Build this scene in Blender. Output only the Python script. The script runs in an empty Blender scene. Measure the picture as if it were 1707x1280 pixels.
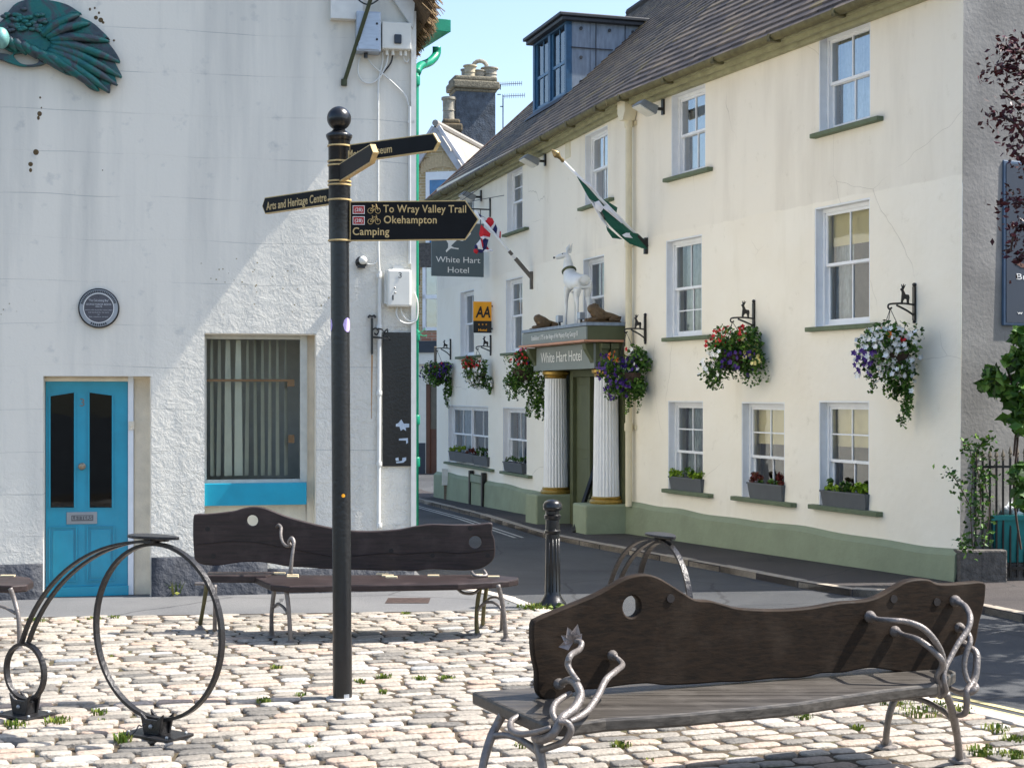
import bpy, math, random
from mathutils import Vector, Matrix, noise
RN = random.Random(11)
sc = bpy.context.scene; COL = sc.collection
FPX, CX, HY, CAMZ = 2500.0, 853.5, 655.0, 2.12
WM = {}
PI = math.pi

def zg(y):                       # tilt of the ground: it falls gently away from the camera
    y = max(4.0, min(34.0, y))
    return -0.02 * (y - 22.7)
def P3(px, py, Y):
    return Vector(((px - CX) / FPX * Y, Y, CAMZ - (py - HY) / FPX * Y))
def G(px, py):
    k = (py - HY) / FPX
    Y = (CAMZ - 0.454) / (k - 0.02)
    return Vector(((px - CX) / FPX * Y, Y, zg(Y)))

class Frame:
    """vertical plane: local x along it to the right, local y into it, z up"""
    def __init__(s, x, y, ang, z=0.0):
        s.x, s.y, s.a = x, y, ang
        s.d = (math.cos(ang), math.sin(ang)); s.n = (math.sin(ang), -math.cos(ang)); s.z = z
        s.M = Matrix.Translation((x, y, z)) @ Matrix.Rotation(ang, 4, 'Z')
    def hit(s, px, py=655.0, out=0.0):
        rx = (px - CX) / FPX; rz = -(py - HY) / FPX
        ox, oy = s.x + s.n[0] * out, s.y + s.n[1] * out
        t = (ox * s.n[0] + oy * s.n[1]) / (rx * s.n[0] + s.n[1])
        X, Y = rx * t, t
        return ((X - ox) * s.d[0] + (Y - oy) * s.d[1], CAMZ + rz * t - s.z)
    def s_(s, px, out=0.0): return s.hit(px, 655, out)[0]
    def z_(s, px, py, out=0.0): return s.hit(px, py, out)[1]
    def w(s, u, out, z):
        return Vector((s.x + s.d[0] * u + s.n[0] * out, s.y + s.d[1] * u + s.n[1] * out, z + s.z))
    def out_for(s, u, px):
        rx = (px - CX) / FPX
        bx, by = s.x + s.d[0] * u, s.y + s.d[1] * u
        return (rx * by - bx) / (s.n[0] - rx * s.n[1])
    def ground(s, u): return zg(s.y + s.d[1] * u)

class MB:
    def __init__(s): s.v, s.f, s.m, s.T, s.mi = [], [], [], None, 0
    def add(s, vs, fs, T=None):
        T = T or s.T; o = len(s.v)
        for p in vs:
            p = Vector(p); s.v.append(T @ p if T else p)
        for f in fs: s.f.append(tuple(i + o for i in f)); s.m.append(s.mi)
        return s
    def box(s, x0, x1, y0, y1, z0, z1, T=None):
        return s.add([(x0,y0,z0),(x1,y0,z0),(x1,y1,z0),(x0,y1,z0),(x0,y0,z1),(x1,y0,z1),(x1,y1,z1),(x0,y1,z1)],
              [(3,2,1,0),(4,5,6,7),(0,1,5,4),(1,2,6,5),(2,3,7,6),(3,0,4,7)], T)
    def quad(s, a, b, c, d, T=None): return s.add([a,b,c,d], [(0,1,2,3)], T)
    def prism(s, poly, y0, y1, T=None):           # poly in x,z seen from -y, counter-clockwise
        n = len(poly)
        vs = [(p[0], y0, p[1]) for p in poly] + [(p[0], y1, p[1]) for p in poly]
        fs = [tuple(range(n)), tuple(range(2*n-1, n-1, -1))] + [(i, i+n, (i+1)%n+n, (i+1)%n) for i in range(n)]
        return s.add(vs, fs, T)
    def slab(s, poly, z0, z1, T=None):            # poly in x,y, ccw from above ; z0,z1 numbers or functions
        n = len(poly); a = z0 if callable(z0) else (lambda x,y: z0); b = z1 if callable(z1) else (lambda x,y: z1)
        vs = [(p[0], p[1], a(*p)) for p in poly] + [(p[0], p[1], b(*p)) for p in poly]
        fs = [tuple(range(n-1,-1,-1)), tuple(range(n, 2*n))] + [(i, (i+1)%n, (i+1)%n+n, i+n) for i in range(n)]
        return s.add(vs, fs, T)
    def lathe(s, prof, seg=20, c=(0,0,0), T=None, axis='Z', flute=0, fl_d=0.0):
        vs, fs = [], []; k = len(prof)
        for j in range(seg):
            a = 2*PI*j/seg
            q = 1 - (fl_d if (flute and j % 2) else 0)
            for r, z in prof:
                rr = r * q
                p = (rr*math.cos(a), rr*math.sin(a), z)
                if axis == 'Y': p = (p[0], -p[2], p[1])
                if axis == 'X': p = (p[2], p[0], p[1])
                vs.append((p[0]+c[0], p[1]+c[1], p[2]+c[2]))
        for j in range(seg):
            j2 = (j+1) % seg
            for i in range(k-1):
                fs.append((j*k+i, j2*k+i, j2*k+i+1, j*k+i+1))
        fs.append(tuple(j*k for j in range(seg-1,-1,-1))); fs.append(tuple(j*k+k-1 for j in range(seg)))
        return s.add(vs, fs, T)
    def tube(s, pts, r, seg=8, closed=False, T=None, sq=None, smooth=0, up=None):
        """r radius or list; sq=(w,t): flat bar of width w (along the normal of the path's plane) and thickness t"""
        pts = [Vector(p) for p in pts]
        if smooth: pts, r = catmull(pts, r, smooth, closed)
        n = len(pts); rs = r if isinstance(r, (list, tuple)) else [r]*n
        vs, fs = [], []; prev = None
        for i, p in enumerate(pts):
            if closed: t = pts[(i+1) % n] - pts[i-1]
            else: t = pts[min(i+1, n-1)] - pts[max(i-1, 0)]
            if t.length < 1e-9: t = Vector((0,0,1))
            t.normalize()
            if up is not None: u = Vector(up) - t * t.dot(Vector(up))
            elif prev is None:
                u = Vector((0,0,1)) if abs(t.z) < .9 else Vector((1,0,0)); u = u - t * t.dot(u)
            else: u = prev - t * t.dot(prev)
            if u.length < 1e-6: u = t.orthogonal()
            u.normalize(); prev = u; w = t.cross(u)
            if sq:
                a, b = sq[0]/2, sq[1]/2
                for ca, cb in ((-a,-b),(a,-b),(a,b),(-a,b)): vs.append(p + u*ca + w*cb)
            else:
                for j in range(seg):
                    an = 2*PI*j/seg; vs.append(p + (u*math.cos(an) + w*math.sin(an)) * rs[i])
        k = 4 if sq else seg
        for i in range(n if closed else n-1):
            i2 = (i+1) % n
            for j in range(k): fs.append((i*k+j, i*k+(j+1)%k, i2*k+(j+1)%k, i2*k+j))
        if not closed:
            fs.append(tuple(range(k-1,-1,-1))); fs.append(tuple((n-1)*k+j for j in range(k)))
        return s.add(vs, fs, T)
    def ball(s, c, r, seg=12, ring=8, T=None):
        rx, ry, rz = r if isinstance(r, (tuple, list)) else (r, r, r)
        vs = [(c[0], c[1], c[2]-rz)]; fs = []
        for i in range(1, ring):
            th = PI*i/ring
            for j in range(seg):
                a = 2*PI*j/seg
                vs.append((c[0]+rx*math.sin(th)*math.cos(a), c[1]+ry*math.sin(th)*math.sin(a), c[2]-rz*math.cos(th)))
        vs.append((c[0], c[1], c[2]+rz)); L = len(vs)-1
        for j in range(seg):
            fs.append((0, 1+(j+1)%seg, 1+j)); fs.append((L, L-seg+j, L-seg+(j+1)%seg))
            for i in range(ring-2):
                a = 1+i*seg; b = a+seg; fs.append((a+j, a+(j+1)%seg, b+(j+1)%seg, b+j))
        return s.add(vs, fs, T)

def catmull(pts, r, k, closed):
    n = len(pts); rs = r if isinstance(r, (list, tuple)) else [r]*n
    op, orr = [], []
    for i in range(n if closed else n-1):
        if closed: a, b, c, d = pts[i-1], pts[i], pts[(i+1)%n], pts[(i+2)%n]; ra, rb = rs[i], rs[(i+1)%n]
        else: a, b, c, d = pts[max(i-1,0)], pts[i], pts[i+1], pts[min(i+2,n-1)]; ra, rb = rs[i], rs[i+1]
        for j in range(k):
            t = j/k
            op.append(0.5*((2*b) + (c-a)*t + (2*a-5*b+4*c-d)*t*t + (3*b-a-3*c+d)*t**3)); orr.append(ra+(rb-ra)*t)
    if not closed: op.append(pts[-1]); orr.append(rs[-1])
    return op, orr

def setp(o, label=None, cat=None, group=None, kind=None):
    if label: o['label'] = label
    if cat: o['category'] = cat
    if group: o['group'] = group
    if kind: o['kind'] = kind
    return o
def thing(name, label, cat, loc=(0,0,0), rz=0, group=None):
    o = bpy.data.objects.new(name, None); COL.objects.link(o)
    o.empty_display_size = .1
    o.location = loc; o.rotation_euler = (0,0,rz); setp(o, label, cat, group)
    WM[o] = Matrix.Translation(loc) @ Matrix.Rotation(rz, 4, 'Z')
    return o
def mesh_of(name, mb, mats, smooth=False, T=None):
    me = bpy.data.meshes.new(name)
    vs = [T @ v for v in mb.v] if T else mb.v
    me.from_pydata([tuple(v) for v in vs], [], mb.f)
    for m in (mats if isinstance(mats, (list, tuple)) else [mats]): me.materials.append(m)
    if isinstance(mats, (list, tuple)) and len(mats) > 1: me.polygons.foreach_set('material_index', mb.m)
    if smooth: me.polygons.foreach_set('use_smooth', [True]*len(me.polygons))
    me.update()
    return me
SPLIT = {'gold_ring','cheek','corbel','sticker_scrap','bolt','latch','bolt_hole','pale_plug','wood_plug','gland','lead_dot','star','porch_back','ear','post','lead_seam','capital_scroll','door_glass','fixing'}
def islands(mb):
    p = list(range(len(mb.v)))
    def find(a):
        while p[a] != a: p[a] = p[p[a]]; a = p[a]
        return a
    for f in mb.f:
        r = find(f[0])
        for i in f[1:]: p[find(i)] = r
    g = {}
    for k, f in enumerate(mb.f): g.setdefault(find(f[0]), []).append(k)
    out = []
    for ks in g.values():
        n = MB(); ix = {}
        for k in ks:
            ff = []
            for i in mb.f[k]:
                if i not in ix: ix[i] = len(n.v); n.v.append(mb.v[i])
                ff.append(ix[i])
            n.f.append(tuple(ff)); n.m.append(mb.m[k])
        out.append(n)
    return out
def part(name, mb, mat, parent, M=None, smooth=False, bevel=0, rnd=None, label=None, auto=None, sub=0, whole=False):
    """mb's coordinates are in frame M (world when None); stored relative to the parent"""
    if name in SPLIT and not whole and isinstance(mb, MB) and parent is not None and rnd is None:
        r = [part(name, q, mat, parent, M, smooth, bevel, None, label, auto, sub, True) for q in islands(mb)]
        return r[0]
    inv = WM[parent].inverted() if parent is not None else Matrix()
    T = inv @ M if M else inv
    if isinstance(mb, bpy.types.Mesh):
        me = mb; me.transform(T); me.materials.clear(); me.materials.append(mat)
    else: me = mesh_of(name, mb, mat, smooth or bool(auto), T)
    o = bpy.data.objects.new(name, me); COL.objects.link(o)
    if parent is not None: o.parent = parent; WM[o] = WM[parent]
    else: WM[o] = Matrix()
    if auto:
        try: me.set_sharp_from_angle(angle=math.radians(auto))
        except Exception: pass
    if rnd:
        a = me.attributes.new('rnd', 'FLOAT', 'FACE'); a.data.foreach_set('value', rnd)
    if bevel:
        b = o.modifiers.new('bevel', 'BEVEL'); b.width = bevel; b.segments = 2; b.limit_method = 'ANGLE'; b.angle_limit = .7
    if sub:
        b = o.modifiers.new('sub', 'SUBSURF'); b.levels = sub; b.render_levels = sub
    if label: o['label'] = label
    return o
def single(name, label, cat, mb, mat, origin, group=None, kind=None, **kw):
    """a thing that is one mesh; mb in world coordinates (or frame M)"""
    M = kw.pop('M', None); inv = Matrix.Translation(-Vector(origin))
    T = inv @ M if M else inv
    if isinstance(mb, bpy.types.Mesh):
        mb.transform(T); o = part(name, mb, mat, None, **kw)
    else:
        mb.v = [T @ v for v in mb.v]; o = part(name, mb, mat, None, **kw)
    o.location = origin; WM[o] = Matrix.Translation(origin)
    return setp(o, label, cat, group, kind)
def curve_mesh(outlines, depth, bev=0.0, res=1, smooth_k=0):
    """flat plate with holes from 2-D outlines (x,z); centred on y=0, thickness depth"""
    cu = bpy.data.curves.new('c', 'CURVE'); cu.dimensions = '2D'; cu.fill_mode = 'BOTH'
    cu.extrude = max(depth/2 - bev, 0.0); cu.bevel_depth = bev; cu.bevel_resolution = 1
    if bev: cu.offset = -bev
    for ol in outlines:
        sp = cu.splines.new('POLY'); sp.points.add(len(ol)-1)
        for p, q in zip(sp.points, ol): p.co = (q[0], q[1], 0, 1)
        sp.use_cyclic_u = True
    o = bpy.data.objects.new('c', cu); me = bpy.data.meshes.new_from_object(o)
    bpy.data.objects.remove(o); bpy.data.curves.remove(cu)
    me.transform(Matrix.Rotation(PI/2, 4, 'X')); return me
def text_mesh(s, depth=.002, shear=0.0, offset=0.0, space=1.0, align='LEFT'):
    cu = bpy.data.curves.new('t', 'FONT'); cu.body = s; cu.extrude = depth/2; cu.shear = shear; cu.offset = offset
    cu.space_character = space; cu.align_x = align; cu.size = 1; cu.resolution_u = 4
    o = bpy.data.objects.new('t', cu); me = bpy.data.meshes.new_from_object(o)
    bpy.data.objects.remove(o); bpy.data.curves.remove(cu)
    me.transform(Matrix.Rotation(PI/2, 4, 'X')); return me
def text_on(F, parent, s, x0, x1, zb, h, mat, out, name='lettering', **kw):
    """text spanning x0..x1 along frame F, baseline at zb, capital height h, standing 'out' proud of the plane"""
    me = text_mesh(s, **kw)
    xs = [v.co.x for v in me.vertices]; a, b = min(xs), max(xs)
    sx = (x1-x0)/(b-a); sz = h/0.70
    me.transform(Matrix.Translation((x0, -out, zb)) @ Matrix.Diagonal((sx, 1, sz, 1)) @ Matrix.Translation((-a, 0, 0)))
    return part(name, me, mat, parent, M=F.M)
def smooth_outline(pts, k=5):
    p, _ = catmull([Vector((a, b, 0)) for a, b in pts], 0, k, True)
    return [(q.x, q.y) for q in p]
def copy_tree(o, parent=None):
    c = o.copy(); COL.objects.link(c); c.parent = parent
    WM[c] = WM[o]
    for ch in [x for x in list(bpy.data.objects) if x.parent == o]: copy_tree(ch, c)
    return c

# ---------------------------------------------------------------- materials
def L(c):   # sRGB 0-255 -> linear
    return tuple(((x/255/12.92) if x/255 <= .04045 else ((x/255+.055)/1.055)**2.4) for x in c)
class NT:
    def __init__(s, name):
        s.m = bpy.data.materials.new(name); s.m.use_nodes = True; s.t = s.m.node_tree; s.n = s.t.nodes
        s.b = s.n['Principled BSDF']; s.out = s.n['Material Output']
    def node(s, ty, **kw):
        n = s.n.new(ty)
        for k, v in kw.items(): setattr(n, k, v)
        return n
    def ln(s, a, b): s.t.links.new(a, b)
    def coord(s, kind='Object'): return s.node('ShaderNodeTexCoord').outputs[kind]
    def pos(s): return s.node('ShaderNodeNewGeometry').outputs['Position']
    def noise(s, scale, detail=4, vec=None, stretch=None, rough=.55, dist=0):
        n = s.node('ShaderNodeTexNoise'); n.inputs['Scale'].default_value = scale; n.inputs['Detail'].default_value = detail
        n.inputs['Roughness'].default_value = rough; n.inputs['Distortion'].default_value = dist
        v = vec if vec is not None else s.pos()
        if stretch:
            mp = s.node('ShaderNodeMapping'); mp.inputs['Scale'].default_value = stretch; s.ln(v, mp.inputs[0]); v = mp.outputs[0]
        s.ln(v, n.inputs['Vector']); return n.outputs['Fac']
    def ramp(s, fac, stops):
        r = s.node('ShaderNodeValToRGB'); e = r.color_ramp.elements
        while len(e) < len(stops): e.new(.5)
        for i, (p, c) in enumerate(stops):
            e[i].position = p; e[i].color = (c, c, c, 1) if isinstance(c, (int, float)) else (*c, 1)
        s.ln(fac, r.inputs[0]); return r.outputs[0]
    def mix(s, fac, a, b, mode='MIX'):
        m = s.node('ShaderNodeMix', data_type='RGBA', blend_type=mode)
        if isinstance(fac, (int, float)): m.inputs[0].default_value = fac
        else: s.ln(fac, m.inputs[0])
        for i, x in ((6, a), (7, b)):
            if isinstance(x, tuple): m.inputs[i].default_value = (*x, 1)
            else: s.ln(x, m.inputs[i])
        return m.outputs[2]
    def math(s, op, a, b=0.0, c=None):
        m = s.node('ShaderNodeMath', operation=op)
        for i, x in enumerate((a, b) if c is None else (a, b, c)):
            if isinstance(x, (int, float)): m.inputs[i].default_value = x
            else: s.ln(x, m.inputs[i])
        return m.outputs[0]
    def col(s, c):
        if isinstance(c, tuple): s.b.inputs['Base Color'].default_value = (*c, 1)
        else: s.ln(c, s.b.inputs['Base Color'])
    def rough(s, r):
        if isinstance(r, (int, float)): s.b.inputs['Roughness'].default_value = r
        else: s.ln(r, s.b.inputs['Roughness'])
    def bump(s, h, strength=.3, dist=.01, prev=None):
        b = s.node('ShaderNodeBump'); b.inputs['Strength'].default_value = strength; b.inputs['Distance'].default_value = dist
        s.ln(h, b.inputs['Height'])
        if prev is not None: s.ln(prev, b.inputs['Normal'])
        s.ln(b.outputs[0], s.b.inputs['Normal']); return b.outputs[0]
def plain(name, c, rough=.6, var=.12, vs=6, metal=0, bump=0, bs=60, spec=None, coat=0, stretch=None, bd=.01):
    t = NT(name); c = L(c)
    f = t.noise(vs, 5, stretch=stretch)
    r = t.ramp(f, [(.3, tuple(x*(1-var) for x in c)), (.7, tuple(min(1, x*(1+var)) for x in c))])
    t.col(r); t.rough(rough); t.b.inputs['Metallic'].default_value = metal
    if spec is not None: t.b.inputs['Specular IOR Level'].default_value = spec
    if coat: t.b.inputs['Coat Weight'].default_value = coat; t.b.inputs['Coat Roughness'].default_value = .12
    if bump: t.bump(t.noise(bs, 4), bump, bd)
    return t.m
def with_rnd(name, stops, rough=.7, noise_s=30, noise_a=.35, bump=.3, bs=60, bd=.01, spec=.3):
    t = NT(name)
    a = t.node('ShaderNodeAttribute', attribute_name='rnd', attribute_type='GEOMETRY')
    r = t.ramp(a.outputs['Fac'], [(p, L(c)) for p, c in stops])
    n = t.noise(noise_s, 5)
    c = t.mix(noise_a, r, t.ramp(n, [(.25, .25), (.75, 1.0)]), 'MULTIPLY')
    t.col(c); t.rough(rough); t.b.inputs['Specular IOR Level'].default_value = spec
    if bump: t.bump(t.noise(bs, 5), bump, bd)
    return t.m
# ---------------------------------------------------------------- frames
def dirang(a, b): return math.atan2(b[1]-a[1], b[0]-a[0])
YB = 22.75; XB = (1045-CX)/FPX*YB
YR = YB*1255/1810; XR = (1600-CX)/FPX*YR
YL = YB*970/653; XL = (728-CX)/FPX*YL
FR = Frame(XB, YB, dirang((XB,YB),(XR,YR)))           # hotel front, right-hand part
FL = Frame(XB, YB, dirang((XL,YL),(XB,YB)))           # hotel front, left-hand part (s negative)
FG = Frame(XR, YR, FR.a + PI/2)                        # hotel gable
W0 = G(0, 1000)
FW = Frame(W0.x, W0.y, math.radians(12))               # cottage wall
SR = FR.s_(1600); SL = FL.s_(728)

# ---------------------------------------------------------------- materials
def m_cream():
    t = NT('cream_render')
    base = t.ramp(t.noise(.9, 5), [(.3, L((246,238,220))), (.7, L((252,246,231)))])
    streak = t.noise(1.0, 5, stretch=(1.5, 1.5, .30), rough=.6)
    sp = t.node('ShaderNodeSeparateXYZ'); t.ln(t.pos(), sp.inputs[0])
    wob = t.math('MULTIPLY', t.noise(3, 3), .06)
    up = t.math('MULTIPLY', t.math('SUBTRACT', t.math('ADD', sp.outputs[2], wob), 4.44), 60.0)
    up = t.node('ShaderNodeClamp').inputs['Value'] and up
    cl = t.node('ShaderNodeClamp'); t.ln(up, cl.inputs['Value']); up = cl.outputs[0]
    old = t.mix(t.ramp(streak, [(.5, 0.0), (.8, .55)]), L((246,239,223)), L((212,203,186)))
    new = t.mix(t.ramp(streak, [(.6, 0.0), (.85, .35)]), base, L((205,196,168)))
    c = t.mix(up, new, old)
    ck = t.node('ShaderNodeTexVoronoi', feature='DISTANCE_TO_EDGE'); ck.inputs['Scale'].default_value = .5
    nz = t.node('ShaderNodeTexNoise'); nz.inputs['Scale'].default_value = 1.8; t.ln(t.pos(), nz.inputs['Vector'])
    t.ln(t.mix(.16, t.pos(), nz.outputs['Color']), ck.inputs['Vector'])
    cm = t.math('MULTIPLY', t.math('LESS_THAN', ck.outputs[0], .0011), t.ramp(t.noise(.6, 2), [(.53, 0.0), (.6, .35)]))
    c = t.mix(cm, c, L((150,140,120)))
    c = t.mix(t.ramp(t.noise(4, 6, rough=.75), [(.6, 0.0), (.78, .35)]), c, L((188,178,152)))
    t.col(c); t.rough(.85); t.b.inputs['Specular IOR Level'].default_value = .2
    b = t.bump(t.noise(1.6, 3), .5, .06); t.bump(t.noise(55, 4), .25, .006, prev=b)
    return t.m
def m_white_render():
    t = NT('rough_white_render')
    sp = t.node('ShaderNodeSeparateXYZ'); t.ln(t.pos(), sp.inputs[0])
    streak = t.noise(1.0, 6, stretch=(2.6, 2.6, .22), rough=.6)
    c = t.mix(t.ramp(streak, [(.42, 0.0), (.8, .8)]), L((231,226,213)), L((186,185,178)))
    c = t.mix(t.ramp(t.noise(7, 6), [(.62, 0.0), (.8, .4)]), c, L((140,148,152)))
    # fine horizontal seams in the old shuttered render
    jit = t.math('MULTIPLY', t.noise(2.2, 2, stretch=(.25,.25,.25)), .12)
    z = t.math('FRACT', t.math('DIVIDE', t.math('ADD', sp.outputs[2], jit), .405))
    line = t.math('LESS_THAN', z, .016)
    brk = t.ramp(t.noise(1.3, 4), [(.45, 0.0), (.6, .42)])
    c = t.mix(t.math('MULTIPLY', line, brk), c, L((118,126,132)))
    # ochre lichen specks
    vo = t.node('ShaderNodeTexVoronoi'); vo.inputs['Scale'].default_value = 16; t.ln(t.pos(), vo.inputs['Vector'])
    dot = t.math('LESS_THAN', vo.outputs['Distance'], .13)
    pat = t.ramp(t.noise(.8, 2), [(.66, 0.0), (.7, .8)])
    c = t.mix(t.math('MULTIPLY', dot, pat), c, L((128,112,62)))
    t.col(c); t.rough(.8); t.b.inputs['Specular IOR Level'].default_value = .25
    # the render is lumpy at the right and low down, smooth higher up
    mp = t.math('ADD', t.math('MULTIPLY', sp.outputs[0], .30), t.math('MULTIPLY', sp.outputs[2], -.30))
    rg = t.node('ShaderNodeMapRange'); t.ln(mp, rg.inputs[0]); rg.inputs[1].default_value = -1.9; rg.inputs[2].default_value = -1.05
    rg.inputs[3].default_value = .10; rg.inputs[4].default_value = 1.0
    lump = t.math('MULTIPLY', t.math('ADD', t.noise(9, 5, rough=.65, dist=.6), t.math('MULTIPLY', t.noise(42, 4), .3)), rg.outputs[0])
    b = t.bump(lump, .9, .035); t.bump(t.math('MULTIPLY', line, -1.0), .5, .006, prev=b)
    return t.m
def m_asphalt(name, c, c2):
    t = NT(name)
    r = t.mix(t.ramp(t.noise(.7, 5), [(.35, 0.0), (.65, 1.0)]), L(c), L(c2))
    r = t.mix(.45, r, t.ramp(t.noise(140, 3), [(.35, .12), (.65, 1.0)]), 'MULTIPLY')
    crack = t.node('ShaderNodeTexVoronoi', feature='DISTANCE_TO_EDGE'); crack.inputs['Scale'].default_value = .55
    nz = t.node('ShaderNodeTexNoise'); nz.inputs['Scale'].default_value = 2.5; t.ln(t.pos(), nz.inputs['Vector'])
    t.ln(t.mix(.12, t.pos(), nz.outputs['Color']), crack.inputs['Vector'])
    r = t.mix(t.math('MULTIPLY', t.math('LESS_THAN', crack.outputs[0], .006), .6), r, L((38,38,40)))
    t.col(r); t.rough(.75); t.b.inputs['Specular IOR Level'].default_value = .35
    t.bump(t.noise(160, 3), .9, .01); return t.m
def m_wood(name, c, c2, rough=.5, gx=1.5, coat=.0, spec=.45):
    t = NT(name)
    g = t.noise(3.0, 6, vec=t.coord(), stretch=(gx, 14, 22), rough=.6, dist=.4)
    r = t.ramp(g, [(.3, L(c)), (.62, L(c2))])
    r = t.mix(t.ramp(t.noise(5, 5, vec=t.coord()), [(.5, 0.0), (.75, .5)]), r, L(tuple(min(255, x+26) for x in c2)))
    t.col(r); t.rough(t.ramp(g, [(.3, rough), (.7, min(1, rough+.2))])); t.b.inputs['Specular IOR Level'].default_value = spec
    if coat: t.b.inputs['Coat Weight'].default_value = coat; t.b.inputs['Coat Roughness'].default_value = .3
    t.bump(g, .35, .004); return t.m
def m_brick(name, c, c2, mortar, sx=.24, sz=.085):
    t = NT(name)
    b = t.node('ShaderNodeTexBrick'); b.inputs['Scale'].default_value = 1
    b.inputs['Brick Width'].default_value = sx; b.inputs['Row Height'].default_value = sz; b.inputs['Mortar Size'].default_value = .008
    b.inputs['Color1'].default_value = (*L(c),1); b.inputs['Color2'].default_value = (*L(c2),1); b.inputs['Mortar'].default_value = (*L(mortar),1)
    sp = t.node('ShaderNodeSeparateXYZ'); t.ln(t.coord(), sp.inputs[0]); cb = t.node('ShaderNodeCombineXYZ')
    t.ln(t.math('ADD', sp.outputs[0], sp.outputs[1]), cb.inputs[0]); t.ln(sp.outputs[2], cb.inputs[1]); t.ln(cb.outputs[0], b.inputs['Vector'])
    c_ = t.mix(.4, b.outputs['Color'], t.ramp(t.noise(14, 5), [(.3, .4), (.7, 1.0)]), 'MULTIPLY')
    t.col(c_); t.rough(.85); t.bump(t.math('MULTIPLY', b.outputs['Fac'], -1), .4, .01); return t.m
def m_glass(name, tint=(20,28,34), refl=.07, dark=.08, ior=1.5, bmp=.05):
    t = NT(name); t.n.remove(t.b)
    tr = t.node('ShaderNodeBsdfTransparent'); tr.inputs[0].default_value = (.88-dark, .91-dark, .9-dark, 1)
    gl = t.node('ShaderNodeBsdfGlossy'); gl.inputs['Roughness'].default_value = .02; gl.inputs[0].default_value = (.95,.97,1,1)
    bp = t.node('ShaderNodeBump'); bp.inputs['Strength'].default_value = bmp; bp.inputs['Distance'].default_value = .03
    t.ln(t.noise(2.3, 2), bp.inputs['Height']); t.ln(bp.outputs[0], gl.inputs['Normal'])
    fr = t.node('ShaderNodeFresnel'); fr.inputs[0].default_value = ior
    f = t.math('ADD', fr.outputs[0], refl)
    mx = t.node('ShaderNodeMixShader'); t.ln(f, mx.inputs[0]); t.ln(tr.outputs[0], mx.inputs[1]); t.ln(gl.outputs[0], mx.inputs[2])
    t.ln(mx.outputs[0], t.out.inputs[0]); return t.m
def m_net(name, c, c2):
    t = NT(name)
    a = t.noise(1, 3, vec=t.coord(), stretch=(34, 1, 1.2)); b = t.noise(22, 4, vec=t.coord(), stretch=(1,1,.5))
    t.col(t.mix(t.ramp(b, [(.42, 0.0), (.62, .35)]), t.ramp(a, [(.35, L(c)), (.65, L(c2))]), L(tuple(x*.7 for x in c))))
    t.rough(.9); t.bump(a, .6, .02); return t.m
M = {}
M['cream'] = m_cream(); M['render'] = m_white_render()
M['road'] = m_asphalt('road_asphalt', (66,68,71), (84,86,88)); M['tarmac'] = m_asphalt('pavement_tarmac', (108,109,111), (128,128,128))
M['darkpath'] = m_asphalt('dark_pavement', (66,61,60), (84,78,76))
M['wood'] = m_wood('stained_wood', (20,15,15), (50,38,37), .42, 1.2, .1, .35)
M['wood2'] = m_wood('weathered_wood', (20,14,8), (42,31,21), .6, .7, .0, .18)
M['seatwood'] = m_wood('weathered_sheen_wood', (30,26,22), (74,69,63), .42, .5, .1, .5)  # weathered seat, lightened further so the colour itself carries its sky sheen
M['oldwood'] = m_wood('grey_wood', (92,84,72), (128,118,102), .8, 2)
M['brick'] = m_brick('cream_brick', (206,182,140), (184,156,112), (222,208,176))
M['redbrick'] = m_brick('pink_brick', (196,140,112), (176,116,92), (206,190,170))
M['sbrick'] = m_brick('mossy_brick', (128,112,84), (90,80,62), (70,66,56))
M['glass'] = m_glass('window_glass'); M['glass_hi'] = m_glass('sky_glass', refl=.30); M['doorglass'] = m_glass('obscured_glass', refl=.0, dark=.35, ior=1.35)
M['net'] = m_net('net_curtain', (158,174,188), (200,212,220)); M['white_p'] = plain('white_paint', (236,238,240), .35, .04, 8, bump=.1, bs=30)  # net curtain: blue-grey of sky reflected in upper panes is put into its colour
M['iron'] = plain('iron_paint', (118,112,108), .42, .2, 25, metal=.35, bump=.5, bs=70)
M['mossiron'] = plain('mossy_iron', (96,90,58), .6, .3, 25, metal=.1, bump=.5, bs=70)
M['black'] = plain('black_gloss', (16,17,20), .30, .35, 12, coat=.12, bump=.25, bs=40)
M['steel'] = plain('dark_steel', (40,39,40), .36, .3, 20, metal=.25, bump=.35, bs=60)
M['signblack'] = plain('sign_black', (17,18,20), .6, .2, 10, spec=.2); M['gold'] = plain('gold_paint', (206,178,122), .45, .15, 30); M['brass'] = plain('gilt', (176,144,72), .35, .2, 20, metal=.6)
M['green'] = plain('sage_plinth', (138,148,122), .8, .10, 2.5, bump=.35, bs=14, bd=.02)
M['sill'] = plain('sage_sill', (100,112,86), .75, .15, 8, bump=.3); M['dgreen'] = plain('olive_paint', (84,90,62), .6, .1, 4)
M['signgrey'] = plain('sign_grey', (126,134,130), .6, .05, 3); M['signdark'] = plain('sign_slate', (84,96,100), .5, .06, 3)
M['navy'] = plain('navy_paint', (44,54,66), .45, .1, 4); M['teal'] = plain('turquoise_gloss', (16,150,178), .32, .08, 5, coat=.3, bump=.1)
M['tealg'] = plain('teal_plastic', (18,120,120), .4, .12, 5); M['pipegreen'] = plain('green_pipe', (0,128,98), .35, .18, 9, bump=.2)
M['blue'] = plain('dormer_blue', (40,84,118), .45, .2, 9, bump=.2); M['bronze'] = None
M['lead'] = plain('lead_sheet', (128,142,158), .6, .22, 5, bump=.3, bs=12, stretch=(3,3,.6)); M['leaddark'] = plain('dark_lead', (50,54,60), .55, .2, 8)
M['blackplinth'] = plain('black_plinth', (46,50,58), .7, .25, 6, bump=.8, bs=14, bd=.03)
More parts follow.
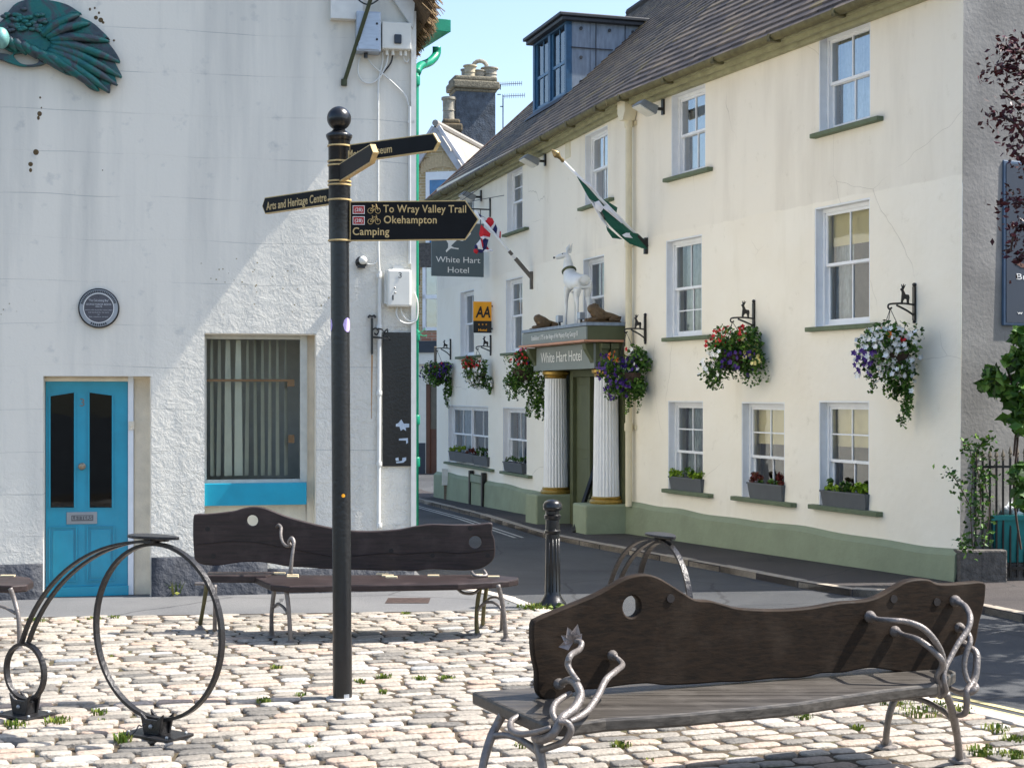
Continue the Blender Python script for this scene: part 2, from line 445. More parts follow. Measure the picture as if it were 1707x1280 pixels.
M['cornice'] = plain('mossy_cornice', (160,157,124), .8, .2, 6, bump=.3); M['gutter'] = plain('mossy_gutter', (104,98,66), .75, .3, 9, bump=.4)
M['pipe'] = plain('cream_pipe', (222,212,182), .5, .06, 5); M['wpipe'] = plain('white_pipe', (216,216,210), .45, .08, 8)
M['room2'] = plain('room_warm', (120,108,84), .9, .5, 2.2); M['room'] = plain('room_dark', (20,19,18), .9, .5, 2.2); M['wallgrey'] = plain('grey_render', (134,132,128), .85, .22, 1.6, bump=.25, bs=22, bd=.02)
M['kerb'] = plain('granite_kerb', (152,142,128), .75, .22, 12, bump=.6, bs=40); M['pkerb'] = plain('pale_kerb', (190,180,168), .7, .15, 14, bump=.4, bs=60)
M['stone'] = plain('dark_stone', (92,88,84), .9, .35, 14, bump=1, bs=26, bd=.03); M['grey'] = plain('grey_metal', (150,154,156), .45, .1, 8, metal=.3)
M['box'] = plain('cream_plastic', (224,222,212), .4, .05, 6); M['ochre'] = plain('cream_recess', (236,224,202), .8, .12, 5, bump=.3)
M['yellow'] = plain('sign_amber', (240,164,24), .5, .04); M['white'] = plain('sign_white', (232,232,228), .5, .03)
M['lemon'] = plain('road_yellow', (196,182,130), .8, .2, 20); M['roadwhite'] = plain('road_white', (176,176,170), .8, .3, 20)
M['red'] = plain('sign_red', (168,40,36), .5, .06); M['fred'] = plain('flag_red', (196,30,44), .75, .06, 20); M['fblue'] = plain('flag_blue', (28,34,92), .75, .06, 20)
M['fwhite'] = plain('flag_white', (226,228,236), .75, .04, 20); M['fgreen'] = plain('flag_green', (14,84,66), .75, .1, 20)
M['statue'] = plain('statue_white', (226,228,226), .4, .07, 9, bump=.3, bs=20); M['lion'] = plain('lion_brown', (96,76,50), .55, .25, 16, bump=.8, bs=30, bd=.02)
M['planter'] = plain('planter_grey', (86,90,94), .6, .08, 6); M['pot'] = plain('clay_pot', (178,166,140), .8, .2, 9, bump=.3); M['potg'] = plain('grey_pot', (150,144,130), .8, .3, 12, bump=.3)
M['stack'] = plain('sooty_render', (72,80,90), .85, .45, 5, bump=.8, bs=18, bd=.03); M['lichen'] = plain('lichen_cap', (118,112,96), .9, .45, 16, bump=1, bs=30, bd=.03)
M['copper'] = plain('copper_edge', (196,140,110), .5, .1); M['beige'] = plain('blind_fabric', (232,230,208), .8, .05, 6)
M['dkgreen'] = plain('moss_strut', (60,66,38), .6, .2, 12); M['alu'] = plain('aluminium', (170,178,188), .4, .1, 9, metal=.6, stretch=(1,1,6))
M['lilac'] = plain('sticker_lilac', (190,170,225), .5, .03); M['dirt'] = None
M['slate'] = with_rnd('roof_slate', [(0, (70,63,60)), (.4, (94,85,78)), (.75, (118,105,90)), (1, (120,108,72))], .65, 9, .5, .5, 50)
M['lslate'] = with_rnd('pale_slate', [(0, (164,158,150)), (.6, (190,184,174)), (1, (172,164,140))], .8, 12, .5, .5, 50)
M['sett'] = with_rnd('granite_sett', [(0, (108,105,100)), (.3, (164,156,144)), (.55, (182,174,162)), (.75, (184,162,144)), (.9, (188,186,180)), (1, (140,144,148))], .6, 45, .62, .9, 40, .012, .4)
M['leaf'] = with_rnd('leaf_green', [(0, (34,60,20)), (.5, (66,106,36)), (1, (124,156,62))], .5, 12, .25, 0)
M['lime'] = with_rnd('leaf_lime', [(0, (86,120,24)), (.5, (140,172,44)), (1, (176,198,70))], .5, 12, .25, 0)
M['copperleaf'] = with_rnd('leaf_copper', [(0, (40,12,20)), (.6, (72,22,32)), (1, (108,46,50))], .45, 12, .25, 0)
M['weed'] = with_rnd('leaf_weed', [(0, (58,84,20)), (.5, (96,120,36)), (1, (140,140,60))], .6, 12, .25, 0)
M['deadleaf'] = with_rnd('leaf_rust', [(0, (84,28,26)), (.5, (120,48,40)), (1, (96,80,40))], .5, 12, .25, 0)
M['thatch'] = with_rnd('thatch_straw', [(0, (66,50,34)), (.5, (120,98,70)), (1, (156,134,100))], .9, 30, .4, 0)
M['bark'] = plain('bark', (70,54,46), .85, .3, 12, bump=.8, bs=20)
for k, c in dict(pwhite=(238,238,234), ppurple=(66,30,120), pred=(196,26,34), porange=(236,120,30), pyellow=(240,226,150), ppink=(214,40,96)).items():
    M[k] = plain('petal_' + k[1:], c, .55, .08, 30)
def m_bronze():
    t = NT('verdigris')
    c = t.ramp(t.noise(5, 6, rough=.6, dist=.8), [(.3, L((20,84,92))), (.45, L((34,104,98))), (.55, L((70,76,84))), (.68, L((34,62,66)))])
    t.col(c); t.b.inputs['Metallic'].default_value = .4; t.rough(.45); t.bump(t.noise(40, 3), .4, .01); return t.m
M['bronze'] = m_bronze()
def m_dirt():
    t = NT('joint_dirt')
    c = t.ramp(t.noise(3, 6, rough=.7), [(.35, L((58,49,38))), (.55, L((90,77,60))), (.66, L((76,76,38)))])
    t.col(t.mix(.5, c, t.ramp(t.noise(90, 3), [(.3, .35), (.7, 1.0)]), 'MULTIPLY')); t.rough(.95); t.bump(t.noise(70, 4), .8, .015); return t.m
M['dirt'] = m_dirt()

# ---------------------------------------------------------------- camera, light
cam = bpy.data.cameras.new('camera'); co = bpy.data.objects.new('camera', cam); COL.objects.link(co); sc.camera = co
co.location = (0, 0, CAMZ); co.rotation_euler = (PI/2, 0, 0)
cam.sensor_width = 36; cam.lens = FPX/1707*36; cam.shift_y = 15/1707; cam.clip_end = 2000
SUN_AZ = (1.0, .12); SUN_EL = math.radians(54)
sd = Vector((SUN_AZ[0], SUN_AZ[1], 0)).normalized()*math.cos(SUN_EL) + Vector((0, 0, math.sin(SUN_EL)))
su = bpy.data.lights.new('sun', 'SUN'); so = bpy.data.objects.new('sun', su); COL.objects.link(so)
su.energy = 4.7; su.angle = math.radians(.5); su.color = (1, .95, .88); so.rotation_euler = sd.to_track_quat('Z', 'Y').to_euler(); so.location = (20, 0, 30)
w = bpy.data.worlds.new('World'); sc.world = w; w.use_nodes = True
sk = w.node_tree.nodes.new('ShaderNodeTexSky'); sk.sky_type = 'NISHITA'; sk.sun_disc = False
sk.sun_elevation = SUN_EL; sk.sun_rotation = math.atan2(sd.x, sd.y); sk.air_density = 1.0; sk.dust_density = 1.6; sk.ozone_density = 1.2
bg = w.node_tree.nodes['Background']; w.node_tree.links.new(sk.outputs[0], bg.inputs[0]); bg.inputs[1].default_value = .13
sc.view_settings.view_transform = 'Standard'; sc.view_settings.look = 'None'; sc.view_settings.exposure = 1.15; sc.view_settings.gamma = 1
sc.cycles.max_bounces = 8; sc.cycles.transparent_max_bounces = 12; sc.cycles.use_denoising = True

# ---------------------------------------------------------------- ground
mb = MB(); ys = [-80, 4] + [4+1.5*i for i in range(1, 20)] + [34, 60, 600]; ys = sorted(set(ys)); xs = [-400, -60, -10, 0, 10, 60, 400]
RD = .07
for y in ys:
    for x in xs: mb.v.append(Vector((x, y, zg(y)-RD)))
nx = len(xs)
for j in range(len(ys)-1):
    for i in range(nx-1):
        mb.f.append((j*nx+i, j*nx+i+1, (j+1)*nx+i+1, (j+1)*nx+i)); mb.m.append(0)
single('road', None, None, mb, M['road'], (0,0,0), kind='structure')
def zgf(x, y): return zg(y)
def strip(poly, name, mat, top=0.0, kind='structure'):
    mb = MB(); mb.slab(poly, lambda x,y: zg(y)-RD-.05, lambda x,y: zg(y)+top)
    return single(name, None, None, mb, mat, (0,0,0), kind=kind)
def g2(px, py): p = G(px, py); return (p.x, p.y)
kerb_pts = [g2(708,966), g2(760,976), g2(815,987), g2(862,998), g2(893,1010), g2(930,1021), g2(1000,1038)]
kend = g2(1720,1204); ka = kerb_pts[-1]
kerb_pts += [(ka[0]+(kend[0]-ka[0])*t, ka[1]+(kend[1]-ka[1])*t) for t in (.25,.5,.75,1,1.5,2.0)]
front = [(FW.w(u, 0, 0).x, FW.w(u, 0, 0).y) for u in (-9, 3.95)]
pave_l = [g2(-300,1036), g2(0,1029), g2(400,1023), g2(760,1018), g2(868,1016)]
# pavement before the cottage
poly = [(-14, 8.8), *pave_l, g2(893,1012), *[p for p in kerb_pts[3::-1]], (-1.1, 17), (-12, 17)]
strip(poly, 'pavement', M['tarmac'], 0.0)
# kerb line of individual stones along the square
def kerbline(pts, wd, name, mat, length=.9, side=1, h=.012):
    mb = MB(); rnd = []
    for i in range(len(pts)-1):
        a, b = Vector(pts[i]), Vector(pts[i+1]); n = max(1, round((b-a).length/length)); d = (b-a).normalized(); nn = Vector((-d.y, d.x))*wd*side
        for k in range(n):
            p = a+(b-a)*(k/n); q = a+(b-a)*((k+1)/n) - d*.012
            j = RN.uniform(-.006, .006)
            pl = [p, q, q+nn, p+nn]
            if side < 0: pl = pl[::-1]
            mb.slab([(v.x, v.y) for v in pl], lambda x,y: zg(y)-.15, lambda x,y, j=j: zg(y)+h+j)
    return single(name, None, None, mb, mat, (0,0,0), kind='structure', bevel=.012)
kerbline(kerb_pts, .13, 'kerb', M['pkerb'], side=-1)
# cobbled square
sq = [(-14, 8.8), *pave_l, *kerb_pts[4:], (6.4, 2.5), (-14, 2.5)]
strip(sq, 'square_bedding', M['dirt'], -.004)
def inside(x, y, poly):
    c = False; n = len(poly)
    for i in range(n):
        x1, y1 = poly[i]; x2, y2 = poly[(i+1)%n]
        if (y1 > y) != (y2 > y) and x < (x2-x1)*(y-y1)/(y2-y1)+x1: c = not c
    return c
mb = MB(); rnd = []
ca, sa = math.cos(math.radians(18)), math.sin(math.radians(18))
sqi = [(-9, 9.0), *[(x, y-.03) for x, y in pave_l], *[(x-.09, y-.05) for x, y in kerb_pts[4:]], (6, 4.4), (-9, 4.4)]
v = 2.0
while v < 17:
    u = -12 + RN.uniform(0, .2); rh = RN.uniform(.124, .138)
    while u < 9:
        ln = RN.uniform(.17, .27)
        uc, vc = u+ln/2, v+rh/2
        wv = .05*math.sin(uc*1.1+v*.4)
        cx, cy = uc*ca-(vc+wv)*sa, uc*sa+(vc+wv)*ca
        if -6.2 < cx < 5 and 4.6 < cy < 13.9 and abs(cx) < cy*.48+1.2 and inside(cx, cy, sqi):
            hx, hy = ln/2-RN.uniform(.004, .016), rh/2-RN.uniform(.015, .024)
            zt = .004+RN.uniform(-.003, .004); tl = RN.uniform(-.02, .02), RN.uniform(-.03, .03); ro = RN.uniform(-.03, .03)
            rings = []
            prof = [(1.0, -.05, 1), (1.0, zt-.006, 1), (.93, zt-.001, 1), (.72, zt+.003, .9)]
            cr = .045; base = len(mb.v); no = 12
            jit = [RN.uniform(-.010, .010) for _ in range(no)]
            for sc_, z, _ in prof:
                for q in range(no):
                    a = 2*PI*(q+.5)/no; cxs, sns = math.cos(a), math.sin(a)
                    e = .46
                    px_ = hx*math.copysign(abs(cxs)**e, cxs)+jit[q]; py_ = hy*math.copysign(abs(sns)**e, sns)+jit[(q*5)%no]*.7
                    px_ *= (1-(1-sc_)*.5); py_ *= sc_
                    zz = z+px_*tl[0]+py_*tl[1]
                    X = cx+(px_*ca-py_*sa)-py_*ro; Y = cy+(px_*sa+py_*ca)+px_*ro
                    mb.v.append(Vector((X, Y, zg(Y)+zz)))
            mb.v.append(Vector((cx, cy, zg(cy)+zt+.004)))
            col = min(1, max(0, RN.betavariate(2.2, 2.2)))
            if RN.random() < .07: col = RN.uniform(0, .12)
            for r_ in range(3):
                for q in range(no):
                    q2 = (q+1)%no
                    mb.f.append((base+r_*no+q, base+r_*no+q2, base+(r_+1)*no+q2, base+(r_+1)*no+q)); mb.m.append(0); rnd.append(col)
            for q in range(no): mb.f.append((base+3*no+q, base+3*no+(q+1)%no, base+4*no)); mb.m.append(0); rnd.append(col)
        u += ln
    v += rh
single('cobbles', None, None, mb, M['sett'], (0,0,0), kind='structure', rnd=rnd, smooth=True)
# hotel pavement and its kerb
hk = [g2(640,816), g2(694,831), g2(800,857), g2(904,888), g2(1000,907), g2(1100,925), g2(1200,943), g2(1330,968), g2(1420,982), g2(1500,986), g2(1640,1010), g2(1707,1024), g2(1900,1062)]
base = [(FG.w(8,0,0).x, FG.w(8,0,0).y), (XR+.3, YR+.1), (XB+.3, YB), (XL+.25, YL), (FL.w(SL-2.5,0,0).x+.3, FL.w(SL-2.5,0,0).y), g2(655,800)]
strip(hk + [(9, 11.5), (12, 16)] + base, 'footway', M['darkpath'], 0.0)
kerbline(hk, .13, 'footway_kerb', M['kerb'], side=1, h=.006)
# painted lines and a sunk cover
def paint(pts, wd, mat, name='painted_line'):
    mb = MB()
    for i in range(len(pts)-1):
        a, b = Vector(pts[i]), Vector(pts[i+1]); d = (b-a).normalized(); n = Vector((-d.y, d.x))*wd/2
        mb.add([(p.x, p.y, zg(p.y)-RD+.004) for p in (a+n, b+n, b-n, a-n)], [(3,2,1,0)])
    return single(name, None, None, mb, mat, (0,0,0), kind='structure')
def off(pts, d):
    o = []
    for i in range(len(pts)):
        a = Vector(pts[max(i-1,0)]); b = Vector(pts[min(i+1, len(pts)-1)]); t = (b-a).normalized(); o.append((pts[i][0]-t.y*d, pts[i][1]+t.x*d))
    return o
for dd in (.32, .46): paint(off(kerb_pts[6:], dd), .06, M['lemon'], 'yellow_line')
for dd in (.30, .42): paint(off(hk[:4], -dd), .05, M['roadwhite'], 'worn_line')
mb = MB(); p = G(680, 1002)
for i in range(9): mb.box(p.x-.2, p.x+.2, p.y-.16+i*.04, p.y-.16+i*.04+.022, zg(p.y)+.003, zg(p.y)+.009)
single('drain_cover', 'rusty rectangular drain cover in the pavement below the right end of the far bench', 'drain cover', mb, plain('rust', (84,68,62), .8, .3, 20), tuple(p))
# ---------------------------------------------------------------- walls with openings
def wall_mesh(mb, x0, x1, z0, z1, holes, depth, zlo=None, shear=None):
    """front face at y=0 between x0..x1, z0..z1 with rectangular holes (a,b,c,d) and their reveals"""
    xs = sorted(set([x0, x1] + [h[0] for h in holes] + [h[1] for h in holes])); xs = [x for x in xs if x0 <= x <= x1]
    zs = sorted(set([z0, z1] + [h[2] for h in holes] + [h[3] for h in holes])); zs = [z for z in zs if z0 <= z <= z1]
    def X(x, z): return x + (shear*(z-z0) if shear and x == x1 else 0)
    for i in range(len(xs)-1):
        for j in range(len(zs)-1):
            cx, cz = (xs[i]+xs[i+1])/2, (zs[j]+zs[j+1])/2
            if any(a < cx < b and c < cz < d for a, b, c, d in holes): continue
            mb.quad((X(xs[i],zs[j]),0,zs[j]), (X(xs[i+1],zs[j]),0,zs[j]), (X(xs[i+1],zs[j+1]),0,zs[j+1]), (X(xs[i],zs[j+1]),0,zs[j+1]))
    for a, b, c, d in holes:
        y = depth
        mb.quad((a,0,c),(a,0,d),(a,y,d),(a,y,c)); mb.quad((b,0,c),(b,y,c),(b,y,d),(b,0,d))
        mb.quad((a,0,d),(b,0,d),(b,y,d),(a,y,d)); mb.quad((a,0,c),(a,y,c),(b,y,c),(b,0,c))

def sash(F, parent, a, b, c, d, cols=2, rt=1, rb=1, cur='net', lights=1, label=None, glass='glass', meet=.5, rev=.10, blind=0, warm=0):
    """a..b, c..d opening in frame F. box frame, two sashes, panes, curtain, room behind"""
    fr = MB(); t = .045
    fr.box(a, a+.018, .004, rev+.08, c, d); fr.box(b-.018, b, .004, rev+.08, c, d); fr.box(a+.018, b-.018, .004, rev+.08, d-.02, d)
    a0, b0, d0 = a+.02, b-.02, d-.022
    fr.box(a0, a0+t, rev, rev+.10, c, d0); fr.box(b0-t, b0, rev, rev+.10, c, d0); fr.box(a0+t, b0-t, rev, rev+.10, d0-t, d0); fr.box(a0+t, b0-t, rev, rev+.10, c, c+.035)
    win = part('window', fr, M['white_p'], parent, M=F.M, label=label)
    x0, x1, z0, z1 = a0+t, b0-t, c+.035, d0-t
    W = (x1-x0)/lights; pane = MB(); s1 = MB()
    zm = z0+(z1-z0)*meet
    for L_ in range(lights):
        xa, xb = x0+L_*W, x0+(L_+1)*W
        if lights > 1 and L_: s1.box(xa-.025, xa+.025, rev-.005, rev+.08, z0, z1); xa += .025
        if lights > 1 and L_ < lights-1: xb -= .025
        for (zb, zt, yy, rows) in ((zm, z1, rev+.02, rt), (z0, zm+.03, rev+.055, rb)):
            st = .032; bt = .06 if zb == z0 else .035
            s1.box(xa, xa+st, yy, yy+.035, zb, zt); s1.box(xb-st, xb, yy, yy+.035, zb, zt)
            s1.box(xa+st, xb-st, yy, yy+.035, zb, zb+bt); s1.box(xa+st, xb-st, yy, yy+.035, zt-.035, zt)
            for k in range(1, cols): xx = xa+st+(xb-xa-2*st)*k/cols; s1.box(xx-.009, xx+.009, yy+.004, yy+.03, zb+bt, zt-.035)
            for k in range(1, rows): zz = zb+bt+(zt-zb-bt-.035)*k/rows; s1.box(xa+st, xb-st, yy+.006, yy+.028, zz-.009, zz+.009)
            pane.quad((xa+st,yy+.017,zb+bt),(xb-st,yy+.017,zb+bt),(xb-st,yy+.017,zt-.035),(xa+st,yy+.017,zt-.035))
    part('sash', s1, M['white_p'], win, M=F.M)
    part('pane', pane, M[glass], win, M=F.M)
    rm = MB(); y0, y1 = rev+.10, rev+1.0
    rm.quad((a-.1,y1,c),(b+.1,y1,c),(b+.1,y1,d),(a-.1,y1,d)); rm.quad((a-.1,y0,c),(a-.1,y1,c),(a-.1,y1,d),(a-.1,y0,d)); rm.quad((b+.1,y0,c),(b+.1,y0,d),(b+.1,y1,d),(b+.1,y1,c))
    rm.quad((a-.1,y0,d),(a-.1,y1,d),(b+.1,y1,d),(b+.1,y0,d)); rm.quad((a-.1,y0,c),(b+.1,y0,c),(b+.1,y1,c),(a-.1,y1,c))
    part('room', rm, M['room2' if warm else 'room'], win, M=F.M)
    if cur and cur != 'none':
        cm = MB(); y = rev+.2
        spans = {'net': [(x0-.02, x1+.02)], 'sides': [(x0-.02, x0+(x1-x0)*.30), (x1-(x1-x0)*.26, x1+.02)], 'left': [(x0-.02, x0+(x1-x0)*.45)]}[cur]
        for xa, xb in spans:
            n = max(6, int((xb-xa)/.02)); vs = []
            for i in range(n+1):
                x = xa+(xb-xa)*i/n; yy = y+.018*math.sin(x*75+F.x)+.008*math.sin(x*31)
                vs += [(x, yy, c), (x, yy+.01, d)]
            cm.add(vs, [(2*i, 2*i+2, 2*i+3, 2*i+1) for i in range(n)])
        part('curtain', cm, M['net'], win, M=F.M, smooth=True)
    if blind:
        bm = MB(); bm.box(x0, x1, rev+.12, rev+.125, z1-(z1-z0)*blind, z1+.02); part('blind', bm, M['beige_l'], win, M=F.M)
    return win
M['beige_l'] = plain('roller_blind', (236,222,176), .85, .05, 5)
def sill(F, parent, x0, x1, zt, th=.06, out=.09, rev=.1):
    mb = MB(); mb.box(x0, x1, -out, 0.004, zt-th, zt); part('sill', mb, M['sill'], parent, M=F.M, bevel=.008)
    mb = MB()
def opening(F, pl, pr, yt, yb):
    pc = (pl+pr)/2; return (F.s_(pl), F.s_(pr), F.z_(pc, yb), F.z_(pc, yt))

# ---------------------------------------------------------------- the hotel
A0 = (XB, YB, 0)
hotel = thing('hotel', 'long cream rendered hotel with slate roof, sage green plinth and columned porch', 'hotel', A0)
R_W = [  # pl, pr, top y, sill y at the centre, sill pl, pr, kwargs
  (1365,1451, 44,212, 1349,1462, dict(glass='glass_hi', label='top floor sash window filled by a net curtain, nearest the gable')),
  (1119,1176,149,290, 1104,1179, dict(glass='glass_hi')),
  (1358,1450,338,543, 1341,1458, dict(cur='sides', blind=.3, meet=.52, warm=1)),
  (1110,1170,396,562, 1102,1179, dict(rt=1, rb=2, cur='left')),
  (1113.5,1172,668,818, 1102,1180, dict(cols=2, rt=2, rb=1, cur='left', meet=.42)),
  (1236,1308,670,832, 1217,1318, dict(cols=2, rt=2, rb=1, meet=.42, blind=.42, warm=1, cur='none')),
  (1365,1449,668,846, 1346,1461, dict(cols=2, rt=2, rb=1, meet=.42, blind=.42, warm=1, cur='none')),
]
L_W = [
  (975,1013,217,340, 962,1015, dict(glass='glass_hi')),
  (845,871,281,387, 836,874, dict(rt=2)),
  (767,790,322,412, 760,794, dict()),
  (767,790,484,594, 758,795, dict(cols=2)),
  (843,871,463,588, 833,871, dict(rt=2)),
  (972,1007,428,560, 966,1010, dict(cur='sides')),
  (747,814,676,775, 739,817, dict(lights=2, cols=2, cur='sides')),
  (838,878,679,788, 832,880, dict(lights=1, cols=2, cur='sides')),
]
DZ_ = .20; ZT = 6.52+DZ_; SH = Matrix(((1,0,0,0),(0,1,0,0),(.011,0,1,0),(0,0,0,1)))
winsR, winsL = [], []
for W_, F, acc in ((R_W, FR, winsR), (L_W, FL, winsL)):
    for pl, pr, yt, yb, s0, s1, kw in W_:
        o = opening(F, pl, pr, yt, yb); acc.append(o)
        wn = sash(F, hotel, *o, **kw)
        ue = F.s_(s0, .09), F.s_(s1, .09)
        th = .055 if F is FR else .05
        sill(F, wn, ue[0], ue[1], o[2]+.004, th)
def zcorn(F, px, py, out): return F.z_(px, py, out)
ptop = FR.z_(1045, 838)
mb = MB(); wall_mesh(mb, 0, SR, ptop-.02, ZT, winsR, .3, shear=.010)
part('front_wall', mb, M['cream'], hotel, M=FR.M)
SLE = SL
mb = MB(); wall_mesh(mb, SLE, 0, -.05, ZT, winsL, .3)
part('side_front_wall', mb, M['cream'], hotel, M=FL.M)
# plinths with a soft wavy weathered top
def plinth(F, x0, x1, ztop, t, n, name):
    mb = MB(); vs = []
    for i in range(n+1):
        x = x0+(x1-x0)*i/n; wv = .012*math.sin(x*1.7)+.008*math.sin(x*4.1+1)+ .01*noise.noise((x*1.3,0,0)); zb = F.ground(x)-.1
        vs += [(x, -t-.015, zb), (x, -t+wv*.8, ztop-.05+wv), (x, -t*.4, ztop+wv-.012), (x, 0.01, ztop+.028+wv)]
    fs = []
    for i in range(n):
        for k in range(3): fs.append((4*i+k, 4*i+4+k, 4*i+5+k, 4*i+1+k))
    fs += [(0,1,2,3), (4*n+3,4*n+2,4*n+1,4*n)]
    mb.add(vs, fs); return part(name, mb, M['green'], hotel, M=F.M)
plinth(FR, 0, SR, ptop, .07, 40, 'plinth')
plinth(FL, SLE, -3.1, FL.z_(800, 800), .06, 24, 'plinth')
# gable and rear walls (box the building in)
GL = 9.0
RH = math.tan(math.radians(43))
mb = MB(); HD = 4.7   # half depth
gp = [(0.0, zg(YR)-.2), (HD*2, zg(YR)-.2), (HD*2, 6.45+DZ_), (HD, 6.45+DZ_+HD*RH), (0.0, 6.45+DZ_)]
vs = [(x, 0, z) for x, z in gp]; mb.add(vs, [(0,1,2,3,4)])

for v_ in mb.v: v_.y = -.010*(max(v_.z, ptop)-ptop)
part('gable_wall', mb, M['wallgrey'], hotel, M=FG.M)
FGL = Frame(XL, YL, FL.a + PI/2)
mb = MB(); mb.add([(x, 0, z) for x, z in gp], [(4,3,2,1,0)]); part('far_gable_wall', mb, M['cream'], hotel, M=FGL.M)
# roof of separate slates
EO = .26      # eaves overhang
def roof_face(F, x0f, x1f, zE, rows, name, exp=.2):
    """x0f(r), x1f(r): extents at distance r (horizontal, into the building)"""
    mb = MB(); rnd = []; r = -EO; ch = exp*math.cos(math.radians(43)); k = 0
    while r < HD:
        xa, xb = x0f(r), x1f(r); x = xa - (k % 2)*.14; z = zE+(r+EO)*RH
        lift = .030
        while x < xb:
            wd = .28+RN.uniform(-.01, .01); p, q = max(x, xa), min(x+wd-.006, xb)
            if q > p:
                j = RN.uniform(0, .006); e = RN.uniform(-.006, .006)
                y0, y1 = r+e, r+ch*1.15
                zz0, zz1 = z+lift+j+e*RH, z+ch*1.15*RH+j*.3
                mb.add([(p,y0,zz0),(q,y0,zz0),(q,y1,zz1),(p,y1,zz1),(p,y0,zz0-.034),(q,y0,zz0-.034)], [(0,1,2,3),(4,5,1,0)])
                c = RN.betavariate(2,2.4); rnd += [c, c]
            x += wd
        r += ch; k += 1
    base = MB()
    return part(name, mb, M['slate'], hotel, M=F.M@(SH if F is FL else Matrix()), rnd=rnd)
zE_ = 6.33+DZ_
bis = math.tan((FR.a-FL.a)/2)
roof_face(FR, lambda r: r*bis, lambda r: SR+.12, zE_, 0, 'roof')
roof_face(FL, lambda r: SLE-.10, lambda r: -r*bis, zE_, 0, 'roof')
# under-boarding so that no light leaks, and the rear slope
for F, xa, xb in ((FR, 0, SR+.1), (FL, SLE-.08, 0)):
    s0 = (1 if F is FR else -1)*bis
    e0 = (-EO)*s0; e1 = HD*s0
    mb = MB()
    if F is FR: q = [(xa+e0,-EO+.01,zE_-.03),(xb,-EO+.01,zE_-.03),(xb,HD,zE_+(HD+EO)*RH-.03),(xa+e1,HD,zE_+(HD+EO)*RH-.03)]
    else: q = [(xa,-EO+.01,zE_-.03),(xb+e0,-EO+.01,zE_-.03),(xb+e1,HD,zE_+(HD+EO)*RH-.03),(xa,HD,zE_+(HD+EO)*RH-.03)]
    mb.quad(*q); mb.quad(q[3], q[2], (q[2][0],HD*2+.3,zE_), (q[3][0],HD*2+.3,zE_))
    part('roof_boarding', mb, M['leaddark'], hotel, M=F.M@(SH if F is FL else Matrix()))
    # ridge tiles
    mb = MB(); zr = zE_+(HD+EO)*RH
    mb.tube([(q[3][0],HD,zr+.02),(q[2][0],HD,zr+.02)], .11, 8); part('ridge', mb, M['slate'], hotel, M=F.M@(SH if F is FL else Matrix()))
mb = MB(); mb.tube([(SLE-.13,-EO-.02,zE_+.0),(SLE-.13,HD,zE_+(HD+EO)*RH)], .03, sq=(.05,.16)); part('verge', mb, plain('verge', (92,74,66), .8), hotel, M=FL.M@SH)
# cornice, soffit, gutter
def eaves(F, xa, xb, e):
    TM = F.M @ (SH if F is FL else Matrix()) @ Matrix.Translation((0,0,DZ_))
    mb = MB(); mb.box(xa, xb, -.08, 0.0, 6.17, 6.32); mb.box(xa-e*.1, xb+e*.1, -.16, -.1, 6.22, 6.33); mb.box(xa-e*.1, xb+e*.1, -.21, -.16, 6.27, 6.34)
    part('cornice', mb, M['cornice'], hotel, M=TM)
    n = 8; mb = MB(); pr = []
    for i in range(n+1): a = PI+PI*i/n; pr.append((-.29+.065*math.cos(a), 6.335+.075*math.sin(a)))
    L_ = xb-xa; vs = [(x, y, z) for x in (xa-e*.25, xb+e*.25) for y, z in pr]; m = len(pr)
    mb.add(vs, [(i, i+1, m+i+1, m+i) for i in range(m-1)] + [tuple(range(m)), tuple(range(2*m-1, m-1, -1))])
    x = xa+.4
    while x < xb: mb.box(x, x+.07, -.37, -.21, 6.245, 6.275); mb.box(x, x+.05, -.37, -.355, 6.25, 6.34); x += 1.35
    part('gutter', mb, M['gutter'], hotel, M=TM, auto=30)
eaves(FR, 0, SR+.06, 0); eaves(FL, SLE-.08, 0, 0)
# downpipe at the bend with hopper
mb = MB(); xp = FR.s_(1049, .08)
mb.lathe([(.05,0.42),(.05,6.05)], 12, (xp,-.09,0))
for z in (1.55, 2.7, 4.1, 5.9): mb.lathe([(.062,z),(.066,z+.02),(.066,z+.1),(.062,z+.12)], 12, (xp,-.09,0)); mb.box(xp-.1, xp+.1, -.03, .0, z+.03, z+.09)
mb.prism([(xp-.06,6.0),(xp+.06,6.0),(xp+.12,6.12),(xp+.12,6.3),(xp-.12,6.3),(xp-.12,6.12)], -.22, -.02); mb.v = [v_ if v_.z < 3 else v_+Vector((0,0,DZ_)) for v_ in mb.v]
part('downpipe', mb, M['pipe'], hotel, M=FR.M, auto=35)
# small vents and render patches
mb = MB(); u, z = FL.hit(947, 250); mb.box(u-.12, u+.12, -.012, .01, z-.14, z+.14)
part('vent', mb, M['pipe'], hotel, M=FL.M)

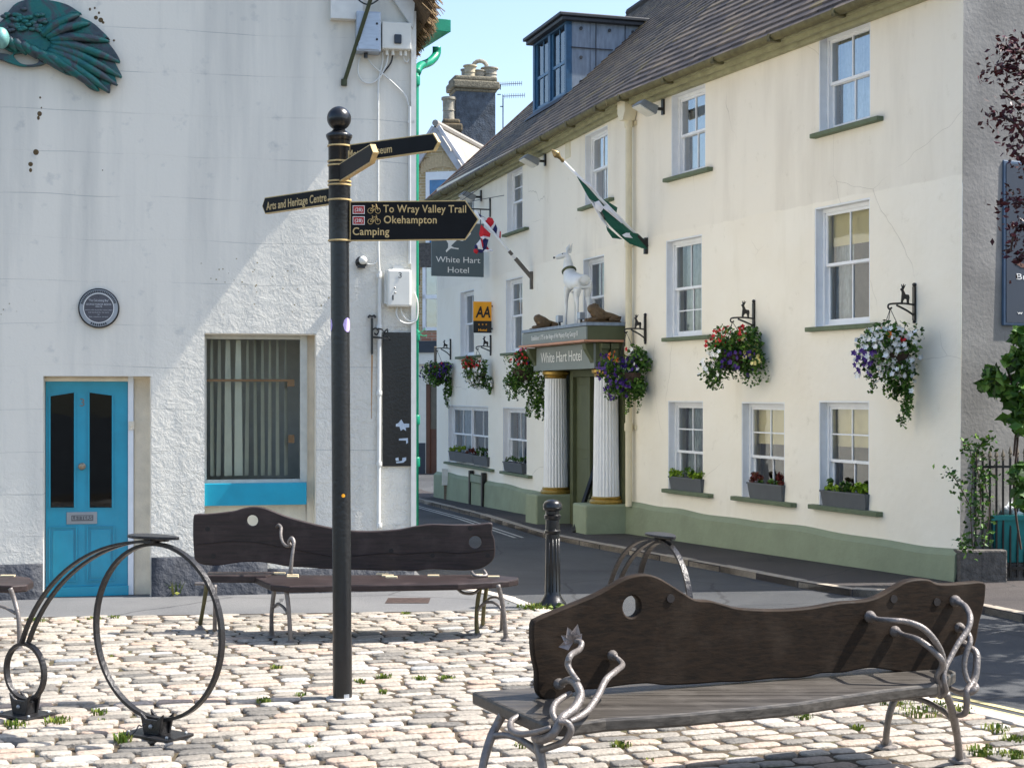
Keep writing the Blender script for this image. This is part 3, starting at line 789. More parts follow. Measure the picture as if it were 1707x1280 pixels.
# dormer
def dormer():
    yD = 1.35   # set back of the front face from the eaves wall line
    def f(px, py, o=-yD): return FL.hit(px, py, o)
    xa, xb = f(888,150)[0], f(944,150)[0]; zt = f(915, 48)[1]; zb = zE_+(yD+EO)*RH-.02+.011*(xa+xb)/2
    fr = MB(); cx = (xa+xb)/2
    fr.box(xa, xb, yD, yD+.12, zt-.14, zt-.02); fr.box(xa, xb, yD, yD+.12, zb, zb+.1)
    for x in (xa, cx-.07, xb-.12): fr.box(x, x+(.12 if x != cx-.07 else .14), yD, yD+.12, zb+.1, zt-.14)
    dm = part('dormer', fr, M['blue'], hotel, M=FL.M, bevel=.01)
    s = MB(); pn = MB()
    for p, q in ((xa+.12, cx-.07), (cx+.07, xb-.12)):
        zm = (zb+zt)/2-.05
        s.box(p, p+.05, yD+.04, yD+.08, zb+.1, zt-.14); s.box(q-.05, q, yD+.04, yD+.08, zb+.1, zt-.14)
        s.box(p, q, yD+.045, yD+.085, zm-.03, zm+.03); s.box(p, q, yD+.045, yD+.085, zb+.1, zb+.16); s.box((p+q)/2-.012, (p+q)/2+.012, yD+.05, yD+.075, zb+.1, zt-.14)
        pn.quad((p,yD+.065,zb+.1),(q,yD+.065,zb+.1),(q,yD+.065,zt-.14),(p,yD+.065,zt-.14))
    part('sash', s, plain('dormer_sash', (70,112,146), .4, .1), dm, M=FL.M); part('pane', pn, M['glass'], dm, M=FL.M)
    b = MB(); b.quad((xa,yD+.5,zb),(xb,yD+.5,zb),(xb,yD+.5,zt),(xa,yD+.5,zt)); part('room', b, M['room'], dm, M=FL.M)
    yr = (zt-zE_-.011*(xa+xb)/2)/RH-EO+.1
    ck = MB()
    for x, sgn in ((xa+.01, -1), (xb-.01, 1)):
        x2 = x - sgn*.04
        ck.prism([(yD+.02, zb-.1), (yD+.02, zt-.02), (yr, zt-.02)], min(x,x2), max(x,x2), T=Matrix(((0,1,0,0),(1,0,0,0),(0,0,1,0),(0,0,0,1))))
    part('cheek', ck, M['lead'], dm, M=FL.M)
    sm = MB(); zz = zb+(zt-zb)*.62
    for x in (xb+.012,): sm.box(x-.01, x+.006, yD+.1, yD+(zz-zb)/RH*.92, zz-.008, zz+.008)
    for k in range(1, 3): y = yD+k*.62; sm.box(xb-.005, xb+.008, y-.006, y+.006, zb+(y-yD)*RH, zt-.03)
    part('lead_seam', sm, M['leaddark'], dm, M=FL.M)
    nl = MB()
    for y, z in ((.3,.86),(.9,.86),(1.4,.86),(.3,.5),(.85,.5),(.3,.2)): nl.lathe([(.035,0),(.03,.02)], 10, (0,0,0), T=Matrix.Translation((xb+.02, yD+y, zb+(zt-zb)*z)) @ Matrix.Rotation(PI/2, 4, 'Y'))
    part('lead_dot', nl, M['leaddark'], dm, M=FL.M)
    rf = MB(); rf.box(xa-.14, xb+.14, yD-.18, yr+.2, zt-.02, zt+.05); rf.box(xa-.10, xb+.10, yD-.12, yr+.1, zt-.10, zt-.022)
    part('dormer_roof', rf, M['leaddark'], dm, M=FL.M, bevel=.015)
    ap = MB(); ap.box(xa-.1, xb+.1, yD-.35, yD+.02, zb-.33, zb-.25, T=Matrix.Translation((0,yD,zb)) @ Matrix.Rotation(math.radians(0),4,'X') @ Matrix.Translation((0,-yD,-zb)))
    part('lead_apron', MB().quad((xa-.08,yD-.2,zb-.2*RH+.075-.02),(xb+.08,yD-.2,zb-.2*RH+.075+.0),(xb+.08,yD+.0,zb+.075),(xa-.08,yD+.0,zb+.06)), M['leaddark'], dm, M=FL.M)
dormer()

# porch
porch = None
def porch_():
    s0, s1, po = -2.95, 0.0, .5
    zA = FL.z_(1018, 614, .3); zB = zA+.42; zC = zB+.25
    zA, zB, zC = 2.49, 2.90, 3.16
    bd = MB(); bd.box(s0, s1, -po, 0, zA, zB)
    pr = part('porch', bd, M['dgreen'], hotel, M=FL.M)
    fb = MB(); fb.box(s0+.02, s1-.0, -po-.03, -po-.002, zA+.002, zB-.03); part('fascia_board', fb, M['signgrey'], pr, M=FL.M)
    ub = MB(); ub.box(s0-.1, s1+.1, -po-.17, 0, zB+.02, zC-.03); part('upper_fascia', ub, M['dgreen'], pr, M=FL.M)
    ub = MB(); ub.box(s0-.1, s1+.1, -po-.195, -po-.172, zB+.025, zC-.04); part('upper_board', ub, M['signgrey'], pr, M=FL.M)
    cm = MB(); cm.box(s0-.16, s1+.14, -po-.24, 0, zB-.012, zB+.018); part('copper_trim', cm, M['copper'], pr, M=FL.M)
    tp = MB(); tp.box(s0-.12, s1+.12, -po-.2, 0, zC-.028, zC+.02); part('lead_flat', tp, M['lead'], pr, M=FL.M)
    # brackets
    br = MB()
    for x in (s0+.02, s1-.17):
        prf = [(-po-.17, zB-.03), (-po-.15, zB-.12), (-po-.10, zB-.2), (-po-.06, zB-.26), (-po-.03, zB-.33), (-po+.0, zB-.33), (-po+.0, zB-.03)]
        vs = [(xx, y, z) for xx in (x, x+.15) for y, z in prf]; m = len(prf)
        br.add(vs, [tuple(range(m-1,-1,-1)), tuple(range(m, 2*m))]+[(i, (i+1)%m, (i+1)%m+m, i+m) for i in range(m)])
    for y in (-po+.06, -po+.22):
        br.box(s1, s1+.07, y, y+.12, zB-.32, zB-.03); br.box(s1, s1+.1, y-.01, y+.13, zB-.12, zB-.03)
    part('corbel', br, M['dgreen'], pr, M=FL.M, bevel=.01)
    for sc_ in (-2.57, -.2):
        gz = FL.ground(sc_)
        zb, zt = .44, 2.47
        bl = MB(); bl.box(sc_-.30, sc_+.30, -.70, .05, gz-.1, zb); part('plinth_block', bl, M['green'], pr, M=FL.M, bevel=.03)
        c = MB(); prof = []
        H = zt-zb-.2
        for i in range(13): t = i/12; prof.append((.215-.045*t-.008*math.cos(t*PI), zb+.1+H*t))
        c.lathe(prof, 48, (sc_, -.26, 0), flute=1, fl_d=.075); part('column', c, M['white_p'], pr, M=FL.M)
        g = MB(); g.lathe([(.25,zb),(.26,zb+.03),(.24,zb+.06),(.22,zb+.07),(.23,zb+.09),(.215,zb+.11)], 28, (sc_,-.26,0)); part('gilt_base', g, M['brass'], pr, M=FL.M, auto=40)
        g = MB(); g.lathe([(.175,zt-.11),(.19,zt-.09),(.18,zt-.07),(.22,zt-.04),(.225,zt),(.2,zt+.03)], 28, (sc_,-.26,0)); part('gilt_capital', g, M['brass'], pr, M=FL.M, auto=40)
    # doorway: olive recess, panels, dark opening
    d = MB(); d.box(-2.0, -.85, -.02, .0, -.1, 2.6); 
    dr = MB()
    dr.box(-2.25, -2.12, -.12, 0, -.05, 2.6); dr.box(-.62, -.5, -.12, 0, -.05, 2.6); dr.box(-2.12, -.62, -.12, 0, 2.38, 2.6); dr.box(-1.45,-1.36,-.1,0,-.05,2.38)
    part('door_frame', dr, M['dgreen'], pr, M=FL.M, bevel=.01)
    dp = MB(); dp.box(-2.12, -1.45, -.05, -.003, -.05, 2.38); dp.box(-2.03,-1.54,-.065,-.05,.25,1.05); dp.box(-2.03,-1.54,-.065,-.05,1.2,2.25)
    part('door', dp, M['dgreen'], pr, M=FL.M, bevel=.008)
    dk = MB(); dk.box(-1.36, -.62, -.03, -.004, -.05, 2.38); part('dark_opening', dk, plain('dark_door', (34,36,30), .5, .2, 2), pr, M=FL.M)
    mid = MB(); mid.box(-.5, -.02, -.06, 0, -.05, 2.5); mid.box(-2.9,-2.25,-.04,0,-.05,2.5); part('porch_back', mid, M['dgreen'], pr, M=FL.M)
    text_on(FL, pr, 'White Hart Hotel', FL.s_(901, po+.04), FL.s_(969, po+.04), zA+.13, .17, M['white'], po+.035)
    text_on(FL, pr, 'Established 1775 in the Reign of His Majesty King George III', FL.s_(886, po+.2), FL.s_(963, po+.2), zB+.09, .075, M['white'], po+.2)
    return pr
porch = porch_()
# ---------------------------------------------------------------- the cottage (white rendered, at the left)
cot = thing('cottage', 'white rendered thatched cottage with a turquoise door and window board', 'cottage', tuple(W0))
WR = FW.s_(690)
D0, D1 = FW.s_(72), FW.s_(252); DZ = FW.z_(160, 627); N0, N1 = FW.s_(341), FW.s_(527); NZ1 = FW.z_(430, 556); NZ0 = FW.z_(430, 915)
gD = FW.ground((D0+D1)/2)
holes = [(D0, D1, gD-.1, DZ), (N0, N1, NZ0, NZ1)]
mb = MB(); wall_mesh(mb, -5, WR, -.4, 5.75, holes, .34)
zc = 5.75; sl = math.tan(math.radians(55)); xap = (WR-5)/2
mb.add([(-5,0,zc),(WR,0,zc),(WR-.0,0,zc),(xap,0,zc+(WR-xap)*sl)], [(0,1,3)])
part('wall', mb, M['render'], cot, M=FW.M)
# return wall along the street
FS_ = Frame(FW.w(WR,0,0).x, FW.w(WR,0,0).y, math.radians(94.5))
mb = MB(); mb.box(0, 4, .004, .3, -.4, 5.75); part('return_wall', mb, M['render'], cot, M=FS_.M)
# black plinth
mb = MB()
pz = FW.z_(36, 940)
def pl_strip(x0, x1, zt, t=.03, dark=True):
    n = max(3, int((x1-x0)/.12)); vs = []
    for i in range(n+1):
        x = x0+(x1-x0)*i/n; w_ = .018*noise.noise((x*3, 1, 0)) ; zt_ = zt+.015*noise.noise((x*2.2, 4, 0))
        vs += [(x, -t-.01+w_, -.4), (x, -t+w_, zt_-.02), (x, 0.0, zt_)]
    mb.add(vs, [(3*i+k, 3*i+3+k, 3*i+4+k, 3*i+1+k) for i in range(n) for k in range(2)] + [(0,1,2), (3*n+2,3*n+1,3*n)])
pl_strip(-5, D0-.004, pz); pl_strip(D1+.004, N0+.6, FW.z_(290, 928)); pl_strip(N0+.6, WR, FW.z_(600, 945))
part('black_plinth', mb, M['blackplinth'], cot, M=FW.M, smooth=True)
# door
dz0 = gD+.02; dx1 = FW.s_(213, -.2)
do = thing('door_dummy', None, None); bpy.data.objects.remove(do)
yd = .20
dx0 = D0+.005; dzt = FW.z_(140, 636, -yd)
# door leaf with two glazed panels (slanted heads) and two lower panels
W = dx1-dx0; ol = [(dx0,dz0+.03),(dx1,dz0+.03),(dx1,dzt),(dx0,dzt)]
def dh(pl, pr, pt1, pt2, pb):
    a, b = FW.s_(pl, -yd), FW.s_(pr, -yd); return [(a, FW.z_(pl, pb, -yd)), (a, FW.z_(pl, pt1, -yd)), (b, FW.z_(pr, pt2, -yd)), (b, FW.z_(pr, pb, -yd))]
hl = dh(83, 125, 660, 654, 846); hr = dh(148, 188, 654, 659, 846)
me = curve_mesh([ol, hl, hr], .045)
door = part('door', me, M['teal'], cot, M=FW.M @ Matrix.Translation((0, yd+.02, 0)))
mb = MB()
for h in (hl, hr): mb.prism(h, yd+.02, yd+.026)
part('door_glass', mb, M['doorglass'], door, M=FW.M)
mb = MB(); mb.quad((dx0,yd+.3,dz0),(dx1,yd+.3,dz0),(dx1,yd+.3,dzt),(dx0,yd+.3,dzt)); part('hall', mb, plain('hall_dark', (58,66,72), .9, .3, 3), door, M=FW.M)
mb = MB()
def trim(h, t=.012, w=.016, y=yd-.012):
    n = len(h); ps = [(p[0], y, p[1]) for p in h]; mb.tube(ps, 0, closed=True, sq=(w, w), up=(0,1,0))
trim(hl); trim(hr)
for pl, pr in ((83,128), (146,190)):
    a, b = FW.s_(pl,-yd), FW.s_(pr,-yd); z0, z1 = FW.z_(130, 968, -yd), FW.z_(130, 878, -yd)
    trim([(a,z0),(a,z1),(b,z1),(b,z0)]); mb.box(a+.03, b-.03, yd-.012, yd-.002, z0+.03, z1-.03)
mb.box(dx0-.01, dx1+.01, yd-.05, yd, dz0-.02, dz0+.07)
part('door_moulding', mb, M['teal'], door, M=FW.M)
mb = MB(); u, z = FW.hit(137, 777, -yd); mb.lathe([(.034,0),(.034,.008),(.014,.012),(.013,.035),(.030,.045),(.034,.06),(.026,.075),(.0,.078)], 16, (0,0,0), T=Matrix.Translation((u,yd-.003,z)) @ Matrix.Rotation(PI/2,4,'X'))
part('door_knob', mb, M['brass'] if False else plain('old_brass', (150,138,120), .3, .2, 30, metal=.8), door, M=FW.M, auto=40)
mb = MB(); a, b = FW.s_(111,-yd), FW.s_(162,-yd); z0, z1 = FW.z_(136,873,-yd), FW.z_(136,853,-yd); mb.box(a, b, yd-.014, yd-.002, z0, z1)
lp = part('letter_plate', mb, M['grey'], door, M=FW.M, bevel=.004)
mb = MB(); mb.box(a+.045, b-.035, yd-.017, yd-.0145, z0+.03, z1-.03); part('flap', mb, plain('flap', (96,98,100), .5), lp, M=FW.M)
text_on(FW, lp, 'LETTERS', a+.055, b-.045, z0+.043, .035, M['grey'], -yd+.0185)
u, z = FW.hit(137, 672, -yd); text_on(FW, door, '3', u-.022, u+.022, z-.03, .075, plain('number', (120,112,104), .4), -yd+.004, name='door_number', depth=.004)
# door frame, wide cream reveal, bell
mb = MB(); mb.box(dx1+.004, dx1+.055, yd-.03, yd+.05, gD, dzt+.06); mb.box(dx1+.055, D1, yd+.06, yd+.08, gD, DZ)
part('door_frame', mb, M['white_p'], cot, M=FW.M)
mb = MB(); mb.box(D0, dx1+.004, yd-.03, yd+.05, dzt+.002, dzt+.03); mb.box(D0+.002, D1-.012, yd-.02, yd+.05, dzt+.03, DZ-.002)
mb.box(D1-.012, D1-.002, .004, yd+.055, gD-.05, DZ-.002); mb.box(dx1+.06, D1-.013, yd+.03, yd+.058, gD-.05, DZ-.02)
part('reveal', mb, M['ochre'], cot, M=FW.M)
mb = MB(); u, z = FW.hit(219, 709, -.16); mb.box(u-.025, u+.025, yd-.05, yd-.032, z-.04, z+.04); mb.lathe([(.018,0),(.014,.008)], 12, (0,0,0), T=Matrix.Translation((u,yd-.05,z)) @ Matrix.Rotation(PI/2,4,'X'))
part('doorbell', mb, M['ochre'], cot, M=FW.M, auto=40)
# shop window
yw = .16; nx1 = FW.s_(512, -yw)
zb = FW.z_(420, 842, -yw+.1); zt = FW.z_(420, 805, -yw+.1)
g0, g1 = N0+.01, FW.s_(500, -yw)
fr = MB(); fr.box(g1, g1+.07, yw-.02, yw+.05, zt, NZ1-.005); fr.box(N0+.002, g1, yw-.01, yw+.05, NZ1-.05, NZ1-.004); fr.box(N0+.002, N0+.02, yw-.01, yw+.05, zt, NZ1-.05); fr.box(N0+.02, g1, yw-.01, yw+.05, zt, zt+.03)
wn = part('shop_window', fr, plain('old_frame', (196,196,186), .5, .1, 12), cot, M=FW.M)
mb = MB(); mb.quad((g0,yw+.02,zt),(g1,yw+.02,zt),(g1,yw+.02,NZ1),(g0,yw+.02,NZ1)); part('pane', mb, m_glass('shop_glass', refl=.0, dark=.06, ior=1.3, bmp=.03), wn, M=FW.M)
mb = MB(); zi0, zi1 = zt+.03, NZ1-.05
tw = [(.02,.4),(.10,.45),(.19,.9),(.30,1.0),(.40,.42),(.48,.4),(.56,.45),(.64,.4),(.72,.42),(.81,.38)]
for i, (f, op) in enumerate(tw):
    x = g0+(g1-g0)*f; hw = .042; th = math.acos(min(1, max(.0, op)))*(.9)
    dx, dy = hw*math.cos(th), hw*math.sin(th); q = .012*RN.uniform(-1,1)
    mb.add([(x+.045-dx*.55,yw+.16-dy,zi1),(x+.045+dx*.55,yw+.16+dy,zi1),(x+.045+dx+q,yw+.16+dy,zi0+.03),(x+.045-dx+q,yw+.16-dy,zi0+.03),
            (x+.045-dx*.8,yw+.16-dy,zi1-.5),(x+.045+dx*.8,yw+.16+dy,zi1-.5)], [(0,1,5,4),(4,5,2,3)])
part('vertical_blind', mb, M['beige'], wn, M=FW.M)
mb = MB(); zr = FW.z_(420,634,-yw); mb.box(g0, g1-.05, yw+.06, yw+.09, zr-.012, zr+.012); mb.box(g1-.12, g1-.05, yw+.05, yw+.1, zr-.06, zr+.0); mb.box(g1-.11, g1-.05, yw+.06, yw+.08, zr-.62, zr-.54)
part('curtain_rail', mb, plain('pine', (176,132,92), .6), wn, M=FW.M)
mb = MB(); y2 = yw+1.2; mb.quad((g0-.1,y2,zt-.3),(g1+.1,y2,zt-.3),(g1+.1,y2,NZ1),(g0-.1,y2,NZ1)); mb.quad((g0,yw+.05,zt-.01),(g1,yw+.05,zt-.01),(g1,y2,zt-.01),(g0,y2,zt-.01))
mb.quad((g0-.05,yw+.05,zt-.3),(g0-.05,y2,zt-.3),(g0-.05,y2,NZ1),(g0-.05,yw+.05,NZ1)); mb.quad((g1+.06,yw+.05,zt-.3),(g1+.06,y2,zt-.3),(g1+.06,y2,NZ1),(g1+.06,yw+.05,NZ1)); mb.quad((g0,yw+.05,NZ1-.01),(g1,yw+.05,NZ1-.01),(g1,y2,NZ1-.01),(g0,y2,NZ1-.01))
part('room', mb, plain('shop_dark', (34,32,30), .9, .4, 2), wn, M=FW.M)
mb = MB(); mb.box(g1+.07, N1-.004, yw+.03, yw+.04, NZ0, NZ1); mb.box(N0+.002, N1-.004, yw+.06, yw+.08, NZ0, zb); mb.box(N1-.010, N1-.002, .004, yw+.03, NZ0, NZ1-.002); mb.box(N0+.002, N1-.012, .01, yw-.03, NZ1-.01, NZ1-.002)
part('recess', mb, M['ochre'], cot, M=FW.M)
mb = MB(); mb.box(FW.s_(339,-.06)+.0, FW.s_(511,-.06), .04, yw+.02, zb, zt); part('sill_board', mb, M['teal'], cot, M=FW.M, bevel=.006)
# thatch + bargeboard at the top right corner
def rake(x): return zc + (WR-x)*sl
mb = MB(); wdt = .13
mb.prism([(WR-.02, zc-.02), (WR+.0, zc+.25), (WR-1.6, rake(WR-1.6)+.25), (WR-1.6, rake(WR-1.6)-.02)], -.07, -.01)
part('bargeboard', mb, M['wpipe'], cot, M=FW.M)
mb = MB(); rnd = []
for i in range(9000):
    t = RN.random()**.8*3.4; lay = RN.random()
    x = WR+.21-t*math.cos(math.radians(55)) + RN.uniform(-.06,.06); z = zc+.02+t*math.sin(math.radians(55)) + lay*.34
    y = RN.uniform(-.34, .1) if RN.random() < .75 else RN.uniform(.1, 1.8)
    if t > .2 and y > .1 and RN.random() < .6: t = RN.uniform(0,.2); x = WR+.21+RN.uniform(-.05,.05); z = zc+.02+lay*.3
    ln = RN.uniform(.12,.22); a = math.radians(55+RN.uniform(-12,12)); r = .005
    dx, dz = math.cos(a)*ln, -math.sin(a)*ln*.8; sx = RN.uniform(-.02,.02)
    mb.add([(x-dx,y-r,z-dz),(x-dx,y+r,z-dz),(x+dx*.1,y+r+sx,z+dz*.1),(x+dx*.1,y-r+sx,z+dz*.1),(x-dx,y,z-dz+r*2),(x+dx*.1,y+sx,z+dz*.1+r*2)], [(0,1,2,3),(1,4,5,2),(4,0,3,5)])
    rnd += [RN.random()]*3
part('thatch', mb, M['thatch'], cot, M=FW.M, rnd=rnd)
mb = MB()
mb.prism([(WR+.12, zc+.06), (WR+.2, zc+.3), (xap, rake(xap)+.62), (xap, rake(xap)+.14)], -.22, 5)
mb.prism([(-5-.2, zc+.3), (-5-.12, zc+.06), (xap, rake(xap)+.14), (xap, rake(xap)+.62)], -.22, 5)
part('thatch_bed', mb, plain('thatch_bed', (104,84,60), .95, .4, 30, bump=1, bs=60, bd=.03), cot, M=FW.M)

# ---------------------------------------------------------------- next-door house (only its gutter and pipe show)
nb = thing('neighbour_house', 'narrow white house behind the cottage corner with a green boxed gutter', 'house', tuple(FS_.w(.6,0,0)))
pe = P3(751, 45, 15.6); FN = Frame(pe.x, pe.y, math.atan2(2500, -1065))   # its front runs back to the left, parallel to the street
mb = MB(); LB = 11.0
zt_, zb_ = P3(0, 34, 15.6).z, P3(0, 54, 15.6).z; wd = .36
# local x runs away from the viewer, y into the house
mb.box(0, LB, 0, wd*.42, zb_, zt_); mb.box(.001, LB, wd*.42, wd+.3, zb_, zb_+.03); mb.box(-.012, -.001, 0, .34, zb_-.002, zt_+.002)
gt = part('box_gutter', mb, M['pipegreen'], nb, M=FN.M, bevel=.004)
mb = MB(); mb.box(.75, LB, .62, 5, -.7, zt_); part('wall', mb, M['wpipe'], nb, M=FN.M)
mb = MB(); mb.add([(LB,.02,zt_+.004),(.02,.02,zt_+.004),(.02,.5,zt_+.03),(LB,.5,zt_+.03)], [(3,2,1,0)]); mb.add([(LB,.5,zt_+.03),(.8,.5,zt_+.03),(.8,4,zt_+2.2),(LB,4,zt_+2.2)], [(3,2,1,0)])
part('roof', mb, M['lichen'], nb, M=FN.M)
gp_ = [P3(728,78,15.9), P3(727,92,15.9), P3(716,104,15.75), P3(700,111,15.5), P3(694.5,122,15.35), P3(694.3,150,15.3), P3(694.2,400,15.3), P3(694,890,15.3)]
mb = MB(); mb.tube(gp_[:5], .045, 10, smooth=4); mb.tube(gp_[4:], .024, 8)
for py in (135, 560, 700, 770): p = P3(694.3, py, 15.3); mb.lathe([(.032,-.05),(.036,-.04),(.036,.04),(.032,.05)], 10, tuple(p))
part('downpipe', mb, M['pipegreen'], nb, smooth=True)
# ---------------------------------------------------------------- fittings on the cottage wall
def wpt(px, py, out=0.0):
    u, z = FW.hit(px, py, out); return Vector((u, -out, z))
def wthing(name, label, cat, px, py, group=None):
    u, z = FW.hit(px, py); return thing(name, label, cat, tuple(FW.w(u, 0, z)), FW.a, group)
# round plaque
c = wpt(165, 514); pq = wthing('plaque', 'round dark grey commemorative plaque with a pale lettered rim', 'plaque', 165, 514)
r = .19
mb = MB(); mb.lathe([(r,0),(r,.03),(r-.008,.036),(0.001,.036)], 48, T=Matrix.Translation(c) @ Matrix.Rotation(PI/2,4,'X')); part('disc', mb, M['black'], pq, M=FW.M, auto=40)
def ring(r0, r1, y0, y1, c, seg=48, a0=0, a1=2*PI):
    o = MB(); vs = []
    for i in range(seg+1):
        a = a0+(a1-a0)*i/seg
        for rr, yy in ((r0,y1),(r1,y1),(r1,y0),(r0,y0)): vs.append((c.x+rr*math.cos(a), yy, c.z+rr*math.sin(a)))
    o.add(vs, [(4*i+k, 4*i+(k+1)%4, 4*i+4+(k+1)%4, 4*i+4+k) for i in range(seg) for k in range(4)]); return o
part('rim', ring(r*.74, r*.93, -.036, -.042, c), plain('plaque_rim', (150,156,160), .5), pq, M=FW.M)
part('field', ring(.001, r*.73, -.036, -.040, c), plain('plaque_field', (78,78,84), .5), pq, M=FW.M)
part('inner_ring', ring(r*.715, r*.745, -.040, -.044, c), M['white'], pq, M=FW.M)
lt = plain('plaque_letters', (190,192,196), .5); dk = plain('plaque_dark', (52,54,60), .5)
for s_, zf, w_, h_ in (('"The Calculating Boy"', .33, .5, .022), ('GEORGE PARKER BIDDER', .14, .62, .018), ('1806-78', .04, .16, .014), ('lived in this house for some years', -.12, .66, .010), ('and worked for the town', -.24, .5, .010), ('by', -.34, .04, .010), ('his native town', -.46, .46, .010)):
    text_on(FW, pq, s_, c.x-r*w_, c.x+r*w_, c.z+r*zf, h_, lt, .0415)
mb = MB()
for a in list(range(20, 165, 6)) + list(range(245, 300, 7)):
    a = math.radians(a); p = Vector((c.x+r*.84*math.cos(a), -.043, c.z+r*.84*math.sin(a)))
    mb.box(-.006, .006, -.001, .001, -.011, .011, T=Matrix.Translation(p) @ Matrix.Rotation(-(a-PI/2), 4, 'Y'))
mb.lathe([(.006,0),(.006,.003)], 8, T=Matrix.Translation((c.x,-.040,c.z+r*.58)) @ Matrix.Rotation(PI/2,4,'X')); mb.lathe([(.006,0),(.006,.003)], 8, T=Matrix.Translation((c.x,-.040,c.z-r*.64)) @ Matrix.Rotation(PI/2,4,'X'))
part('rim_letters', mb, dk, pq, M=FW.M)
# bronze wing sculpture
wg = wthing('wing_sculpture', 'verdigris bronze bird wing sculpture fixed high on the white wall', 'sculpture', 80, 60)
out_px = [(-60,60),(-20,45),(2,40),(14,24),(30,8),(58,1),(85,4),(110,10),(128,20),(137,27),(120,26),(150,38),(170,54),(184,69),(176,67),(192,88),(201,105),(190,101),(198,118),(204,131),(192,126),(196,144),(186,140),(183,157),(172,150),(164,130),(145,118),(158,140),(166,154),(150,150),(132,132),(124,130),(110,126),(96,118),(84,109),(80,107),(68,112),(50,114),(34,113),(14,107),(-2,102),(-60,96),(-60,88),(8,92),(18,95),(24,91),(16,88),(-4,78)]
def wol(pts, out=0): return [(wpt(a,b,out).x, wpt(a,b,out).z) for a, b in pts]
me = curve_mesh([smooth_outline(wol(out_px), 3), smooth_outline(wol([(24,94),(40,92),(56,94),(66,104),(58,110),(40,110),(30,104)]), 4)], .05, .006)
part('wing', me, M['bronze'], wg, M=FW.M @ Matrix.Translation((0,-.05,0)), auto=30)
mb = MB()
fp = [((10,38),(62,30)),]
# flight feathers: long tapered raised vanes
fan = [((70,60),(133,25)),((78,64),(150,40)),((84,68),(183,70)),((86,72),(200,105)),((84,78),(203,130)),((80,84),(196,143)),((76,88),(183,155)),((70,90),(165,152)),((60,88),(130,128)),((50,84),(108,122)),((40,80),(84,108)),((30,74),(62,98)),((20,70),(44,92)),((10,66),(28,88))]
for (a, b), (c_, d_) in fan:
    p, q = wpt(a,b,.08), wpt(c_,d_,.08); m1 = p.lerp(q, .35)+Vector((0,-.02,.03)); m2 = p.lerp(q, .75)+Vector((0,-.015,.02))
    mb.tube([p, m1, m2, q], [.035,.05,.04,.010], 8, smooth=4)
part('feathers', mb, M['bronze'], wg, M=FW.M, smooth=True)
mb = MB()
for i in range(46):
    t = RN.random(); s2 = RN.random(); x = 5+t*70; y = 12+28*abs(t-.5)+s2*36
    p = wpt(x, y, .10); mb.ball(tuple(p), (.035,.014,.020), 8, 5, T=None)
part('coverts', mb, M['bronze'], wg, M=FW.M, smooth=True)
mb = MB(); p = wpt(2, 64, .16); mb.ball(tuple(p), (.075,.09,.10), 14, 10); part('bird_body', mb, plain('verdigris_pale', (120,170,164), .4, .25, 20, metal=.3), wg, M=FW.M, smooth=True)
# knocked-off render chips below the wing
mb = MB()
for px, py, r_ in ((67,163,.010),(66,190,.022),(64,197,.018),(69,180,.008),(60,254,.026),(51,274,.020),(51,284,.018),(171,284,.006),(128,30,.010),(150,16,.014),(160,30,.018),(165,22,.012),(172,38,.012),(158,14,.010),(190,68,.010),(168,34,.022)):
    p = wpt(px, py); mb.ball((p.x, -.001, p.z), (r_*RN.uniform(.7,1.1), .005, r_*1.1), 8, 5)
part('chipped_render', mb, plain('chip', (92,76,52), .95, .4, 60), cot, M=FW.M)
# utility boxes
b1 = wthing('meter_box', 'grey steel utility box behind the diagonal strut', 'utility box', 611, 55)
d1 = .16
x0, x1 = FW.s_(588, 0), FW.s_(635, d1); zt_, zb_ = FW.z_(610, 19, d1), FW.z_(610, 86, d1)
mb = MB(); mb.box(x0+.02, x1, -d1, -.0, zb_, zt_); part('housing', mb, M['alu'], b1, M=FW.M, bevel=.008)
mb = MB(); mb.box(x0+.035, x1-.015, -d1-.012, -d1-.001, zb_+.015, zt_-.015); part('lid', mb, M['alu'], b1, M=FW.M, bevel=.005)
mb = MB()
for z in (zt_-.12, zb_+.12): mb.ball((x1-.04, -d1-.014, z), .012, 8, 6)
mb.lathe([(.02,0),(.02,.05)], 10, (x0+.12, -.08, zb_-.05)); part('latch', mb, M['black'], b1, M=FW.M)
b2 = wthing('junction_box', 'pale plastic junction box with a dark blue switch', 'junction box', 660, 60)
d2 = .12; x0, x1 = FW.s_(637, d2), FW.s_(686, d2); zt_, zb_ = FW.z_(660, 37, d2), FW.z_(660, 82, d2)
mb = MB(); mb.box(x0, x1, -d2, 0, zb_, zt_); part('housing', mb, M['box'], b2, M=FW.M, bevel=.01)
mb = MB(); u, z = FW.hit(663, 66, d2); mb.box(u-.036, u+.036, -d2-.025, -d2-.001, z-.045, z+.045); part('switch', mb, M['navy'], b2, M=FW.M, bevel=.008)
mb = MB()
for px in (645, 655, 668, 676): u = FW.s_(px, .06); mb.lathe([(.016,0),(.016,.05)], 8, (u, -.06, zb_-.05))
part('gland', mb, M['box'], b2, M=FW.M)
def wire(pts, r, out=.03, sm=5): 
    m = MB(); m.tube([wpt(a, b, out) for a, b in pts], r, 6, smooth=sm); return m
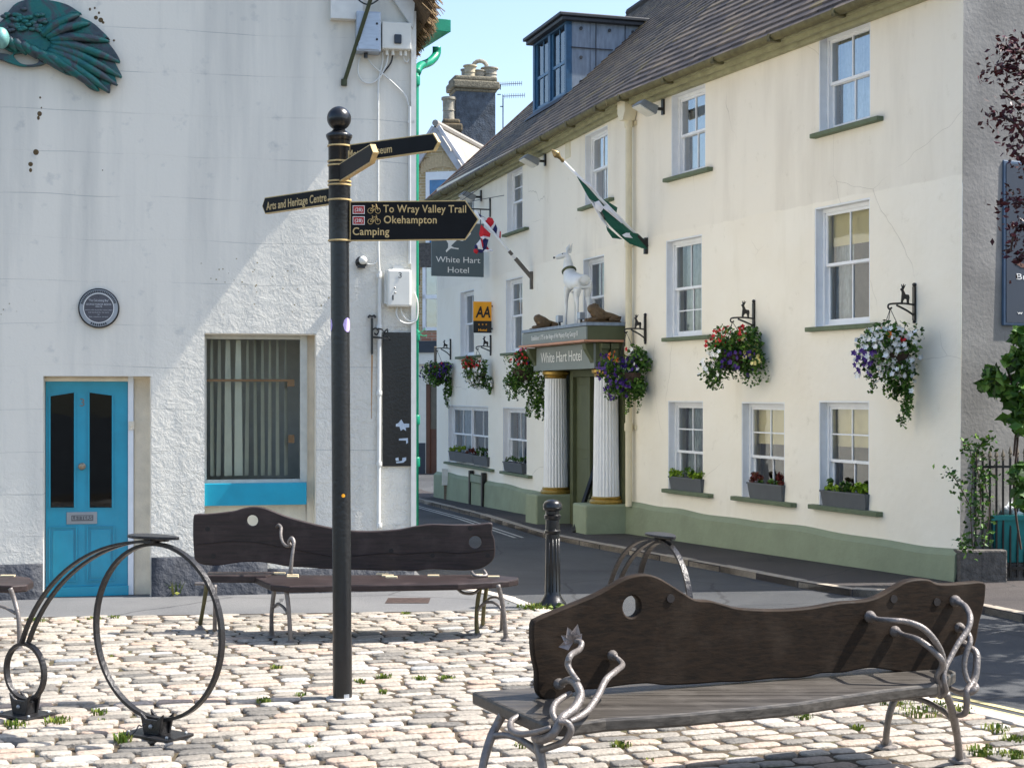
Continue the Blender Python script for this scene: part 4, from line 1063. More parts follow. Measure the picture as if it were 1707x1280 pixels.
for lab, pts, r_ in (
  ('pale looped cable from the grey box to the vertical run', [(603,92),(598,105),(597,122),(603,134),(612,139),(622,138),(630,132),(634,122),(638,100),(638,86)], .008),
  ('grey cable crossing diagonally from the grey box to the corner', [(609,92),(622,110),(640,125),(662,145),(676,160),(682,178)], .008),
  ('pale cable dropping from the junction box to the long vertical run', [(648,84),(644,108),(636,125),(631,140),(630.5,200),(630.5,320),(631,420),(633,455)], .010),
  ('dark cable curving from the junction box', [(656,84),(652,104),(642,118),(634,126)], .008),
  ('short hooked cable end under the junction box', [(674,84),(673,98),(678,104),(682,99)], .007)):
    p = pts[len(pts)//2]; m = wire(pts, r_); single('cable', lab, 'cable', m, M['wpipe'] if 'dark' not in lab else M['steel'], tuple(FW.w(wpt(*p).x, 0, wpt(*p).z)), M=FW.M, smooth=True, group='cables on the cottage wall')
m = MB(); m.tube([wpt(683.5,178,.03), wpt(683.5,300,.03), wpt(683.5,440,.03)], .018, 8); m.box(wpt(679,0).x, wpt(690,0).x, -.045, -.02, wpt(0,181).z, wpt(0,177).z); m.box(wpt(679,0).x, wpt(690,0).x, -.045, -.02, wpt(0,342).z, wpt(0,338).z)
single('conduit', 'thin white conduit down the upper right edge of the cottage wall', 'conduit', m, M['wpipe'], tuple(FW.w(wpt(683,300).x,0,wpt(683,300).z)), M=FW.M)
m = MB(); m.tube([wpt(633,452,.04), wpt(632,700,.04), wpt(631,880,.04)], .020, 8)
for py in (460, 545, 655, 773, 875): p = wpt(632, py, .04); m.lathe([(.028,-.02),(.030,0),(.028,.02)], 8, tuple(p))
single('conduit', 'white jointed conduit running down beside the black noticeboard', 'conduit', m, M['wpipe'], tuple(FW.w(wpt(632,660).x,0,wpt(632,660).z)), M=FW.M)
m = MB(); m.tube([wpt(689,20,.02), wpt(689,880,.02)], .030, sq=(.05,.05)); single('corner_trim', 'white square trim up the right corner of the cottage', 'trim', m, M['wpipe'], tuple(FW.w(WR-.02,0,2)), M=FW.M)
# diagonal strut and wire loop at the very top
m = MB(); m.tube([wpt(624,-20,.35), wpt(574,137,.02)], .020, 8); m.lathe([(.03,-.03),(.03,.03)], 10, tuple(wpt(573.5,138,.02)))
single('strut', 'mossy dark green diagonal strut crossing the grey utility box', 'strut', m, M['dkgreen'], tuple(FW.w(wpt(574,137).x,0,wpt(574,137).z)), M=FW.M)
m = MB(); m.tube([wpt(594,-4,.1), wpt(604,5,.1), wpt(616,8,.1), wpt(628,2,.1), wpt(636,-6,.1)], .008, 6, smooth=4); single('cable', 'black sagging cable at the top edge beside the strut', 'cable', m, M['black'], tuple(FW.w(wpt(616,8).x,0,wpt(616,8).z)), M=FW.M, group='cables on the cottage wall')
m = MB(); a = wpt(550,2,.0); b = wpt(603,8,.0); m.box(a.x, b.x, -.1, 0, wpt(0,6).z, wpt(0,6).z+.5); single('fascia_box', 'white signboard end just above the utility boxes', 'signboard', m, M['wpipe'], tuple(FW.w(a.x,0,a.z)), M=FW.M)
# globe lamp
gl = wthing('sensor_lamp', 'small round wall lamp with a short cable beside the signpost', 'lamp', 605, 437)
c = wpt(603, 437, .05); m = MB(); m.lathe([(.055,0),(.06,.015),(.05,.03)], 14, T=Matrix.Translation((c.x,-.0,c.z)) @ Matrix.Rotation(PI/2,4,'X')); m.tube([(c.x-.05,-.06,c.z),(c.x+.05,-.06,c.z)], .012, 6); m.box(c.x-.04, c.x+.03, -.07, -.03, c.z-.06, c.z-.03); part('base', m, M['steel'], gl, M=FW.M)
m = MB(); m.ball((c.x+.01,-.075,c.z+.015), .042, 14, 10); part('globe', m, M['box'], gl, M=FW.M, smooth=True)
m = wire([(610,439),(618,441),(626,438),(630,430)], .006); part('cable', m, M['wpipe'], gl, M=FW.M)
# box numbered 3
b3 = wthing('fuse_box', 'white plastic fuse box marked with a number 3', 'fuse box', 664, 480)
d3 = .14; x0, x1 = FW.s_(646, d3), FW.s_(686, d3); zt_, zb_ = FW.z_(666, 449, d3), FW.z_(666, 511, d3)
m = MB(); m.box(x0, x1, -d3, -.0, zb_, zt_); part('housing', m, M['box'], b3, M=FW.M, bevel=.02)
m = MB(); m.box(x0-.02, x1-.03, -.06, 0, zb_+.03, zt_-.03); m.prism([(x0+.05,zt_),(x1-.07,zt_),(x1-.09,zt_+.035),(x0+.07,zt_+.035)], -d3+.02, -.02); part('back_plate', m, M['wpipe'], b3, M=FW.M)
u = (x0+x1)/2+.005; text_on(FW, b3, '3', u-.016, u+.016, zt_-.085, .055, M['navy'], d3+.003)
m = MB()
for px, py in ((658,480),(659,488)): p = wpt(px, py, d3); m.ball(tuple(p), .009, 8, 5)
p = wpt(655, 496, d3); m.box(p.x-.006, p.x+.006, -d3-.004, -d3+.002, p.z-.025, p.z+.025); part('keyhole', m, M['black'], b3, M=FW.M)
m = wire([(662,512),(661,524),(666,534),(676,539),(688,538),(695,530),(696,505),(691,488)], .009, .06); m.tube([wpt(a,b,.05) for a, b in ((668,512),(670,522),(677,532),(688,536),(694,531))], .008, 6, smooth=4)
single('cable', 'pale looped cables hanging below the numbered fuse box', 'cable', m, M['wpipe'], tuple(FW.w(wpt(676,530).x,0,wpt(676,530).z)), M=FW.M, smooth=True, group='cables on the cottage wall')
# ornate iron bracket with rust streak
br = wthing('iron_bracket', 'ornate black wrought iron bracket left of the black noticeboard', 'bracket', 620, 560)
m = MB(); m.tube([wpt(620,530,.03), wpt(620,590,.03)], .018, sq=(.035,.02), up=(0,1,0)); m.tube([wpt(620,528,.03),wpt(616,526,.03),wpt(614,530,.03)], .010, 6, smooth=3); m.tube([wpt(620,528,.03),wpt(624,526,.03),wpt(626,530,.03)], .010, 6, smooth=3)
m.tube([wpt(620,585,.03), wpt(620,592,.03)], [.012,.003], 6)
o1 = .22
def bpt(px, py): # point on the arm that stands out from the wall
    u = FW.s_(620); o = FW.out_for(u, px)
    return wpt(px, py, .03)
m.tube([wpt(621,562,.04), wpt(634,563,.12), wpt(648,563,.22), wpt(650,566,.24)], .010, 6)
m.tube([wpt(621,550,.04),wpt(626,547,.08),wpt(631,552,.10),wpt(628,558,.10),wpt(624,555,.1)], .008, 6, smooth=4)
m.tube([wpt(630,548,.10),wpt(638,550,.14),wpt(640,557,.16),wpt(646,560,.2)], .008, 6, smooth=4); m.tube([wpt(638,560,.15),wpt(642,552,.17),wpt(646,549,.19),wpt(646,555,.19)], .008, 6, smooth=4)
part('scroll', m, M['black'], br, M=FW.M)
m = MB(); p0 = wpt(618.6,592); p1 = wpt(621.6,592); m.quad((p0.x,-.002,wpt(0,700).z),(p0.x+.006,-.002,wpt(0,700).z),(p1.x,-.002,p0.z),(p0.x,-.002,p0.z)); part('rust_streak', m, plain('rust_stain', (186,146,106), .9, .2, 12, stretch=(1,1,.2)), cot, M=FW.M)
# black noticeboard with torn stickers
nbd = wthing('noticeboard', 'tall black glossy noticeboard with torn white sticker scraps', 'noticeboard', 661, 665)
x0, x1 = FW.s_(638,.03), FW.s_(685,.03); zt_, zb_ = FW.z_(661,554,.03), FW.z_(661,777,.03)
m = MB(); m.box(x0, x1, -.03, -.001, zb_, zt_); part('board', m, M['black'], nbd, M=FW.M, bevel=.003)
m = MB()
for poly in ([(664,705),(669,699),(673,706),(682,706),(682,712),(676,713),(677,718),(672,715),(668,718),(666,711),(660,711),(660,707)], [(665,731),(680,730),(680,738),(677,740),(677,734),(665,734)], [(660,770),(670,768),(671,763),(677,762),(677,767),(672,771),(661,772)], [(659,764),(664,762),(665,768),(660,768)]):
    m.prism([(wpt(a,b,.03).x, wpt(a,b,.03).z) for a, b in poly][::-1], -.0325, -.0305)
part('sticker_scrap', m, plain('scrap', (176,190,204), .6, .1, 40), nbd, M=FW.M)
# ---------------------------------------------------------------- fingerpost
gp = G(571, 1165); YP = gp.y; zb0 = gp.z
post = thing('fingerpost', 'tall black fingerpost with ball finial and four gold-edged direction fingers', 'signpost', tuple(gp))
def zp(py): return CAMZ-(py-HY)/FPX*YP
m = MB(); ax = gp.x; rl, rs = .0565, .066
TP = Matrix.Translation((ax, YP, 0)) @ Matrix(((1,0,-.0048,0),(0,1,0,0),(0,0,1,0),(0,0,0,1))) @ Matrix.Translation((0,0,0))
TP = Matrix(((1,0,-.0060,ax+.0060*zb0),(0,1,0,YP),(0,0,1,0),(0,0,0,1)))
def axx(z): return ax-.0060*(z-zb0)
m.lathe([(rl+.002, zb0-.1), (rl+.002, zb0+.35), (rl, zb0+.37), (rl, zp(402))], 28, T=TP); part('pole', m, M['black'], post, auto=35)
m = MB(); m.lathe([(rs,zp(404)),(rs,zp(236)),(rs+.004,zp(234))], 28, T=TP); part('sleeve', m, M['black'], post, auto=35)
m = MB(); m.lathe([(rs,zp(236)),(rs+.008,zp(232)),(.079,zp(229)),(.080,zp(226)),(.074,zp(224)),(.05,zp(220)),(.034,zp(216)),(.036,zp(213)),(.03,zp(210))], 28, T=TP); part('cap', m, M['black'], post, auto=50)
m = MB(); z = zp(198); m.ball((axx(z), YP, z), .073, 28, 18); part('ball_finial', m, M['black'], post, smooth=True)
m = MB()
for py in (244, 270, 276.5, 303, 309, 334, 401.5): m.lathe([(rs-.002,zp(py+1.6)),(rs+.006,zp(py+1.2)),(rs+.006,zp(py-1.2)),(rs-.002,zp(py-1.6))], 28, T=TP)
part('gold_ring', m, M['gold'], post, auto=35)
def finger(name, lab, F, pts, text, th=.022, tip='R'):
    """pts px outline at the front face (clockwise), gold edge plate with black field inset"""
    q = [F.hit(a, b, th/2) for a, b in pts]
    m = MB(); n = len(q)
    area = sum(q[i][0]*q[(i+1)%n][1]-q[(i+1)%n][0]*q[i][1] for i in range(n))
    if area < 0: q = q[::-1]
    m.prism(q, -th/2, th/2); o = part(name, m, M['gold'], post, M=F.M, label=lab)
    cx = sum(a for a, b in q)/n; cz = sum(b for a, b in q)/n
    ins = .0065; f = []
    for i in range(n):
        a, b, c = Vector(q[i-1]), Vector(q[i]), Vector(q[(i+1)%n]); d1 = (b-a).normalized(); d2 = (c-b).normalized()
        n1 = Vector((-d1.y, d1.x)); n2 = Vector((-d2.y, d2.x)); bi = (n1+n2).normalized(); f.append(tuple(b+bi*ins/max(.4, bi.dot(n1))))
    m = MB(); m.prism(f, -th/2-.0025, -th/2-.0005); m.prism(f, th/2+.0005, th/2+.0025); part('field', m, M['signblack'], o, M=F.M)
    for s_, xa, xb, yb, h in text:
        ua, za = F.hit(xa, yb[0], th/2); ub, zb = F.hit(xb, yb[1], th/2)
        text_on(F, o, s_, ua, ub, (za+zb)/2, h, M['gold'], th/2+.0035, offset=.012, space=1.05)
    return o
Fm = Frame(axx(zp(367)), YP-.02, math.radians(1.5))
fm = finger('finger', 'large finger pointing right', Fm, [(583,336),(776,334),(798,366),(776,400),(583,402)], [
   ('To Wray Valley Trail', 639, 777, (355,354), .045), ('Okehampton', 640, 728, (373,372), .045), ('Camping', 588, 649, (392,392), .045)])
th = .0135
def F2(px, py): u, z = Fm.hit(px, py, .011); return u, z
for y0, y1 in ((343,357), (361,375)):
    (a, z1), (b, z0) = F2(588, y0), F2(608, y1)
    m = MB(); m.box(a, b, -.0160, -.0138, z0, z1); sg = part('route_number', m, M['white'], fm, M=Fm.M)
    m = MB(); m.box(a+.004, b-.004, -.0172, -.0161, z0+.004, z1-.004); 
    me = mesh_of('x', m, M['red']); o = part('route_number_field', m, M['red'], fm, M=Fm.M)
    bpy.data.meshes.remove(me)
    text_on(Fm, fm, '(28)', a+.013, b-.013, z0+.015, .021, M['white'], .0180)
    # bicycle
    cz = (z0+z1)/2-.006; w1, w2 = F2(617.5, y0)[0], F2(630, y0)[0]; rr = .0155
    m = MB()
    for u in (w1, w2): m.tube([(u+rr*math.cos(t*PI/6), -.0150, cz+rr*math.sin(t*PI/6)) for t in range(12)], .0016, 4, closed=True)
    L_ = w2-w1; P = lambda t, h: (w1+L_*t, -.0150, cz+h)
    for a_, b_ in ((P(0,0),P(.42,0)),(P(0,0),P(.3,.026)),(P(.42,0),P(.27,.032)),(P(.3,.026),P(.85,.028)),(P(.42,0),P(.85,.028)),(P(1,0),P(.8,.038)),(P(.2,.033),P(.36,.033)),(P(.8,.038),P(.7,.038))): m.tube([a_, b_], .0017, 4)
    part('bicycle_symbol', m, M['gold'], fm, M=Fm.M)
z3 = zp(255); F3 = Frame(axx(z3), YP, math.radians(-38))
finger('finger', 'upper finger pointing right and forward', F3, [(583,241),(722,222),(731,237),(723,252),(583,272)], [('Motor Museum', 581, 654, (265,253), .045)])
F4 = Frame(axx(zp(290)), YP, math.radians(-72))
finger('finger', 'small weathered finger pointing towards the viewer', F4, [(566,273),(617,240.5),(622,254),(616,272),(566,303)], [], th=.03)
F5 = Frame(axx(zp(327)), YP, math.radians(-46))
finger('finger', 'left finger reading Arts and Heritage Centre', F5, [(552,313),(441.5,329.5),(437,344),(442,357),(552,341)], [('Arts and Heritage Centre', 445, 545, (351,335), .05)])
for c_, lab in ((548,'s'),(579,'s')):
    pass
m = MB(); ph = -1.15
def sticker(pyc, ang, hgt, wd, mat, name):
    m = MB(); z0, z1 = zp(pyc)-hgt/2, zp(pyc)+hgt/2; vs = []; n = 8
    for i in range(n+1):
        t = -1+2*i/n; a = ang+t*wd; k = math.sqrt(max(0, 1-t*t)) if name == 'sticker' else 1
        for s_ in (-1, 1):
            z = zp(pyc)+s_*hgt/2*max(k, .02); r = rl+.002; vs.append((axx(z)+r*math.cos(a), YP+r*math.sin(a), z))
    m.add(vs, [(2*i, 2*i+2, 2*i+3, 2*i+1) for i in range(n)]); part(name, m, mat, post)
sticker(542, -.62, .085, .55, M['lilac'], 'sticker'); sticker(542, -2.75, .075, .35, M['lilac'], 'sticker'); sticker(825, -1.25, .022, .2, M['yellow'], 'sticker')
sticker(1159, -1.0, .035, .3, M['alu'], 'tag')
m = MB(); m.lathe([(.10,zb0-.03),(.10,zb0+.012),(.09,zb0+.014)], 20, T=Matrix.Translation((ax,YP,0))); part('collar', m, M['pkerb'], post)

# ---------------------------------------------------------------- bollard
gb = G(921, 1011); bo = thing('bollard', 'black ribbed cast iron bollard with domed cap at the road edge', 'bollard', tuple(gb)); z = gb.z; H = .96
m = MB(); m.lathe([(.125,-.05),(.125,.03),(.115,.05),(.10,.07),(.080,.10),(.070,.12),(.066,.40),(.062,.66),(.074,.67),(.077,.69),(.064,.70),(.062,.79),(.075,.80),(.077,.83),(.064,.84),(.064,.87),(.082,.88),(.088,.90),(.078,.91)], 24, tuple(gb)); part('shaft', m, M['black'], bo, auto=30)
m = MB(); m.lathe([(.088,.905),(.086,.93),(.070,.955),(.04,.97),(.0,.975)], 24, tuple(gb)); part('cap', m, M['black'], bo, auto=50)
m = MB()
for k in range(12):
    a = 2*PI*k/12; m.tube([(gb.x+.066*math.cos(a), gb.y+.066*math.sin(a), z+.14), (gb.x+.061*math.cos(a), gb.y+.061*math.sin(a), z+.62)], .006, 6)
for k in range(16): m.tube([(gb.x+.062*math.cos(q*PI/8+0), gb.y+.062*math.sin(q*PI/8), 0) for q in (0,1)], .0001, 3) if False else None
part('rib', m, M['black'], bo, smooth=True)

# ---------------------------------------------------------------- penny-farthing racks
def rack(c, ang, R_, r_, sep, zc, lab, hs=1.0):
    """c: ground point under the big wheel; ang: direction towards the small ring"""
    t = thing('bicycle_rack', lab, 'bike rack', tuple(c), 0, 'penny-farthing shaped bicycle racks')
    d = Vector((math.cos(ang), math.sin(ang), 0)); n = Vector((-d.y, d.x, 0)); c = Vector(c)
    def W(u, v, z): return c + d*u + n*v + Vector((0,0,z))
    def ringp(u, zc_, R, k=56): return [W(u+R*math.cos(2*PI*i/k), 0, zc_+R*math.sin(2*PI*i/k)) for i in range(k)]
    zg_ = -.0
    zb = .085; zr = zb+R_
    m = MB(); m.tube(ringp(0, zr, R_-.012), 0, closed=True, sq=(.032,.018), up=tuple(n)); part('big_wheel', m, M['steel'], t)
    g2_ = c + d*sep; dz = zg(g2_.y)-c.z
    zs = dz+.085+r_
    m = MB(); m.tube(ringp(sep, zs, r_-.012, 36), 0, closed=True, sq=(.032,.018), up=tuple(n)); part('small_wheel', m, M['steel'], t)
    top = zb+2*R_
    for v in (-.055, .055):
        pts = []
        for i in range(22):
            am = math.radians(70); a = am*(i/21)
            u = -.02+(sep+.02)*math.sin(a)/math.sin(am); z_ = zs+r_-.005+(top+.01-zs-r_)*(math.cos(a)-math.cos(am))/(1-math.cos(am))
            pts.append(W(u, v*(1-.55*(i/21)), z_))
        m = MB(); m.tube(pts, 0, sq=(.028,.014), up=tuple(n)); part('frame_bar', m, M['steel'], t)
    # saddle: flat oval plate
    m = MB(); k = 24; vs = []
    for zz in (top+.018, top+.034):
        for i in range(k): a = 2*PI*i/k; vs.append(W(.02+.175*math.cos(a), .075*math.sin(a)*(1+.35*math.cos(a)), zz))
    m.add(vs, [tuple(range(k-1,-1,-1)), tuple(range(k,2*k))]+[(i,(i+1)%k,(i+1)%k+k,i+k) for i in range(k)]); m.tube([W(0,-.06,top+.01),W(0,.06,top+.01)], .014, 8); part('saddle', m, M['steel'], t, bevel=.004)
    for u, dzz, s_ in ((0, 0, 1.0), (sep, dz, .8)):
        T = Matrix.Translation(W(u, 0, dzz)) @ Matrix.Rotation(ang, 4, 'Z')
        m = MB(); m.box(-.17*s_, .17*s_, -.10, .10, .006, .022, T=T); pl = part('base_plate', m, M['steel'], t, bevel=.003)
        m = MB(); m.prism([(-.055,.022),(.055,.022),(.085*1,.135),(.04,.10),(-.04,.10),(-.085,.135)], -.045, -.030, T=T); m.prism([(-.055,.022),(.055,.022),(.085,.135),(.04,.10),(-.04,.10),(-.085,.135)], .030, .045, T=T)
        m.box(-.05, .05, -.030, .030, .022, .088, T=T); part('shoe', m, M['steel'], t, bevel=.003)
        m = MB()
        for v in (-.048, .048): m.ball((0, v, .065), .012, 8, 6, T=T)
        for a_, b_ in ((-.14,-.07),(.14,-.07),(-.14,.07),(.14,.07)): m.ball((a_*s_, b_, .026), .009, 8, 5, T=T)
        part('bolt', m, M['grey'], t)
    return t
cA = G(262, 1228); cB = G(42, 1194)
rack(cA, math.atan2(cB.y-cA.y, cB.x-cA.x), .475, .17, (Vector((cB.x,cB.y))-Vector((cA.x,cA.y))).length, 0, 'penny-farthing shaped iron bicycle rack standing on the cobbles in front of the turquoise door')
Yr = 9.2; cx = (1106-CX)/FPX*Yr
rack(Vector((cx, Yr, zg(Yr))), math.radians(90+17), .432, .17, .95, 0, 'penny-farthing shaped iron bicycle rack half hidden behind the nearest bench')
m = MB(); p = P3(243, 1205, 7.86); m.tube([p, P3(236,1210,7.86), P3(232,1208,7.86), P3(226,1218,7.84), P3(218,1226,7.84)], .004, 5, smooth=3)
single('cord_scrap', 'snapped black cord tied to the foot of the left bicycle rack', 'cord', m, M['black'], tuple(p))

# ---------------------------------------------------------------- near bench
b1g = G(1250, 1290)
bench = thing('bench', 'nearest carved dark wood bench with curling iron arms, standing before the lower right cobbles', 'bench', (1.1, 6.9, zg(6.9)), 0, 'carved wooden benches on the cobbles')
ZS = zg(6.7)+.445
def at_z(px, py, z): Y = (CAMZ-z)*FPX/(py-HY); return Vector(((px-CX)/FPX*Y, Y, z))
near = [at_z(x, y, ZS) for x, y in ((905,1204),(950,1205),(1010,1197),(1080,1193),(1150,1188),(1200,1183),(1260,1178),(1330,1171),(1400,1160),(1470,1150),(1530,1143),(1562,1140),(1594,1118))]
far0 = at_z(786, 1152, ZS); far1 = Vector((2.02, 7.72, ZS)); farm = Vector((.95, 7.24, ZS))
poly = [(p.x, p.y) for p in near] + [(far1.x, far1.y), (farm.x, farm.y), (.0, 6.88), (far0.x, far0.y), ((far0.x*.6+near[0].x*.4), (far0.y*.6+near[0].y*.4)-.01)]
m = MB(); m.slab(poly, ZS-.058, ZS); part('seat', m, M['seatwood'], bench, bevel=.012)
m = MB(); T = Matrix.Translation((1.28,6.98,ZS-.10)) @ Matrix.Rotation(math.radians(25),4,'Z'); m.box(-.08,.10,-.05,.3,0,.038,T=T); m.box(-.16,.20,.02,.08,.03,.042,T=T); part('batten', m, M['oldwood'], bench)
bl, brr = (.1, 6.66), (2.35, 7.49)
FB = Frame(bl[0], bl[1], math.atan2(brr[1]-bl[1], brr[0]-bl[0]))
bo_px = [(888,1042),(900,1030),(930,1017),(960,1005),(1000,988),(1030,970),(1050,961),(1075,957),(1095,961),(1115,972),(1140,988),(1160,999),(1185,1001),(1205,1006),(1230,1013),(1270,1016),(1310,1016),(1355,1012),(1400,1004),(1440,1001),(1465,994),(1490,980),(1510,969),(1530,965),(1550,966),(1562,972),(1585,973),(1610,971),(1640,970),(1643,985),(1640,1010),(1632,1040),(1628,1065),(1620,1085),(1600,1092),(1580,1101),(1562,1117),(1520,1121),(1485,1117),(1455,1113),(1430,1116),(1405,1121),(1370,1122),(1340,1129),(1290,1131),(1240,1136),(1200,1137),(1160,1140),(1110,1142),(1080,1139),(1040,1142),(1000,1148),(970,1150),(940,1160),(915,1167),(903,1163),(896,1150),(895,1120),(889,1090)]
bk = smooth_outline([FB.hit(a, b, .025) for a, b in bo_px], 3)
def circ(px, py, rx, F, o=.025, k=20):
    u, z = F.hit(px, py, o); return [(u+rx*math.cos(-2*PI*i/k), z+rx*1.15*math.sin(-2*PI*i/k)) for i in range(k)]
me = curve_mesh([bk, circ(1053, 1011, .043, FB)], .055, .008); back = part('backrest', me, M['wood2'], bench, M=FB.M)
m = MB()
for px, py in ((1118,997),(1562,1003),(1490,998)): u, z = FB.hit(px, py, .03); m.lathe([(.020,0),(.020,.004)], 12, T=Matrix.Translation((u,-.0285,z)) @ Matrix.Rotation(PI/2,4,'X'))
part('wood_plug', m, plain('plug_dark', (30,24,22), .6), back, M=FB.M)
def U(x, y, o=(1250,940), k=3.735): return (o[0]+x/k, o[1]+y/k)
def V(x, y): return U(x, y, (760,940), 3.161)
def rod(pts, rads, name, parent, mat=M['iron'], sm=6):
    m = MB(); m.tube([P3(p[0], p[1], p[2]) for p in pts], rads, 10, smooth=sm); return part(name, m, mat, parent, smooth=True)
def knob(px, py, Y, r, parent):
    m = MB(); p = P3(px, py, Y); n = Vector((FB.n[0], FB.n[1], 0)); q = p
    T = Matrix.Translation(p) @ Matrix.Rotation(FB.a, 4, 'Z') @ Matrix.Rotation(PI/2, 4, 'X')
    m.lathe([(r*1.05,0),(r*1.1,r*.3),(r,r*.7),(r*.7,r*1.3),(r*.42,r*2.0),(r*.35,r*2.4)], 14, T=T); part('rosette', m, M['iron'], parent, smooth=True)
YBl = 6.62; 
# left legs, arch and curling arm
def yb(px): # depth of the front of the board at a pixel column
    t = FB.hit(px, 1000, .03)[0]; return FB.w(t, .03, 0).y
g_ = lambda Y: None
rod([(*V(255,775),6.55),(*V(215,850),6.55),(*V(190,900),6.52),(*V(160,990),6.48),(*V(140,1075),6.45),(*V(128,1180),6.43)], [.021,.019,.020,.019,.018,.022], 'leg', bench)
rod([(*V(395,840),6.32),(*V(425,900),6.30),(*V(440,980),6.27),(*V(458,1075),6.24),(*V(470,1200),6.22)], [.021,.019,.022,.019,.022], 'leg', bench)
rod([(*V(188,905),6.52),(*V(260,900),6.47),(*V(330,920),6.42),(*V(390,955),6.36),(*V(432,985),6.28)], [.014,.013,.014,.016,.018], 'brace', bench)
al = thing
def rodg(name): pass
arm = rod([(*V(632,405),yb(955)-.05),(*V(662,415),yb(955)-.10),(*V(650,450),yb(955)-.14),(*V(605,480),6.38),(*V(590,530),6.36),(*V(615,580),6.34),(*V(645,615),6.30)], [.012,.013,.013,.014,.014,.013,.010], 'armrest', bench)
rod([(*V(560,625),yb(940)-.06),(*V(600,610),6.38),(*V(640,640),6.30),(*V(655,700),6.26),(*V(620,765),6.20),(*V(560,810),6.14),(*V(535,860),6.12),(*V(505,900),6.12),(*V(450,925),6.18),(*V(415,915),6.26)], [.016,.016,.019,.020,.020,.019,.020,.019,.019,.017], 'armrest', arm)
rod([(*V(605,680),6.32),(*V(560,705),6.28),(*V(520,740),6.22),(*V(510,785),6.17),(*V(530,830),6.13)], [.012,.013,.014,.014,.012], 'tendril', arm)
rod([(*V(850,495),yb(1025)-.07),(*V(878,530),yb(1025)-.12),(*V(840,565),6.50),(*V(790,610),6.42),(*V(750,690),6.32),(*V(700,765),6.22),(*V(650,805),6.16),(*V(600,828),6.12)], [.011,.013,.014,.015,.015,.015,.014,.010], 'armrest', arm)
rod([(*V(540,830),6.10),(*V(585,835),6.10),(*V(606,875),6.10),(*V(575,930),6.12),(*V(520,955),6.16),(*V(455,978),6.24)], [.012,.014,.015,.015,.014,.013], 'tendril', arm)
rod([(*V(330,800),6.38),(*V(290,830),6.34),(*V(295,875),6.28),(*V(345,895),6.22),(*V(420,885),6.16),(*V(500,860),6.12)], [.012,.014,.015,.014,.013,.011], 'tendril', arm)
knob(*V(540,630), yb(930)-.005, .024, arm); knob(*V(822,480), yb(1020)-.005, .023, arm)
m = MB()   # flower: five pointed leaves
pc = P3(*V(620,410), yb(955)-.03)
for a, ln in ((78,.085),(112,.075),(150,.065),(48,.055),(195,.07)):
    a = math.radians(a); dx, dz = math.cos(a), math.sin(a)
    e = pc+Vector((dx*ln, -.02, dz*ln)); s_ = Vector((-dz*.024, 0, dx*.024)); mid = pc.lerp(e, .45)+Vector((0,-.02,0))
    m.add([pc, mid+s_, e, mid-s_, mid+Vector((0,.012,0))], [(0,1,2,3),(0,3,2,4),(0,4,2,1)])
part('iron_leaf', m, plain('leaf_iron', (140,130,126), .45, .1, 20, metal=.2), arm)
# right legs and arms
rod([(*U(915,815),7.62),(*U(890,870),7.60),(*U(868,940),7.60),(*U(852,1040),7.62),(*U(845,1135),7.66)], [.020,.019,.018,.017,.019], 'leg', bench)
rod([(*U(1222,805),7.10),(*U(1250,880),7.14),(*U(1270,960),7.20),(*U(1292,1080),7.28),(*U(1308,1225),7.35)], [.019,.018,.021,.018,.020], 'leg', bench)
for x, y, Y in ((852,1150,7.66),(1310,1243,7.36)):
    p = P3(*U(x,y), Y); p.z = zg(p.y)+.006; m = MB(); m.lathe([(.058,0),(.056,.012),(.03,.02),(.024,.045)], 8, tuple(p)); part('foot', m, M['iron'], bench, auto=30)
rod([(*U(905,838),7.60),(*U(980,830),7.52),(*U(1070,845),7.44),(*U(1160,885),7.34),(*U(1225,925),7.25),(*U(1270,965),7.2)], [.014,.013,.013,.014,.015,.017], 'brace', bench)
arm2 = rod([(*U(765,325),yb(1455)-.06),(*U(800,342),yb(1455)-.10),(*U(880,350),7.02),(*U(980,360),7.0),(*U(1080,400),6.98),(*U(1155,480),6.98),(*U(1200,570),7.0),(*U(1205,650),7.02),(*U(1192,730),7.04),(*U(1205,790),7.04),(*U(1170,828),7.05)], [.012,.012,.013,.014,.015,.015,.014,.014,.013,.013,.010], 'armrest', bench)
rod([(*U(925,420),yb(1495)-.06),(*U(960,440),yb(1495)-.10),(*U(1040,465),7.05),(*U(1120,520),7.0),(*U(1190,590),6.98),(*U(1195,640),7.0),(*U(1165,700),7.02),(*U(1180,770),7.04),(*U(1160,810),7.04),(*U(1120,820),7.06)], [.012,.012,.014,.015,.015,.015,.014,.013,.013,.010], 'armrest', arm2)
rod([(*U(1290,235),yb(1590)-.06),(*U(1340,262),yb(1595)-.12),(*U(1372,330),7.18),(*U(1355,410),7.14),(*U(1300,490),7.10),(*U(1250,580),7.06),(*U(1214,660),7.02),(*U(1212,730),7.0),(*U(1222,790),7.02),(*U(1185,830),7.05)], [.014,.015,.015,.015,.014,.013,.012,.011,.012,.010], 'armrest', arm2)
rod([(*U(1315,395),yb(1600)-.06),(*U(1355,425),7.24),(*U(1372,480),7.2),(*U(1345,560),7.18),(*U(1335,640),7.17),(*U(1350,710),7.16),(*U(1375,745),7.15)], [.012,.013,.014,.014,.013,.013,.011], 'tendril', arm2)
rod([(*U(1325,500),yb(1603)-.05),(*U(1370,520),7.26),(*U(1410,555),7.22),(*U(1412,630),7.19),(*U(1400,710),7.17),(*U(1370,765),7.14),(*U(1350,800),7.12),(*U(1350,870),7.12),(*U(1340,925),7.14),(*U(1300,938),7.17),(*U(1265,915),7.2)], [.013,.015,.017,.018,.018,.019,.018,.016,.015,.014,.012], 'tendril', arm2)
